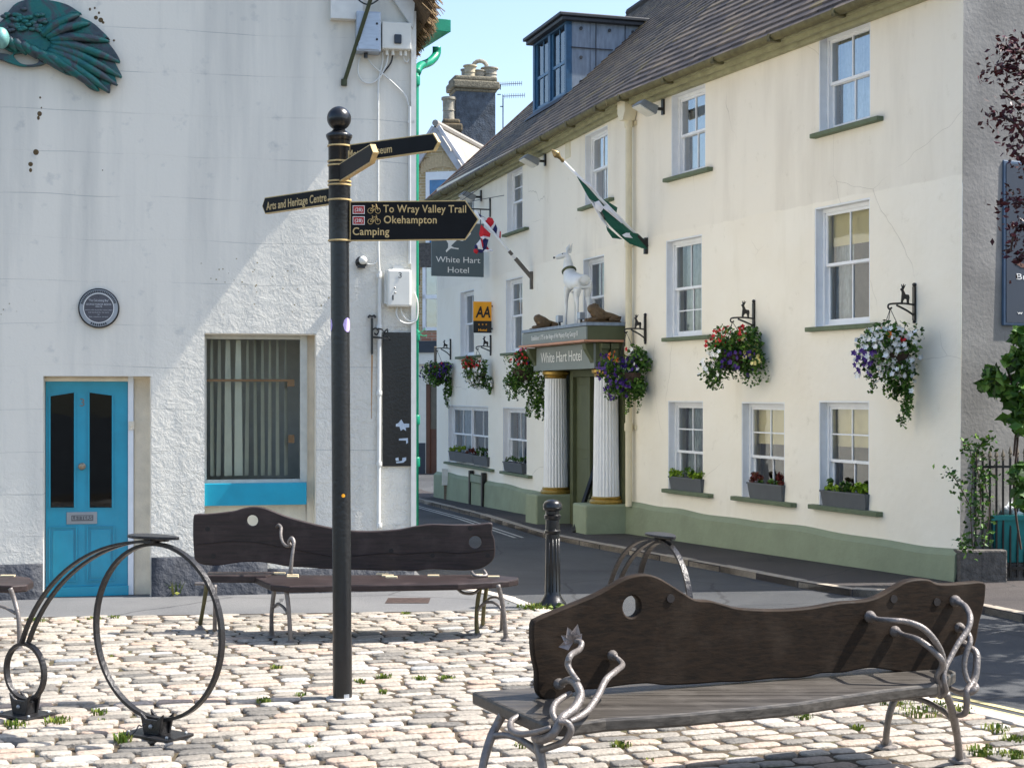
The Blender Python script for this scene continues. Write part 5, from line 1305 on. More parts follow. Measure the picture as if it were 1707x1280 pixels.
rod([(*U(1250,775),7.3),(*U(1320,800),7.2),(*U(1375,795),7.12),(*U(1408,770),7.12),(*U(1405,745),7.15)], [.013,.015,.017,.016,.010], 'tendril', arm2)
for x, y, r in ((742,325,.027),(898,418,.026),(1272,228,.027),(1300,395,.025),(1330,495,.018)): knob(*U(x,y), yb(U(x,y)[0])-.005, r, arm2)

# ---------------------------------------------------------------- far bench
fb = thing('bench', 'far carved dark wood bench before the shop window, partly behind the fingerpost', 'bench', (-1.1, 11.8, zg(11.8)), 0, 'carved wooden benches on the cobbles')
Fb = Frame(P3(325, 900, 11.95).x, 11.95, math.radians(2.5))
def X2(x, y): return (300+x/2.845, 820+y/2.845)
op = [(66,120),(78,104),(130,103),(200,96),(260,88),(300,76),(350,69),(400,74),(450,92),(500,112),(560,130),(620,146),(680,160),(740,172),(800,180),(880,184),(960,182),(1050,174),(1120,160),(1200,150),(1280,153),(1360,153),(1420,150),(1475,145),(1482,160),(1480,190),(1492,225),(1494,290),(1480,325),(1440,355),(1400,366),(1340,370),(1250,366),(1180,364),(1110,374),(1040,370),(960,372),(880,368),(800,366),(700,362),(600,356),(520,352),(440,338),(380,330),(300,330),(240,338),(180,346),(110,342),(75,320),(68,280),(64,200)]
ol = smooth_outline([Fb.hit(*X2(a,b)) for a, b in op], 3)
def circ2(x, y, r): u, z = Fb.hit(*X2(x,y)); return [(u+r*math.cos(-2*PI*i/18), z+r*math.sin(-2*PI*i/18)) for i in range(18)]
me = curve_mesh([ol, circ2(345,134,.045), circ2(1400,235,.050)], .055, .008); bk2 = part('backrest', me, M['wood'], fb, M=Fb.M)
m = MB(); ln = [(80,248),(160,240),(240,232),(320,234),(400,242),(470,256),(540,268),(620,284),(716,302)]
m.tube([(Fb.hit(*X2(a,b))[0], -.027, Fb.hit(*X2(a,b))[1]) for a, b in ln], .0055, 5, smooth=3)
ln = [(818,302),(900,294),(980,288),(1060,292),(1160,284),(1240,282),(1320,288),(1400,282),(1492,268)]
m.tube([(Fb.hit(*X2(a,b))[0], -.027, Fb.hit(*X2(a,b))[1]) for a, b in ln], .0055, 5, smooth=3)
part('carved_line', m, plain('groove', (26,18,18), .5), bk2, M=Fb.M)
m = MB()
for a, b in ((134,173),(160,302),(1002,276),(1198,298),(1376,170),(1459,299)):
    u, z = Fb.hit(*X2(a,b)); m.lathe([(.019,0),(.019,.004)], 12, T=Matrix.Translation((u,-.0285,z)) @ Matrix.Rotation(PI/2,4,'X'))
part('bolt_hole', m, plain('plug_dark2', (16,12,12), .6), bk2, M=Fb.M)
zs2 = zg(11.4)+.445
def az2(x, y): p = at_z(*X2(x,y), zs2); return (p.x, p.y)
fr_ = [az2(x,y) for x,y in ((430,438),(520,446),(640,444),(760,440),(900,440),(1040,438),(1200,436),(1320,434),(1480,426),(1560,420),(1604,412))]
bk_ = [az2(1600,402)]; p = az2(1480,396); 
poly = [az2(352,402), az2(385,418), *fr_, az2(1606,403), (Fb.w(Fb.hit(*X2(1480,300))[0],0,0).x-.03, 11.98), (Fb.w(.85,0,0).x, 11.95), az2(356,390)]
m = MB(); m.slab(poly, zs2-.05, zs2); part('seat', m, M['wood'], fb, bevel=.01)
m = MB(); x0 = P3(*X2(145,390), 12.1).x; q = az2(352,402); m.slab([(x0,11.83),(q[0]+.1,11.80),(q[0]+.15,12.1),(x0-.02,12.1)], zs2-.045, zs2+.01); part('seat_end', m, M['wood'], fb, bevel=.008)
m = MB()
for x, y in ((472,386),(535,402),(535,395),(960,388),(1003,404),(985,397),(1202,397),(1410,394),(1488,402)): p = at_z(*X2(x,y), zs2+.004); m.box(p.x-.045, p.x+.045, p.y-.02, p.y+.02, zs2+.001, zs2+.012)
part('pale_plug', m, plain('pale_plug', (214,196,160), .6), fb)
def rf(pts, rr, name, par, mat=M['iron']): return rod([(*X2(a,b), Y) for a, b, Y in pts], rr, name, par, mat, 5)
rf([(128,428,11.9),(118,500,11.92),(108,560,11.96),(96,625,12.05)], [.018,.017,.015,.018], 'leg', fb, M['mossiron']); rf([(165,440,11.6),(166,540,11.62),(165,655,11.7)], [.017,.015,.018], 'leg', fb)
rf([(450,445,11.55),(440,520,11.55),(434,600,11.6),(436,688,11.65)], [.018,.017,.016,.020], 'leg', fb); rf([(500,448,11.35),(512,520,11.33),(520,620,11.33),(526,720,11.34)], [.018,.017,.016,.020], 'leg', fb)
rf([(445,545,11.55),(465,530,11.5),(490,545,11.42),(510,572,11.35)], [.011,.011,.011,.013], 'brace', fb)
rf([(1425,445,11.7),(1412,520,11.7),(1406,600,11.72),(1410,680,11.75)], [.018,.017,.016,.020], 'leg', fb, M['mossiron']); rf([(1508,440,11.42),(1528,520,11.44),(1540,610,11.45),(1546,708,11.47)], [.018,.018,.016,.020], 'leg', fb)
rf([(1455,450,11.95),(1442,540,11.98),(1436,630,12.15)], [.017,.016,.017], 'leg', fb, M['mossiron']); rf([(1520,470,11.85),(1528,560,11.9),(1524,655,12.0)], [.015,.014,.015], 'leg', fb)
rf([(1412,560,11.7),(1440,528,11.66),(1480,522,11.58),(1512,540,11.5),(1532,572,11.46)], [.011]*5, 'brace', fb); rf([(1436,540,11.95),(1465,505,11.95),(1500,498,11.9),(1524,512,11.88)], [.010]*4, 'brace', fb)
for x, y, Y in ((526,726,11.34),(1546,712,11.47),(436,694,11.65),(1410,686,11.75),(96,630,12.05),(165,658,11.7),(1436,634,12.15)):
    p = P3(*X2(x,y), Y); p.z = zg(p.y)+.004; m = MB(); m.lathe([(.045,0),(.043,.010),(.024,.018),(.02,.035)], 8, tuple(p)); part('foot', m, M['iron'], fb, auto=30)
ar = rf([(524,388,11.42),(530,320,11.42),(538,262,11.44),(540,236,11.46),(530,218,11.48),(516,236,11.5),(524,252,11.5),(506,256,11.55),(486,236,11.62),(478,200,11.72),(480,170,11.8),(468,156,11.85),(458,166,11.92)], [.017,.014,.012,.015,.015,.014,.012,.012,.012,.013,.013,.013,.012], 'armrest', fb)
rf([(1440,370,11.85),(1452,395,11.8),(1400,395,11.75),(1384,378,11.8)], [.012]*4, 'armrest', fb); rf([(1320,462,11.8),(1345,478,11.7),(1390,480,11.66),(1418,462,11.68)], [.012]*4, 'tendril', fb); rf([(70,434,11.8),(110,434,11.8),(132,440,11.8)], [.012]*3, 'tendril', fb)
# leftmost bench, only its right end in view
lb = thing('bench', 'third bench cut off by the left edge, only its rounded seat end in view', 'bench', (-3.1, 10.6, zg(10.6)), 0, 'carved wooden benches on the cobbles')
Yl = 11.1; zl = zg(Yl)+.445
def az3(px, py): p = at_z(px, py, zl); return (p.x, p.y)
fe = [az3(x,y) for x,y in ((-20,975),(20,976),(45,974),(56,968),(50,962),(30,959.5),(-10,958))]
poly = [(fe[0][0]-1.9, fe[0][1]-.1), *fe, (fe[-1][0]-1.9, fe[-1][1]+.0)]
m = MB(); m.slab(poly, zl-.055, zl); part('seat', m, M['wood'], lb, bevel=.01)
m = MB(); p = at_z(12,960.5,zl); m.box(p.x-.05, p.x+.06, p.y-.02, p.y+.02, zl+.001, zl+.012); part('pale_plug', m, plain('pale_plug2', (214,196,160), .6), lb)
rod([(17,980,11.0),(24,1000,11.0),(31,1030,10.95),(33,1075,10.95)], [.018,.018,.017,.02], 'leg', lb); rod([(-10,1008,11.1),(8,1012,11.05),(26,1022,10.97)], [.012]*3, 'brace', lb)
rod([(-110,980,11.3),(-106,1030,11.3),(-104,1064,11.3)], [.018,.018,.02], 'leg', lb); rod([(-300,980,11.2),(-306,1030,11.2),(-308,1069,11.2)], [.018,.018,.02], 'leg', lb)
Fl3 = Frame(fe[-1][0]-1.9, 11.75, math.radians(2)); me = curve_mesh([smooth_outline([(0,zl+.05),(.5,zl+.04),(1,zl+.06),(1.6,zl+.04),(1.68,zl+.2),(1.6,zl+.42),(1.1,zl+.38),(.5,zl+.5),(0,zl+.4),(-.1,zl+.2)],4)], .055, .008); part('backrest', me, M['wood'], lb, M=Fl3.M)
p = P3(33,1078,10.95); p.z = zg(p.y)+.004; m = MB(); m.lathe([(.045,0),(.043,.010),(.024,.018),(.02,.035)], 8, tuple(p)); part('foot', m, M['iron'], lb, auto=30)
# ---------------------------------------------------------------- foliage helper
def leafs(n, fn, size, mb, rnd, flat=.35, elong=1.5):
    for _ in range(n):
        p = fn(); 
        if p is None: continue
        s = size*RN.uniform(.6, 1.25); a = Vector((RN.gauss(0,1), RN.gauss(0,1), RN.gauss(0,.7))).normalized(); b = a.cross(Vector((RN.gauss(0,1), RN.gauss(0,1), RN.gauss(0,1)))).normalized()
        c = a.cross(b)
        o = len(mb.v); mb.v += [p - a*s*elong*.5, p + b*s*.5 + c*s*.12, p + a*s*elong*.5, p - b*s*.5 + c*s*.12]
        mb.f += [(o, o+1, o+2), (o, o+2, o+3)]; mb.m += [0, 0]; r = min(1, max(0, RN.gauss(.45, .24))); rnd += [r, r]
def petals(pts, size, mb):
    for p in pts:
        n = Vector((RN.gauss(-.75,.35), RN.gauss(-.55,.35), RN.gauss(.1,.35))).normalized(); u = n.orthogonal().normalized(); v = n.cross(u); s = size*RN.uniform(.8,1.15)
        o = len(mb.v); k = 5; ph = RN.random()*6
        mb.v.append(p - n*s*.15)
        for i in range(2*k):
            a = ph+PI*i/k; r = s*(.55 if i % 2 else .34); mb.v.append(p + (u*math.cos(a)+v*math.sin(a))*r + n*s*.10*(1 if i % 2 else 0))
        for i in range(2*k): mb.f.append((o, o+1+i, o+1+(i+1)%(2*k))); mb.m.append(0)
def dense(mb, f): return f
# ---------------------------------------------------------------- stag brackets and hanging baskets
stag = [(.02,0),(.06,0),(.065,.05),(.10,.09),(.15,.085),(.165,.0),(.205,.0),(.20,.05),(.215,.12),(.20,.17),(.12,.18),(.085,.24),(.075,.27),(.10,.31),(.13,.37),(.09,.33),(.08,.38),(.06,.32),(.03,.37),(.04,.30),(.01,.28),(.0,.265),(.03,.25),(.04,.2),(.03,.13)]
def bracket(F, pxw, pytop, pyarm, pybot, pxtip, lab, mirror=False):
    u = F.s_(pxw); o = F.out_for(u, pxtip); zt, za, zb = F.z_(pxw,pytop), F.z_(pxw,pyarm), F.z_(pxw,pybot)
    t = thing('basket_bracket', lab, 'bracket', tuple(F.w(u,0,za)), F.a, 'stag topped iron brackets on the hotel')
    m = MB(); m.box(u-.018, u+.018, -.03, -.002, zb, zt); m.ball((u,-.016,zt+.02), .024, 8, 6); m.ball((u,-.016,zb-.015), .020, 8, 6)
    zo = F.w(u,o,0).y*0 + CAMZ-(pyarm-HY)/FPX*F.w(u,o,0).y
    zo = za
    m.tube([(u,-.03,za),(u,-o*.5,za+.01),(u,-o,za),(u,-o-.03,za-.03),(u,-o-.01,za-.055),(u,-o+.02,za-.04)], .011, 6, smooth=4)
    m.tube([(u,-.03,zb+.06),(u,-o*.35,zb+(za-zb)*.62),(u,-o*.75,za-.01)], .012, 6, smooth=4)
    part('arm', m, M['black'], t, M=F.M)
    hh = (zt-za)*1.1; k = hh/.38
    T = F.M @ Matrix.Translation((u, -o*.33, za+.01)) @ Matrix.Rotation(PI/2, 4, 'Z') @ Matrix.Translation((-.0,0,0))
    me = curve_mesh([[(-(x-.11)*k*-1, z*k) for x, z in stag]], .012); me.transform(Matrix.Diagonal((1,1,1,1)))
    m2 = part('stag', me, M['black'], t, M=F.M @ Matrix.Translation((u, -o*.42, za+.008)) @ Matrix.Rotation(PI/2, 4, 'Z'))
    return F.w(u, o, za-.05), o
def basket(hook, lab, cy, w, h, trail, cols, seed, n=2200, leafcol='leaf', drop=.0):
    """hook world point; foliage ball centre cy below the hook; w half width, h half height; trail: list of (dx, length, width)"""
    RN.seed(seed)
    c = Vector(hook) - Vector((0,0,cy))
    t = thing('hanging_basket', lab, 'hanging basket', tuple(c), 0, 'flower baskets hung along the hotel front')
    m = MB(); top = c+Vector((0,0,h*.35))
    for a in (0, 2.1, 4.2): m.tube([Vector(hook), top+Vector((w*.5*math.cos(a), w*.5*math.sin(a), -.05))], .004, 4)
    part('chain', m, M['black'], t)
    m = MB(); m.lathe([(.02,-h*.55),(w*.32,-h*.45),(w*.48,-h*.1),(w*.52,h*.05)], 14, tuple(c)); part('basket', m, M['bark'], t)
    m = MB(); rnd = []
    lobes = [(Vector((RN.uniform(-.62,.62)*w, RN.uniform(-.55,.35)*w, RN.uniform(-.55,.6)*h)), RN.uniform(.28,.50)*w) for _ in range(22)]
    def f():
        q, r = RN.choice(lobes); d = Vector((RN.gauss(0,1),RN.gauss(0,1),RN.gauss(0,1))).normalized()*r*RN.random()**.35
        return c+q+d
    leafs(n, f, .040, m, rnd)
    strands = []
    for dx, ln, wd, k in trail:
        for _ in range(k):
            x0 = dx*w+RN.uniform(-wd,wd)*w; y0 = RN.uniform(-.45,.35)*w; L_ = ln*RN.uniform(.45,1.05); ph = RN.random()*6
            pts = [c+Vector((x0+.025*math.sin(ph+s*5*L_/.5), y0, -h*.25-L_*s)) for s in [i/8 for i in range(9)]]; strands.append(pts)
            def g(pts=pts):
                s = RN.random()**.8*7.99; i = int(s); q = pts[i].lerp(pts[i+1], s-i); return q+Vector((RN.gauss(0,.018),RN.gauss(0,.018),0))
            leafs(int(50*L_/.4), g, .034, m, rnd)
    part('foliage', m, M[leafcol], t, rnd=rnd)
    for key, k, reg in cols:
        m = MB(); pts = []
        while len(pts) < k:
            q, r = RN.choice(lobes); d = Vector((RN.gauss(-.55,.8),RN.gauss(-.75,.7),RN.gauss(.05,.9))).normalized()*r*RN.uniform(.95,1.12); p = c+q+d
            rel = ((p.x-c.x)/w, (p.z-c.z)/h)
            if reg[0] <= rel[0] <= reg[1] and reg[2] <= rel[1] <= reg[3]: pts.append(p)
        if key == 'pwhite' and trail:
            for s_ in strands[:]:
                for _ in range(3 if k > 90 else 0): pts.append(s_[RN.randint(0,4)]+Vector((RN.gauss(0,.03),-.03,0)))
        petals(pts, .066 if key != 'pred' else .056, m); part('flowers', m, M[key], t)
    return t
h1, o1 = bracket(FR, 1526, 478, 508, 534, 1484, 'stag topped iron bracket above the white flowered basket, nearest the gable')
basket(h1, 'hanging basket massed with white flowers and purple at its left, nearest the gable', .49, .40, .31, [(-.1,.40,.35,10),(.35,.70,.15,14)], [('pwhite',340,(-.9,1.1,-1,.9)),('ppurple',36,(-1.2,-.55,-.9,.1)),('porange',6,(-.5,0,.3,1.2)),('pred',7,(-.2,.3,.4,1.5))], 21, 2100)
h2, o2 = bracket(FR, 1258, 505, 531, 550, 1221, 'stag topped iron bracket above the red and yellow flowered basket')
basket(h2, 'hanging basket with red top, pale yellow right side and purple flowers between two windows', .42, .44, .38, [(-.55,.36,.25,12),(.3,.25,.3,6)], [('pred',55,(-.9,.3,.3,1.3)),('ppurple',46,(-.6,.6,-.7,.1)),('pyellow',40,(.2,1.1,-.4,.6)),('pwhite',26,(-1.1,-.5,-.8,.1))], 22, 2600)
h3, o3 = bracket(FR, 1077, 527, 549, 570, 1044, 'stag topped iron bracket just right of the porch')
basket(h3, 'large hanging basket of deep purple flowers beside the right porch column', .62, .42, .52, [(.25,.42,.3,12),(-.4,.2,.3,5)], [('ppurple',150,(-1.2,.1,-.9,.6)),('ppurple',22,(.1,1.0,-.8,.6)),('porange',9,(-.7,-.2,.4,1.1)),('pwhite',30,(-.3,1.1,-.4,.8)),('pred',4,(-.6,.0,.7,1.3))], 23, 3000)
h4 = FL.w(FL.s_(873,.55), .55, FL.z_(873,566,.55))
basket(Vector(h4), 'hanging basket of red flowers with long ivy trails left of the porch sign', .52, .42, .40, [(.55,.75,.35,16),(-.3,.42,.45,12)], [('pred',30,(-.6,.4,.2,1.2)),('ppink',14,(-.6,.4,.3,1.2)),('ppurple',7,(.1,.9,-.4,.3)),('pwhite',12,(-.3,.9,-1,.4))], 24, 1900)
h5, o5 = bracket(FL, 819, 562, 578, 590, 796, 'stag topped iron bracket under the amber and black sign')
basket(h5, 'hanging basket red above and white below, under the amber and black sign', .46, .34, .40, [(.6,.34,.15,7),(-.2,.2,.4,6)], [('pred',70,(-.9,.9,.2,1.3)),('pwhite',95,(-1,.3,-1,.2)),('pwhite',16,(-.2,.9,0,.8))], 25, 1700)
h6, o6 = bracket(FL, 752, 568, 581, 597, 729, 'stag topped iron bracket at the far corner of the hotel')
basket(h6, 'dark violet and green hanging basket at the far corner of the hotel', .50, .36, .27, [(.65,.68,.18,12)], [('ppurple',80,(0,1.2,-.5,.9)),('pred',8,(-.4,.3,.5,1.3)),('ppurple',24,(-1.1,0,-.5,.9))], 26, 1700)
RN.seed(5)
# ---------------------------------------------------------------- window planters
def planter(F, pl, pr, pyt, pyb, cols, lab, seed, lights=1):
    RN.seed(seed); ub = (F.s_(pl, .03)+F.s_(pr, .03))/2; w = F.s_(pr,.03)-F.s_(pl,.03); pc = (pl+pr)/2
    z0 = F.z_(pc, pyb, .03); z1 = F.z_(pc, pyt, .03)
    t = thing('planter', lab, 'planter', tuple(F.w(ub,0,z0)), F.a, 'grey planters on the hotel sills')
    a, b = ub-w/2, ub+w/2; m = MB(); y0, y1 = -.065, .085; k = .025
    m.add([(a+k,y0+k,z0),(b-k,y0+k,z0),(b-k,y1-k,z0),(a+k,y1-k,z0),(a,y0,z1),(b,y0,z1),(b,y1,z1),(a,y1,z1)], [(3,2,1,0),(0,1,5,4),(1,2,6,5),(2,3,7,6),(3,0,4,7)])
    m.box(a-.006,b+.006,y0-.008,y0+.004,z1-.02,z1+.002)
    part('trough', m, M['planter'], t, M=F.M)
    m = MB(); m.box(a+.01,b-.01,y0+.01,y1-.01,z1-.03,z1-.01); part('soil', m, M['bark'], t, M=F.M)
    for key, fa, fb_, hh, n in cols:
        m = MB(); rnd = []
        cl = [(RN.uniform(a+(b-a)*fa+.03, a+(b-a)*fb_-.03), RN.uniform(y0+.02,y1-.02), z1+RN.uniform(.0, hh*.6), RN.uniform(.03,.06)) for _ in range(7)]
        def f():
            x, y, z, r = RN.choice(cl); d = Vector((RN.gauss(0,1),RN.gauss(0,1),RN.gauss(0,1))).normalized()*r*RN.random()**.4; return Vector((x,y,z))+d
        if key in ('leaf','lime','deadleaf'):
            leafs(n, f, .032, m, rnd); part('foliage', m, M[key], t, M=F.M, rnd=rnd)
        else: petals([f() for _ in range(n)], .036, m); part('flowers', m, M[key], t, M=F.M)
planter(FR,1118,1171,796,818,[('lime',0,.45,.13,260),('lime',.55,1,.13,260),('leaf',.3,.7,.2,120)],'grey planter of lime foliage with dark sprigs, on the sill nearest the porch',31)
planter(FR,1249,1306,806,833,[('deadleaf',0,1,.17,420),('leaf',.2,.8,.1,60)],'grey planter of dark red foliage on the middle sill',32)
planter(FR,1371,1446,820,848,[('lime',.5,1,.14,330),('leaf',0,.55,.2,260),('lime',0,.3,.1,120),('pyellow',.1,.5,.16,6)],'grey planter of lime foliage on the sill nearest the gable',33)
planter(FL,750,773,753,769,[('lime',0,1,.17,260)],'leftmost of three small grey planters, with lime foliage',34)
planter(FL,772,790,756,771,[('deadleaf',0,1,.17,220)],'middle of three small grey planters, with dark red foliage',35)
planter(FL,790,814,760,776,[('leaf',0,1,.2,220),('pwhite',0,1,.16,14)],'rightmost of three small grey planters, with white flowers',36)
planter(FL,841,872,771,787,[('leaf',0,1,.2,170),('ppurple',0,.55,.17,16),('pwhite',.4,1,.22,14)],'grey planter of purple and white flowers alone on its sill left of the porch',37)
RN.seed(6)
# ---------------------------------------------------------------- signs on the hotel
u0 = FL.s_(818); PS = FL.w(u0,0,0); FS2 = Frame(PS.x, PS.y, FL.a+PI/2)
hs = thing('hanging_sign', 'slate grey hanging sign with a white leaping hart reading White Hart Hotel', 'hanging sign', tuple(FL.w(u0,0,4.5)))
xa, xb = FS2.s_(719), FS2.s_(806); zt_, zb_ = FS2.z_(760, 372), FS2.z_(760, 461)
m = MB(); m.box(xa, xb, -.025, .025, zb_, zt_); bd = part('board', m, M['signdark'], hs, M=FS2.M, bevel=.006)
text_on(FS2, bd, 'White Hart', FS2.s_(726), FS2.s_(800), FS2.z_(760,438), .115, M['white'], .027)
text_on(FS2, bd, 'Hotel', FS2.s_(746), FS2.s_(781), FS2.z_(760,455), .115, M['white'], .027)
hp = [(743,418),(747,413),(747,406),(744,401),(749,396),(752,388),(756,384),(768,384),(776,380),(778,374),(783,378),(782,384),(785,390),(778,398),(771,402),(762,400),(757,405),(752,410),(757,413),(765,414),(764,416),(752,414),(748,417),(744,421)]
me = curve_mesh([[FS2.hit(a,b,.027) for a,b in hp]], .003); part('leaping_hart', me, M['white'], bd, M=FS2.M @ Matrix.Translation((0,-.027,0)))
m = MB(); zz = FS2.z_(800,349); m.tube([(xa+.2,0,zz),(0,0,zz)], .014, 6); m.box(-.03,.0,-.02,.02,FS2.z_(816,362),FS2.z_(816,331)); m.tube([(FS2.s_(801),0,zz),(FS2.s_(801),0,zt_)], .008, 6); m.tube([(xa+.25,0,zz),(xa+.25,0,zt_)], .008, 6)
zz2 = FS2.z_(785,336); m.tube([FS2.M.inverted() @ P3(784,336,29.4), FS2.M.inverted() @ P3(840,326,27.9)], .007, 5)
m.tube([FS2.M.inverted() @ P3(766,337,29.6), FS2.M.inverted() @ P3(838,288,28.9)], .006, 5); m.tube([FS2.M.inverted() @ P3(772,326,29.5), FS2.M.inverted() @ P3(788,308,29.8)], .006, 5)
part('bracket', m, M['black'], hs, M=FS2.M)
u0 = FL.s_(821); PS = FL.w(u0,0,0); FS3 = Frame(PS.x, PS.y, FL.a+PI/2)
aa = thing('rating_sign', 'square amber and black hotel rating sign projecting from the wall', 'sign', tuple(FL.w(u0,0,3.7)))
xa, xb = FS3.s_(789), FS3.s_(819); z2, z1, z0 = FS3.z_(804,503), FS3.z_(804,535), FS3.z_(804,555)
m = MB(); m.box(xa,xb,-.02,.02,z1,z2); ap = part('amber_panel', m, M['yellow'], aa, M=FS3.M); m = MB(); m.box(xa,xb,-.02,.02,z0,z1-.002); bp = part('black_panel', m, M['black'], aa, M=FS3.M)
text_on(FS3, ap, 'AA', FS3.s_(792), FS3.s_(817), FS3.z_(804,529), .21, M['black'], .022, shear=.18, offset=.03)
text_on(FS3, bp, 'Hotel', FS3.s_(797), FS3.s_(811), FS3.z_(804,552), .045, M['yellow'], .022, offset=.02)
m = MB()
for px in (798, 804, 810):
    u, z = FS3.hit(px, 541); ps = [(u+(.022 if i % 2 == 0 else .009)*math.sin(i*PI/5), z+(.022 if i % 2 == 0 else .009)*math.cos(i*PI/5)) for i in range(10)][::-1]; m.prism(ps, -.024, -.021)
part('star', m, M['yellow'], bp, M=FS3.M)
m = MB(); m.box(xb,0.0,-.012,.012,z2-.1,z2-.07); m.box(xb,0.0,-.012,.012,z0+.07,z0+.1); part('fixing', m, M['black'], aa, M=FS3.M)
# floodlights under the eaves and the two on the porch
def flood(F, px, py, w, lab, outd=.3):
    u, z = F.hit(px, py, outd); t = thing('floodlight', lab, 'floodlight', tuple(F.w(u,outd,z)), F.a, 'floodlights below the eaves')
    T = Matrix.Translation((u,-outd,z)) @ Matrix.Rotation(math.radians(-22),4,'X')
    m = MB(); m.add([(-w,-.16,-.03),(w,-.16,-.03),(w,.14,-.05),(-w,.14,-.05),(-w*.7,-.10,.07),(w*.7,-.10,.07),(w*.8,.14,.08),(-w*.8,.14,.08)], [(3,2,1,0),(4,5,6,7),(0,1,5,4),(1,2,6,5),(2,3,7,6),(3,0,4,7)], T=T); part('housing', m, M['grey'], t, M=F.M)
    m = MB(); m.box(-w*.9,w*.9,-.14,.12,-.062,-.045,T=T @ Matrix.Rotation(math.radians(-4),4,'X')); part('lamp_glass', m, M['box'], t, M=F.M)
    m = MB(); m.box(u-.02,u+.02,-outd+.12,-.0,z-.02,z+.02); m.box(u-.03,u+.03,-.03,0,z-.08,z+.14); part('bracket', m, M['steel'], t, M=F.M)
flood(FL, 1075, 178, .13, 'grey floodlight under the gutter just right of the downpipe hopper') if False else flood(FR, 1076, 180, .13, 'grey floodlight under the gutter just right of the downpipe hopper')
flood(FL, 883, 268, .15, 'grey floodlight under the gutter between the two flags'); flood(FL, 779, 328, .13, 'small pale floodlight at the far end of the gutter')
flood(FR, 1490, 6, .13, 'unused') if False else None
# flagpoles and flags
def cloth(F, fn, nu, nv, colf, parent, mats, name='flag'):
    m = MB(); 
    for j in range(nv+1):
        for i in range(nu+1): m.v.append(Vector(fn(i/nu, j/nv)))
    for j in range(nv):
        for i in range(nu):
            a = j*(nu+1)+i; m.f.append((a, a+1, a+nu+2, a+nu+1)); m.m.append(colf((i+.5)/nu, (j+.5)/nv))
    o = part(name, m, mats, parent, smooth=True); s = o.modifiers.new('t','SOLIDIFY'); s.thickness = .006; return o
# green and white county flag wrapped round its pole
u = FR.s_(1079); wb = FR.w(u,.03,FR.z_(1079,408)); o_ = FR.out_for(u, 930); tp = FR.w(u,o_,0); tp.z = CAMZ-(260-HY)/FPX*tp.y
fl1 = thing('flag', 'green flag with white cross wrapped round a white pole slanting up from the hotel wall', 'flag', tuple(wb))
m = MB(); m.tube([wb, tp], [.028,.020], 10); part('pole', m, M['white_p'], fl1, smooth=True)
m = MB(); dd = (tp-wb).normalized(); T = Matrix.Translation(tp) @ dd.to_track_quat('Z','Y').to_matrix().to_4x4(); m.lathe([(.022,-.12),(.03,-.1),(.022,-.06),(.03,-.02),(.055,.02),(.05,.05),(.03,.09),(.0,.14)], 14, T=T); part('finial', m, plain('finial_gilt', (140,122,84), .35, .2, 20, metal=.6), fl1, smooth=True)
m = MB(); m.tube([wb.lerp(tp,-.02), wb.lerp(tp,.10)], .038, 8); zz = FR.z_(1079,408); m.box(u-.025,u+.025,-.05,0,zz-.14,zz+.1,T=FR.M); part('socket', m, M['steel'], fl1)
def folded(root, tp, wb, org, k, patches, mats):
    """cloth folds lying about the plane of the pole: (material index, depth behind the pole, outline)"""
    F = Frame(tp.x, tp.y, math.atan2(wb.y-tp.y, wb.x-tp.x)); m = MB()
    for mi, dep, pl in patches:
        m.mi = mi; n = len(pl); pts = []
        cx = sum(p[0] for p in pl)/n; cy = sum(p[1] for p in pl)/n
        for q, (x, y) in enumerate(pl):
            u, z = F.hit(org[0]+x/k, org[1]+y/k); w_ = dep+.022*math.sin(u*19+z*13+dep*40); pts.append((u, w_, z))
        u, z = F.hit(org[0]+cx/k, org[1]+cy/k); c = (u, dep-.035, z)
        m.add(pts+[c], [(i, (i+1) % n, n) for i in range(n)])
    o = part('cloth', m, mats, root, M=F.M); b = o.modifiers.new('t','SOLIDIFY'); b.thickness = .008
folded(fl1, tp, wb, (910,240), 6.737, [
 (0,.0,[(340,370),(400,430),(580,575),(640,690),(540,650),(480,620),(440,550)]), (0,.06,[(570,560),(825,710),(800,820),(690,740),(600,700)]),
 (1,-.03,[(395,405),(470,445),(585,560),(580,585),(400,432)]), (1,-.05,[(530,660),(570,645),(625,720),(598,772),(550,735)]), (1,-.06,[(610,712),(670,690),(845,880),(835,897),(620,732)]),
 (0,-.02,[(585,765),(620,722),(840,890),(1010,1035),(1025,1010),(1140,1110),(1135,1185),(1060,1175),(940,1120),(860,1060),(790,1000),(710,930),(640,850)]),
 (0,.05,[(700,915),(830,1040),(870,1070),(770,1050),(712,970)]), (1,.03,[(800,800),(830,800),(1024,1010),(1010,1037),(850,890)]),
 (1,.02,[(480,610),(545,650),(600,765),(645,850),(712,935),(700,940),(615,850)]), (1,-.09,[(820,1030),(860,1010),(910,1010),(900,1025),(940,1065),(850,1055)]),
 (2,-.04,[(596,770),(606,760),(650,850),(640,852)])], [M['fgreen'], M['fwhite'], M['black']])
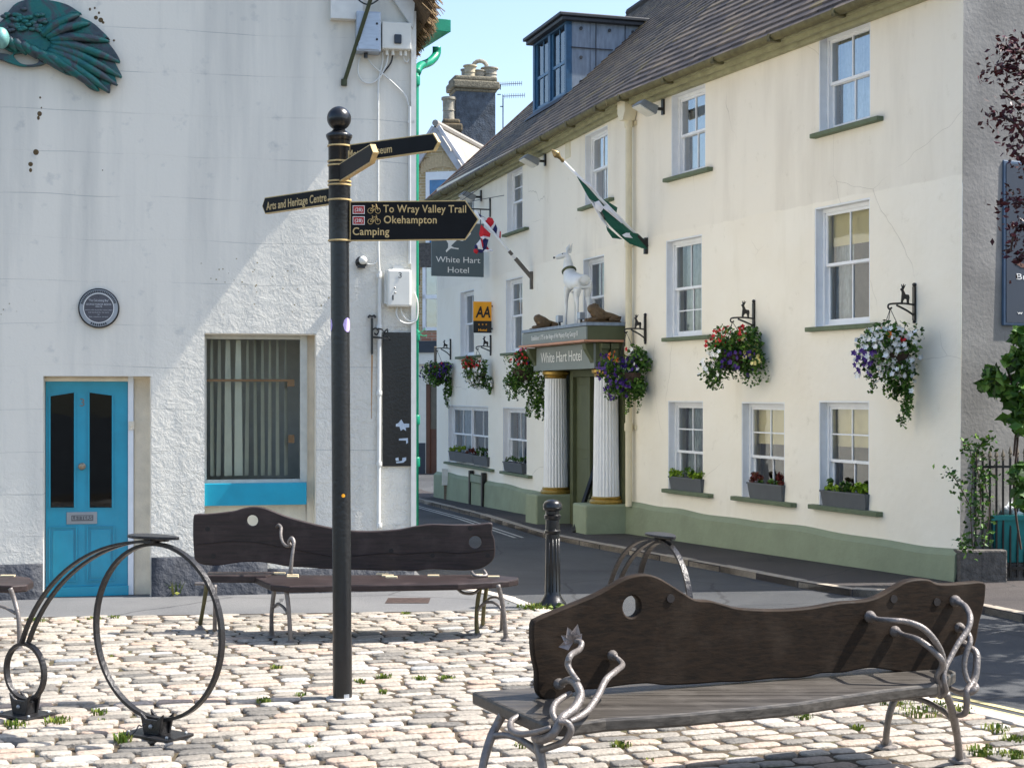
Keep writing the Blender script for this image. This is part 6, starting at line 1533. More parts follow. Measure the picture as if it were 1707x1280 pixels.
# union flag
u = FL.s_(888); wb = FL.w(u,.03,FL.z_(888,462)); o_ = FL.out_for(u, 797); tp = FL.w(u,o_,0); tp.z = CAMZ-(358-HY)/FPX*tp.y
fl2 = thing('flag', 'red, white and blue union flag drooping from a white pole behind the large finger', 'flag', tuple(wb))
m = MB(); m.tube([wb, tp+(tp-wb)*.06], [.026,.022], 10); part('pole', m, M['white_p'], fl2, smooth=True)
m = MB(); m.tube([wb, wb.lerp(tp,.30)], .040, 8); m.tube([wb.lerp(tp,.36), wb.lerp(tp,.42)], .032, 8); zz = FL.z_(888,462); m.box(u-.025,u+.025,-.05,0,zz-.22,zz+.1,T=FL.M); part('socket', m, plain('socket_grey', (96,92,86), .6), fl2)
folded(fl2, tp, wb, (780,340), 9.14, [
 (2,.0,[(150,130),(200,180),(270,215),(185,218),(150,170)]), (1,.01,[(125,130),(150,125),(190,205),(270,218),(308,240),(250,265),(190,235)]),
 (0,.02,[(245,262),(320,205),(370,220),(402,285),(352,362),(300,315)]), (1,.015,[(398,265),(425,290),(385,385),(348,362),(395,310)]), (2,.03,[(420,290),(452,390),(442,465),(368,392),(398,350)]),
 (1,.02,[(445,315),(484,400),(482,512),(440,462),(452,390)]), (0,.03,[(480,400),(502,430),(502,522),(480,512)]),
 (0,-.04,[(190,320),(330,460),(322,512),(215,500),(180,525),(163,460)]), (1,-.05,[(178,512),(215,493),(322,510),(302,545),(240,514),(192,565)]),
 (2,-.03,[(198,530),(240,510),(307,540),(282,640),(262,705),(208,695),(198,600)]), (1,-.05,[(118,622),(172,548),(202,640),(214,700),(150,685),(140,645)]), (0,-.06,[(182,540),(196,530),(214,640),(206,690),(198,640)]),
 (2,-.02,[(98,642),(125,608),(142,672),(108,695)]), (0,-.04,[(82,702),(120,688),(152,722),(130,762),(88,742)]), (2,-.03,[(146,700),(220,696),(275,718),(200,748),(150,742)]),
 (0,-.02,[(280,635),(334,712),(266,718)]), (1,-.04,[(255,700),(300,706),(340,690),(382,722),(330,730),(268,738),(200,735)])], [M['fred'], M['fwhite'], M['fblue']])

# ---------------------------------------------------------------- skinned bodies
def skin(name, nodes, edges, mat, parent, root=0, sub=2, T=None):
    me = bpy.data.meshes.new(name); me.from_pydata([tuple((WM[parent].inverted() @ ((T or Matrix()) @ Vector(n[:3])))) for n in nodes], edges, [])
    me.materials.append(mat); o = bpy.data.objects.new(name, me); COL.objects.link(o); o.parent = parent; WM[o] = WM[parent]
    s = o.modifiers.new('skin', 'SKIN'); s.use_smooth_shade = True
    sv = me.skin_vertices[0].data if me.skin_vertices else None
    if sv is None:
        bm_ = None; import bmesh
        bm_ = bmesh.new(); bm_.from_mesh(me); bm_.verts.layers.skin.verify(); bm_.to_mesh(me); bm_.free(); sv = me.skin_vertices[0].data
    for i, n in enumerate(nodes):
        r = n[3]; sv[i].radius = r if isinstance(r, tuple) else (r, r); sv[i].use_root = (i == root)
    ss = o.modifiers.new('sub', 'SUBSURF'); ss.levels = sub; ss.render_levels = sub
    return o
# the white hart: stands on the porch, facing left, hindquarters to the right and nearer
hb = FL.w(-1.35, .32, 3.18)
ht = thing('hart_statue', 'white painted hart statue with a green collar standing on the porch roof', 'statue', tuple(hb))
# local axes: +X = towards head (to picture left and away from us), Y = its left-right, Z up
hang = math.atan2(.94, -.34)
TH = Matrix.Translation(hb) @ Matrix.Rotation(hang, 4, 'Z')
HN = [ (-.20,0,.74,.135), (0,0,.72,.128), (.20,0,.75,.135), (.32,0,.86,.110), (.36,0,.98,.092), (.385,0,1.10,.074), (.40,.02,1.18,.068), (.415,.11,1.155,.048), (.425,.20,1.12,.032),
       (-.30,0,.72,.10), (-.36,0,.66,.03),
       (-.25,.085,.60,.085), (-.22,.10,.46,.045), (-.27,.10,.34,.028), (-.245,.10,.14,.020), (-.235,.10,.02,.026),
       (-.25,-.085,.60,.085), (-.20,-.10,.46,.045), (-.25,-.10,.34,.028), (-.22,-.10,.14,.020), (-.21,-.10,.02,.026),
       (.24,.08,.58,.055), (.25,.085,.42,.032), (.245,.085,.32,.028), (.25,.085,.14,.018), (.255,.085,.02,.025),
       (.24,-.08,.58,.055), (.26,-.085,.42,.032), (.255,-.085,.32,.028), (.26,-.085,.14,.018), (.27,-.085,.02,.025)]
HE = [(0,1),(1,2),(2,3),(3,4),(4,5),(5,6),(6,7),(7,8),(0,9),(9,10),(0,11),(11,12),(12,13),(13,14),(14,15),(0,16),(16,17),(17,18),(18,19),(19,20),(2,21),(21,22),(22,23),(23,24),(24,25),(2,26),(26,27),(27,28),(28,29),(29,30)]
skin('body', HN, HE, M['statue'], ht, T=TH)
m = MB()
for s_ in (-1, 1):
    a = Vector((.385+s_*.035,-.02,1.225)); b = a+Vector((s_*.03,-.04,.14)); m.add([a+Vector((0,.035,-.02)), a+Vector((0,-.035,-.02)), b, a+Vector((s_*.03,.03,.06))], [(0,1,2),(0,2,3),(1,3,2)], T=TH)
part('ear', m, M['statue'], ht)
m = MB(); m.tube([TH @ Vector((0.335+.105*math.cos(a)*math.cos(.55), .100*math.sin(a), .915-.105*math.cos(a)*math.sin(.55))) for a in [i*PI/10 for i in range(20)]], .022, 8, closed=True); part('collar', m, M['dgreen'], ht)
m = MB(); m.ball((.43,.222,1.128), .018, 8, 6, T=TH); m.ball((.37,.10,1.19), .010, 8, 6, T=TH); m.ball((.455,.10,1.19), .010, 8, 6, T=TH); part('nose', m, M['black'], ht)
m = MB(); m.box(-.34,.36,-.16,.16,-.03,.0,T=TH); part('base_slab', m, M['leaddark'], ht)
# recumbent lions
def lion(c, ang, k, lab):
    t = thing('lion_statue', lab, 'statue', tuple(c), 0, 'brown recumbent lion statues on the porch'); T = Matrix.Translation(c) @ Matrix.Rotation(ang, 4, 'Z') @ Matrix.Scale(k, 4)
    N = [(-.22,0,.16,.135),(-.05,0,.11,.075),(.08,0,.13,.09),(.17,0,.22,.10),(.25,0,.27,.085),(.33,0,.24,.045),
         (-.24,.08,.09,.08),(-.16,.12,.04,.04),(-.08,.13,.03,.03),(-.24,-.08,.09,.08),(-.16,-.12,.04,.04),(-.08,-.13,.03,.03),
         (.14,.09,.06,.045),(.26,.09,.035,.035),(.36,.085,.03,.035),(.14,-.09,.06,.045),(.26,-.09,.035,.035),(.36,-.085,.03,.035),(-.34,.05,.07,.03),(-.30,.14,.03,.02),(-.18,.18,.03,.025)]
    E = [(0,1),(1,2),(2,3),(3,4),(4,5),(0,6),(6,7),(7,8),(0,9),(9,10),(10,11),(2,12),(12,13),(13,14),(2,15),(15,16),(16,17),(0,18),(18,19),(19,20)]
    skin('body', N, E, M['lion'], t, T=T)
    m = MB(); 
    for i in range(26):
        a = RN.random()*2*PI; e = RN.uniform(-.6,1.2); m.ball((.17+.04*RN.uniform(-1,1)-.02*e, .09*math.sin(a)*math.cos(e), .23+.10*math.cos(a)), (.035,.028,.045), 8, 5, T=T)
    part('mane', m, M['lion'], t, smooth=True)
    m = MB(); m.box(-.34,.40,-.16,.16,-.02,.012,T=T); part('slab', m, M['lion'], t, bevel=.01)
la = math.atan2(FL.d[1], FL.d[0])
lion(FL.w(-2.78,.36,3.20), la-PI/2, .66, 'small brown lion statue at the left end of the porch roof')
lion(FL.w(-.16,.33,3.20), la-PI/2, .76, 'brown lion statue at the right end of the porch roof beside the hart')
for px, o2, lab in ((932,.56,'small floodlight on the porch roof between the left lion and the hart'),(968,.56,'small floodlight on the porch roof between the hart and the right lion')):
    u, z = FL.hit(px, 530, o2); t = thing('floodlight', lab, 'floodlight', tuple(FL.w(u,o2,3.18)), FL.a, 'small floodlights on the porch roof')
    m = MB(); m.box(u-.06,u+.06,-o2-.04,-o2+.05,3.25,3.36); part('housing', m, M['alu'], t, M=FL.M, bevel=.01); m = MB(); m.box(u-.02,u+.02,-o2-.01,-o2+.02,3.18,3.25); part('foot', m, M['black'], t, M=FL.M)
# black bar leaning in the doorway
a = FL.w(-1.6,.95,FL.ground(-1.6)+.0); a = G(957,887); b = P3(994,775,a.y+.55)
m = MB(); m.tube([a, b], .035, sq=(.07,.05)); m.tube([P3(978,832,a.y+.3), P3(985,829,a.y+.35), P3(995,831,a.y+.4)], .008, 5)
single('leaning_bar', 'black bar leaning in the porch doorway between the columns', 'bar', m, M['black'], tuple(a))
# ---------------------------------------------------------------- street name plate and stub post by the far plinth
def gat(px, py): return G(px, py)
a, b = G(785,840), G(806,844)
sn = thing('street_sign', 'low street name plate between two black posts by the far end of the hotel', 'street sign', tuple(a)); Fn = Frame(a.x, a.y, math.atan2(b.y-a.y, b.x-a.x))
L_ = (b-a).length; m = MB()
for x in (0, L_): m.box(x-.05,x+.05,-.045,.045,a.z-.1,P3(785,784,a.y).z)
part('post', m, M['black'], sn, M=Fn.M, bevel=.01)
m = MB(); z1, z0 = P3(785,789,a.y).z, P3(785,803,a.y).z; m.box(.05,L_-.05,-.03,.0,z0,z1); pl = part('plate', m, M['sill'], sn, M=Fn.M)
m = MB(); m.box(.07,L_-.07,-.034,-.031,z0+.02,z1-.02); part('plate_field', m, plain('plate_pale', (140,150,128), .6), pl, M=Fn.M)
a = G(747,832); m = MB(); m.box(a.x-.09,a.x+.09,a.y-.08,a.y+.08,a.z-.1,P3(747,790,a.y).z); t = single('stub_post', 'short weathered post with a white cap standing at the far corner of the hotel', 'post', m, M['oldwood'], tuple(a), bevel=.01)
m = MB(); m.box(a.x-.13,a.x-.0,a.y-.12,a.y-.081,P3(747,808,a.y).z,P3(747,781,a.y).z); part('cap', m, M['wpipe'], t)
# meter box at the far corner
m = MB(); u = FL.s_(731); z = FL.z_(731,594); 
single('meter_cabinet', 'small pale box on the far house wall behind the violet basket', 'meter box', MB().box(P3(724,0,38).x, P3(738,0,38).x, 37.8, 38.2, P3(0,613,38).z, P3(0,578,38).z), M['oldwood'], tuple(P3(731,596,38)), bevel=.02)
# ---------------------------------------------------------------- brick house at the end of the street
YH = 45.0; ap = P3(729,215,YH); FH = Frame(ap.x, ap.y, math.radians(-16))
bh = thing('brick_house', 'far gabled brick house with an arched window and grey slate roof', 'house', (ap.x, ap.y, zg(YH)))
def hh(px, py, o=0): return FH.hit(px, py, o)
lx, lz = hh(690,300); rx, rz = hh(790,312); gz = -.6; z_sp = hh(730,500)[1]
wl, wr = hh(640,300)[0], hh(800,300)[0]
za = hh(729,222)[1]
q = hh(706,293); q2 = hh(765,293)
m = MB(); slo = (za-hh(770,283)[1])/(hh(770,283)[0]); ze = za-slo*wr; zel = za-slo*abs(wl)
wo = (hh(710,300)[0], hh(762,300)[0], hh(735,420)[1], hh(735,292)[1])
m.prism([(wl,gz),(wr,gz),(wr,ze),(0,za),(wl,zel)], 0, .3); wall = part('wall', m, M['brick'], bh, M=FH.M)
m = MB(); n = 15
for i in range(n):
    t0 = i/n; x = wo[0]-.15+(wo[1]-wo[0]+.3)*(i+.5)/n; w_ = (wo[1]-wo[0]+.3)/n*.47; zc_ = wo[3]+.06+.20*math.sin(PI*(i+.5)/n)
    m.box(x-w_,x+w_,-.03,-.002,zc_-.02,zc_+.36)
part('arch_lintel', m, plain('arch_brick', (198,176,140), .85, .15, 20), bh, M=FH.M)
m = MB(); a_, b_, c_, d_ = wo; m.box(a_,b_,-.03,-.004,d_-.14,d_+.10); m.box(a_,a_+.12,-.03,-.004,c_,d_-.14); m.box(b_-.12,b_,-.03,-.004,c_,d_-.14); w1 = part('window', m, M['white_p'], bh, M=FH.M)
m = MB(); m.quad((a_+.12,-.006,c_),(b_-.12,-.006,c_),(b_-.12,-.006,d_-.14),(a_+.12,-.006,d_-.14)); part('pane', m, plain('blue_curtain', (44,116,168), .25, .35, 3, spec=.8), w1, M=FH.M)
m = MB()
m.tube([(wl-.3,-.12,zel-.3*slo+.1),(0,-.12,za+.12)], 0, sq=(.30,.10)); m.tube([(0,-.12,za+.12),(wr+.3,-.12,ze-.3*slo+.1)], 0, sq=(.30,.10)); part('bargeboard', m, plain('barge_grey', (188,190,196), .6, .1, 4), bh, M=FH.M)
m = MB(); rnd = []
for sgn in (1, -1):
    k = 0; r = 0.0; RL = (wr+.45)/1
    while r < RL:
        y = -.2 - (k % 2)*.15
        while y < 7:
            y1 = min(y+.40, 7); z1_, z0_ = za+.20-r*slo+.02, za+.20-(r+.30)*slo+.045
            a = [(sgn*r, y, z1_), (sgn*r, y1-.015, z1_), (sgn*(r+.27), y1-.015, z0_), (sgn*(r+.27), y, z0_), (sgn*(r+.27), y1-.015, z0_-.05), (sgn*(r+.27), y, z0_-.05)]
            m.add(a, [(0,1,2,3),(3,2,4,5)] if sgn > 0 else [(3,2,1,0),(5,4,2,3)]); c = RN.random(); rnd += [c, c]; y = y1
        r += .25; k += 1
part('roof', m, M['lslate'], bh, M=FH.M, rnd=rnd)
m = MB(); m.prism([(wl-.4,zel-.4*slo+.08),(0,za+.08),(wr+.4,ze-.4*slo+.08),(wr+.4,ze-.4*slo+.15),(0,za+.17),(wl-.4,zel-.4*slo+.15)], -.15, 7); m.tube([(0,-.2,za+.27),(0,7,za+.27)], .10, 8); part('ridge', m, M['lslate'], bh, M=FH.M)
m = MB(); m.box(wl,wr,-.06,-.003,hh(720,440)[1]-.1,hh(720,405)[1]); part('string_course', m, M['stone'], bh, M=FH.M)
m = MB(); a_, b_, c_, d_ = hh(705,500)[0], hh(738,500)[0], hh(720,551)[1], hh(720,436)[1]
m.box(a_,b_,-.05,-.004,c_,c_+.1); m.box(a_,b_,-.05,-.004,d_-.1,d_); m.box(a_,a_+.1,-.05,-.004,c_,d_); m.box(b_-.1,b_,-.05,-.004,c_,d_); m.box(a_,b_,-.05,-.004,hh(720,495)[1]-.06,hh(720,495)[1]+.06); w2 = part('window', m, M['white_p'], bh, M=FH.M)
m = MB(); m.quad((a_+.1,-.006,c_+.1),(b_-.1,-.006,c_+.1),(b_-.1,-.006,d_-.1),(a_+.1,-.006,d_-.1)); part('pane', m, M['glass_hi'], w2, M=FH.M)
m = MB(); m.quad((a_+.1,-.003,c_+.1),(b_-.1,-.003,c_+.1),(b_-.1,-.003,d_-.1),(a_+.1,-.003,d_-.1)); part('curtain', m, plain('far_curtain', (150,164,176), .8, .2, 6), w2, M=FH.M)
m = MB(); m.box(wl,wr,-.003,-.0015,hh(720,572)[1],hh(720,553)[1]+.0); part('brick_band', m, M['redbrick'], bh, M=FH.M)
m = MB(); m.box(wl,wr,-.35,-.004,hh(720,588)[1],hh(720,569)[1]); part('shop_fascia', m, M['navy'], bh, M=FH.M)
m = MB(); m.box(wl,wr,-.30,-.005,hh(720,607)[1],hh(720,588)[1]-.002); part('shop_cornice', m, M['box'], bh, M=FH.M)
m = MB(); dl = hh(712,700)[0]; m.box(wl,dl,-.10,-.006,gz,hh(720,607)[1]-.002); m.box(dl,wr,-.02,-.006,gz,hh(720,607)[1]-.002); part('shop_front', m, M['box'], bh, M=FH.M)
m = MB(); m.box(wl,dl-.02,-.13,-.101,gz,hh(705,738)[1]); part('plinth', m, M['navy'], bh, M=FH.M)
m = MB(); dr_ = hh(745,700)[0]; m.box(dl,dl+.12,-.10,-.021,gz,hh(720,640)[1]); m.box(dl+.12,dr_,-.05,-.021,gz,hh(720,715)[1]); dd_ = part('door', m, plain('door_brown', (92,58,42), .5, .2, 3), bh, M=FH.M)
m = MB(); m.box(dl+.12,dr_,-.04,-.022,hh(720,716)[1],hh(720,640)[1]); part('door_glass', m, plain('dim_glass', (96,92,82), .3, .2, 3), dd_, M=FH.M)
mb_ = MB(); p = P3(692,430,33); mb_.box(p.x-.1, P3(700,430,33).x, 33, 33.12, P3(0,475,33).z, P3(0,435,33).z); single('hanging_board', 'weathered wooden board seen edge on beside the green pipe', 'board', mb_, M['oldwood'], tuple(p))
m = MB(); a = P3(697,558,15.35); m.tube([P3(694,548,15.3),P3(699,556,15.2),P3(706,560,15.15),P3(711,559,15.1)], .007, 5, smooth=3); m.tube([P3(697,556,15.2),P3(704,552,15.15),P3(709,548,15.1)], .005, 5, smooth=3)
single('green_hook', 'small curled green iron hook beside the green downpipe', 'hook', m, M['pipegreen'], tuple(a))
# chimneys
def stack(px0, px1, pyt, pyb, Y, mat, lab, pots, ang=.25):
    c = P3((px0+px1)/2, pyb, Y); w_ = (px1-px0)/FPX*Y; zt_ = P3(0,pyt,Y).z; zb_ = c.z-3.5
    t = thing('chimney_stack', lab, 'chimney', tuple(c), ang)
    T = Matrix.Translation((c.x, c.y, 0)) @ Matrix.Rotation(ang, 4, 'Z'); w_ /= (math.cos(ang)+.7*math.sin(ang))
    dp = w_*.7
    m = MB(); m.box(-w_/2,w_/2,-dp/2,dp/2,zb_,zt_-.5,T=T); part('shaft', m, mat, t)
    m = MB(); m.box(-w_/2-.05,w_/2+.05,-dp/2-.05,dp/2+.05,zt_-.5,zt_-.40,T=T); m.box(-w_/2-.13,w_/2+.13,-dp/2-.13,dp/2+.13,zt_-.40,zt_-.14,T=T); m.box(-w_/2-.06,w_/2+.06,-dp/2-.06,dp/2+.06,zt_-.14,zt_+.02,T=T); part('corbelled_cap', m, M['lichen'] if mat is M['stack'] else mat, t, bevel=.05)
    for px, top, bot, r, mt, yo in pots:
        q = P3(px, bot, Y); z1_ = P3(0,top,Y).z; z0_ = zt_-.02; h_ = z1_-z0_
        m = MB(); m.lathe([(r*.95,z0_),(r*.9,z0_+h_*.1),(r*.85,z0_+h_*.4),(r*.95,z0_+h_*.42),(r*.88,z0_+h_*.5),(r*.92,z0_+h_*.86),(r*1.12,z0_+h_*.9),(r*1.1,z1_),(r*.8,z1_),(r*.75,z1_-.1)], 16, (q.x, q.y+yo, 0)); part('chimney_pot', m, mt, t, smooth=False, auto=40)
    return t
cs = stack(750,826,133,232,50,M['stack'],'large sooty grey chimney stack with four pots',[(776,114,138,.16,M['potg'],.2),(784,113,138,.21,M['pot'],-.3),(797,120,138,.26,M['potg'],-.1),(816,114,138,.27,M['potg'],0)])
m = MB(); q = P3(800,120,50); m.tube([q+Vector((.24*math.cos(a), 0, .12+.24*math.sin(a))) for a in [i*PI/8 for i in range(9)]], .07, 8); part('cowl', m, M['potg'], cs)
stack(739,764,201,240,49.4,M['sbrick'],'smaller mossy brick chimney stack left of the sooty one',[(748,163,202,.22,M['potg'],0)], .2)
def aerial(px, py, Y, L_, lab, pole=None):
    m = MB(); a = P3(px,py,Y); d = Vector((1,.25,.10)).normalized(); m.tube([a, a+d*L_], .013, 5)
    for i in range(11): p = a+d*L_*(i/10); h_ = .085; m.tube([p+Vector((0,-.05,-h_)), p+Vector((0,.05,h_))], .009, 4)
    if pole: m.tube([P3(pole[0],pole[1],Y), P3(pole[0],pole[2],Y)], .02, 6); m.tube([P3(pole[0]-5,py+17,Y), P3(pole[0]+1,py+17,Y)], .018, 5); m.tube([a, P3(pole[0],py+2,Y)], .015, 5)
    single('tv_aerial', lab, 'aerial', m, M['stack'], tuple(a), group='television aerials by the chimney')
aerial(835,141,50,.72,'upper comb-like television aerial right of the sooty chimney',(834,141,150)); aerial(838,161,50,.76,'lower television aerial on a tall thin pole right of the sooty chimney',(838.5,159,225))
# blank terrace closing the street at the far left so no void shows
tb = thing('terrace', 'plain pale terrace far down the street', 'house', (-10, 60, -.2)); m = MB(); m.box(-16,-3.9,52,60,-.6,6.0); m.prism([(-16.3,6.0),(-3.6,6.0),(-3.6,6.2),(-9.9,9.0),(-16.3,6.2)], 51.8, 60); part('wall', m, M['wpipe'], tb)

# ---------------------------------------------------------------- gable sign, railings, bin, plants at the right
Fg = FG
gs = thing('wall_board', 'large dark blue notice board with white letters on the grey gable', 'notice board', tuple(Fg.w(Fg.s_(1690),0,3.5)), Fg.a)
xa = Fg.s_(1673,.06); m = MB(); z1, z0 = Fg.z_(1690,268,.06), Fg.z_(1690,543,.06); m.box(xa, xa+1.8, -.06, -.002, z0, z1); fr = part('frame', m, plain('board_frame', (70,92,116), .45), gs, M=Fg.M, bevel=.01)
m = MB(); m.box(xa+.035, xa+1.765, -.066, -.061, z0+.035, z1-.035); part('panel', m, plain('board_panel', (46,56,70), .5, .06, 3), gs, M=Fg.M)
text_on(Fg, gs, 'Br', Fg.s_(1695,.07), Fg.s_(1712,.07), Fg.z_(1700,466,.07), .065, M['white'], .068); text_on(Fg, gs, 'w', Fg.s_(1696,.07), Fg.s_(1705,.07), Fg.z_(1700,524,.07), .035, M['white'], .068)
m = MB(); ps = [(Fg.hit(a,b,.067)) for a,b in ((1692,436),(1696,440),(1701,438),(1710,441),(1710,447),(1702,446),(1698,443),(1693,441))][::-1]; m.prism(ps, -.070, -.0665); part('emblem', m, plain('sign_brown', (110,74,60), .5), gs, M=Fg.M)
# railings
q0 = G(1598, 970); FRl = Frame(q0.x+.0, q0.y-.06, math.radians(6))
w0 = thing('railing_wall', 'dark weathered low stone wall block below the railings', 'wall', tuple(FRl.w(.3,0,FRl.ground(.3)))); m = MB()
xa, xb = FRl.s_(1601), FRl.s_(1680); zt_ = FRl.z_(1640, 917); m.box(xa, xb, 0, .30, zg(15)-.2, zt_); part('block', m, M['stone'], w0, M=FRl.M, bevel=.02)
m = MB(); m.box(xb+.05, xb+2.5, .62, .85, zg(15)-.2, zt_-.12); part('return_block', m, M['stone'], w0, M=FRl.M, bevel=.02)
rl = thing('railings', 'black spear-topped iron railings beside the hotel gable', 'railings', tuple(FRl.w(.3,-.15,zt_)))
m = MB(); ztop = FRl.z_(1650, 768, -.15); yb_ = .15
sp = MB(); 
def spear(x, y, zb, zt):
    m2 = MB(); m2.box(x-.009,x+.009,y-.009,y+.009,zb,zt); part('bar', m2, M['black'], rl, M=FRl.M)
    m3 = MB(); m3.lathe([(.011,zt),(.018,zt+.02),(.011,zt+.035),(.024,zt+.05),(.0,zt+.13)], 6, (x,y,0)); part('spear_head', m3, M['oldwood'], rl, M=FRl.M)
for px in (1614,1626,1638,1650,1661,1672): spear(FRl.s_(px,-.15), yb_, zt_-.02, ztop)
for px in (1684,1696,1708,1720,1732): spear(FRl.s_(px,-.15), yb_, zg(15)+.02, ztop+.03)
m.box(FRl.s_(1610,-.15), FRl.s_(1760,-.15), yb_-.012, yb_+.012, ztop-.075, ztop-.05); m.box(FRl.s_(1682,-.15), FRl.s_(1760,-.15), yb_-.012, yb_+.012, zg(15)+.1, zg(15)+.13); part('rail', m, M['black'], rl, M=FRl.M)
# recycling box with a bag
bx = P3(1690, 900, 15.9); t = thing('recycling_box', 'teal plastic recycling box behind the railings', 'box', (bx.x, bx.y, zg(16))); m = MB()
xa_, xb_ = P3(1652,0,15.9).x, P3(1735,0,15.9).x; z1, z0 = P3(0,858,15.9).z, zt_-.15
m.add([(xa_+.05,15.9,z0),(xb_-.05,15.9,z0),(xb_-.05,16.25,z0),(xa_+.05,16.25,z0),(xa_,15.85,z1),(xb_,15.85,z1),(xb_,16.3,z1),(xa_,16.3,z1)], [(3,2,1,0),(0,1,5,4),(1,2,6,5),(2,3,7,6),(3,0,4,7)]); m.box(xa_-.02,xb_+.02,15.82,15.85,z1-.05,z1); part('tub', m, M['tealg'], t)
m = MB(); m.box(xa_,xb_,15.9,16.2,zg(16)-.1,z0-.01); part('step', m, M['stone'], t)
m = MB(); c = P3(1692,852,16.0)
m.ball(tuple(c), (.16,.14,.09), 14, 10); bgb = single('waste_bag', 'crumpled white plastic bag resting in the teal box', 'bag', m, plain('bag_white', (214,220,226), .5, .2, 12, bump=1, bs=14, bd=.05), tuple(c), smooth=True)
for v in bgb.data.vertices: v.co += Vector((noise.noise(v.co*14), noise.noise(v.co*14+Vector((9,0,0))), noise.noise(v.co*14+Vector((0,9,0)))))*.04
# climbing plants
RN.seed(40)
pl1 = thing('wall_shrub', 'broad-leaved green shrub growing up the grey gable behind the railings', 'shrub', tuple(P3(1700,905,15.6)))
m = MB(); stems = [[(1702,915,15.7),(1690,820,15.6),(1697,720,15.5),(1690,650,15.4),(1672,600,15.3)],[(1697,720,15.5),(1720,640,15.4),(1712,560,15.3)],[(1690,650,15.4),(1660,640,15.3),(1640,628,15.3)],[(1690,760,15.5),(1700,700,15.5),(1740,690,15.5)]]
for s_ in stems: m.tube([P3(*q) for q in s_], .012, 5, smooth=4)
part('stem', m, M['bark'], pl1)
m = MB(); rnd = []
cl = [(1702,600,22),(1694,655,26),(1672,648,20),(1655,625,14),(1646,640,12),(1690,690,22),(1706,705,22),(1700,562,14),(1700,790,18),(1706,830,18),(1715,620,30),(1685,600,10),(1710,660,30)]
def f():
    x, y, r = RN.choice(cl); a = RN.random()*6.3; k = r*RN.random()**.5; return P3(x+k*math.cos(a), y+k*math.sin(a), 15.4+RN.uniform(-.25,.15))
leafs(640, f, .10, m, rnd, elong=1.5); part('foliage', m, M['leaf'], pl1, rnd=rnd)
pl2 = thing('rambling_plant', 'thin rambling plant climbing through the left end of the railings', 'climbing plant', tuple(P3(1620,915,15.1)))
m = MB(); rnd = []; st = MB()
for s_ in ([(1622,918),(1618,850),(1622,780),(1614,745),(1606,742)],[(1620,850),(1604,818),(1590,795),(1576,786)],[(1625,880),(1635,830),(1628,760),(1640,735),(1655,730)],[(1640,910),(1650,850),(1642,800),(1660,790)],[(1612,910),(1606,906),(1600,903)]):
    Y = 15.0; p_, _ = catmull([P3(x,y,Y+RN.uniform(-.05,.05)) for x,y in s_], 0, 8, False); st.tube(p_, .005, 4)
    for p in p_:
        for _ in range(3): leafs(1, lambda: p+Vector((RN.gauss(0,.045),RN.gauss(0,.03),RN.gauss(0,.045))), .038, m, rnd)
part('stem', st, M['bark'], pl2); 
def f(): return P3(RN.gauss(1632,12), RN.uniform(740,912), 15.05+RN.uniform(-.05,.15))
leafs(190, f, .036, m, rnd); part('foliage', m, M['leaf'], pl2, rnd=rnd)
# copper-leaved tree: stands to the right of the picture, a few twigs reach in
RN.seed(50)
tr = thing('copper_tree', 'copper leaved tree at the right edge with dark red twigs before the gable', 'tree', (6.9, 11.6, zg(11.6)))
m = MB(); b0 = Vector((6.9,11.6,zg(11.6)-.1)); m.tube([b0, b0+Vector((.05,0,1.2)), b0+Vector((-.1,.1,2.4)), b0+Vector((.1,.1,3.9)), b0+Vector((0,.2,5.6))], [.16,.13,.11,.08,.03], 10, smooth=4)
part('trunk', m, M['bark'], tr, smooth=True)
tips = []; lm = MB()
for i in range(26):
    z = RN.uniform(2.0, 5.6); a = RN.uniform(0, 2*PI); L_ = RN.uniform(1.0, 2.2)
    if abs(a-PI) < .5 and z < 4.3: L_ *= .8
    s_ = b0+Vector((0,.1,z)); e = s_+Vector((math.cos(a)*L_, math.sin(a)*L_, RN.uniform(.2,.9))); md = s_.lerp(e,.5)+Vector((0,0,.15)); lm.tube([s_, md, e], [.04,.025,.008], 6, smooth=3); tips.append((s_, md, e))
twigs = [[(1760,120),(1725,95),(1700,88),(1680,80),(1668,74)],[(1760,150),(1710,130),(1690,110),(1665,118),(1652,120)],[(1760,220),(1720,190),(1695,170),(1672,150)],[(1760,260),(1715,235),(1690,205),(1668,195),(1655,200)],[(1760,300),(1720,280),(1700,262),(1682,240)],[(1760,360),(1720,350),(1690,330),(1668,345)],[(1760,400),(1725,390),(1704,375),(1690,392),(1685,420)],[(1760,440),(1730,430),(1708,420),(1695,440)]]
Yt = 12.4
for tw in twigs:
    p_, _ = catmull([P3(x,y,Yt+RN.uniform(-.1,.1)) for x,y in tw], 0, 6, False); hub = b0+Vector((0,.1,p_[0].z*.72+.1)); md_ = hub.lerp(p_[0], .5)+Vector((0,.1,.28)); lead_, _ = catmull([hub, md_, p_[0]], 0, 6, False); lm.tube(lead_+p_, [.022-.014*q/(len(lead_)+len(p_)) for q in range(len(lead_)+len(p_))], 5); tips.append([p_[0]]*2+lead_[4:]+p_)
part('limb', lm, M['bark'], tr, smooth=True)
m = MB(); rnd = []
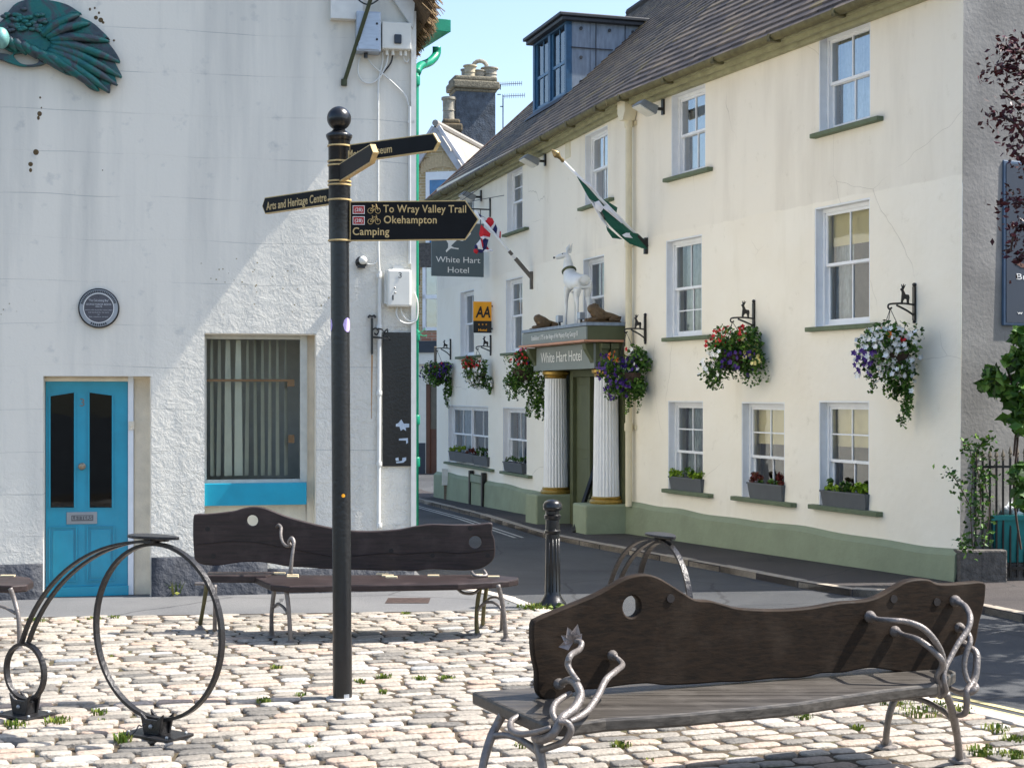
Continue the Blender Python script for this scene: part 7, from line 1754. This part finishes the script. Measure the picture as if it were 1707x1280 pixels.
for t_ in tips:
    if len(t_) == 3:
        s_, md, e = t_
        cl = [(md.lerp(e, RN.uniform(-.2,1.1))+Vector((RN.gauss(0,.28),RN.gauss(0,.28),RN.gauss(0,.22))), RN.uniform(.15,.34)) for _ in range(6)]
        def f():
            q, r = RN.choice(cl); p = q+Vector((RN.gauss(0,1),RN.gauss(0,1),RN.gauss(0,1))).normalized()*r*RN.random()**.4
            return None if p.x/p.y*FPX+CX < 1714 else p
        leafs(560, f, .075, m, rnd)
    else:
        for p in t_[2:]: leafs(7 if p.z > 3.4 else 4, lambda: p+Vector((RN.gauss(0,.055),RN.gauss(0,.06),RN.gauss(0,.055))), .034, m, rnd, elong=1.8)
part('crown', m, M['copperleaf'], tr, rnd=rnd)
# ---------------------------------------------------------------- weeds
RN.seed(60)
def tuft(m, rnd, c, r, n, h, lean=.5):
    for _ in range(n):
        a = RN.random()*6.3; d = Vector((math.cos(a), math.sin(a), 0)); p = c+d*r*RN.random()**.6; hh_ = h*RN.uniform(.5,1.1); q = p+d*hh_*lean*RN.random()+Vector((0,0,hh_)); s = Vector((-d.y,d.x,0))*.0045
        o = len(m.v); m.v += [p-s, p+s, p.lerp(q,.6)+s*.8+Vector((0,0,.01)), p.lerp(q,.6)-s*.8+Vector((0,0,.01)), q]; m.f += [(o,o+1,o+2,o+3),(o+3,o+2,o+4)]; m.m += [0,0]; c_ = RN.random(); rnd += [c_,c_]
m = MB(); rnd = []
for px, py, r, n, h in ((460,1115,.05,60,.025),(440,1170,.05,70,.025),(640,1130,.06,70,.025),(600,1138,.04,50,.025),(700,1132,.05,60,.02),(745,1132,.06,60,.02),(95,1205,.08,90,.03),(165,1190,.05,60,.03),(205,1236,.05,60,.05),(1490,1172,.14,120,.03),(1530,1190,.14,110,.03),(1565,1180,.10,110,.03),(1600,1187,.09,90,.03),(1660,1218,.08,80,.03),(1690,1235,.08,80,.03),(1640,1255,.10,120,.03),(1690,1262,.08,80,.03),(1035,1245,.06,80,.025),(1340,1197,.06,50,.02),(60,1035,.10,60,.02),(155,1032,.08,50,.02),(190,1030,.06,50,.02),(25,1210,.08,80,.03),(500,1160,.04,30,.02),(640,1155,.04,30,.02),(675,1024,.05,50,.02),(1430,1215,.05,50,.02),(868,1245,.04,30,.02)):
    tuft(m, rnd, G(px,py), r, n, h)
for _ in range(70):
    X, Y = RN.uniform(-4.5,3.2), RN.uniform(6.5,12.8)
    if inside(X, Y, sqi) and noise.noise((X*1.1, Y*1.1, 3)) > .05: tuft(m, rnd, Vector((X,Y,zg(Y)-.005)), .03, 9, .018)
single('moss_and_weeds', None, None, m, M['weed'], (0,0,0), kind='stuff', rnd=rnd)
def plant(px, py, n, h, r, lab, name='weed', flower=False):
    m = MB(); rnd = []; c = G(px, py); tuft(m, rnd, c, r, n, h, .9); leafs(n//3, lambda: c+Vector((RN.gauss(0,r),RN.gauss(0,r*.6),RN.uniform(0,h*.8))), .03, m, rnd)
    single(name, lab, 'weed', m, M['weed'], tuple(c), rnd=rnd)
plant(294,992,110,.16,.09,'leafy weed at the foot of the cottage wall just right of the turquoise door')
plant(893,1015,150,.05,.13,'low green weed spreading left of the bollard foot'); plant(940,1014,50,.03,.05,'small green weed right of the bollard foot')
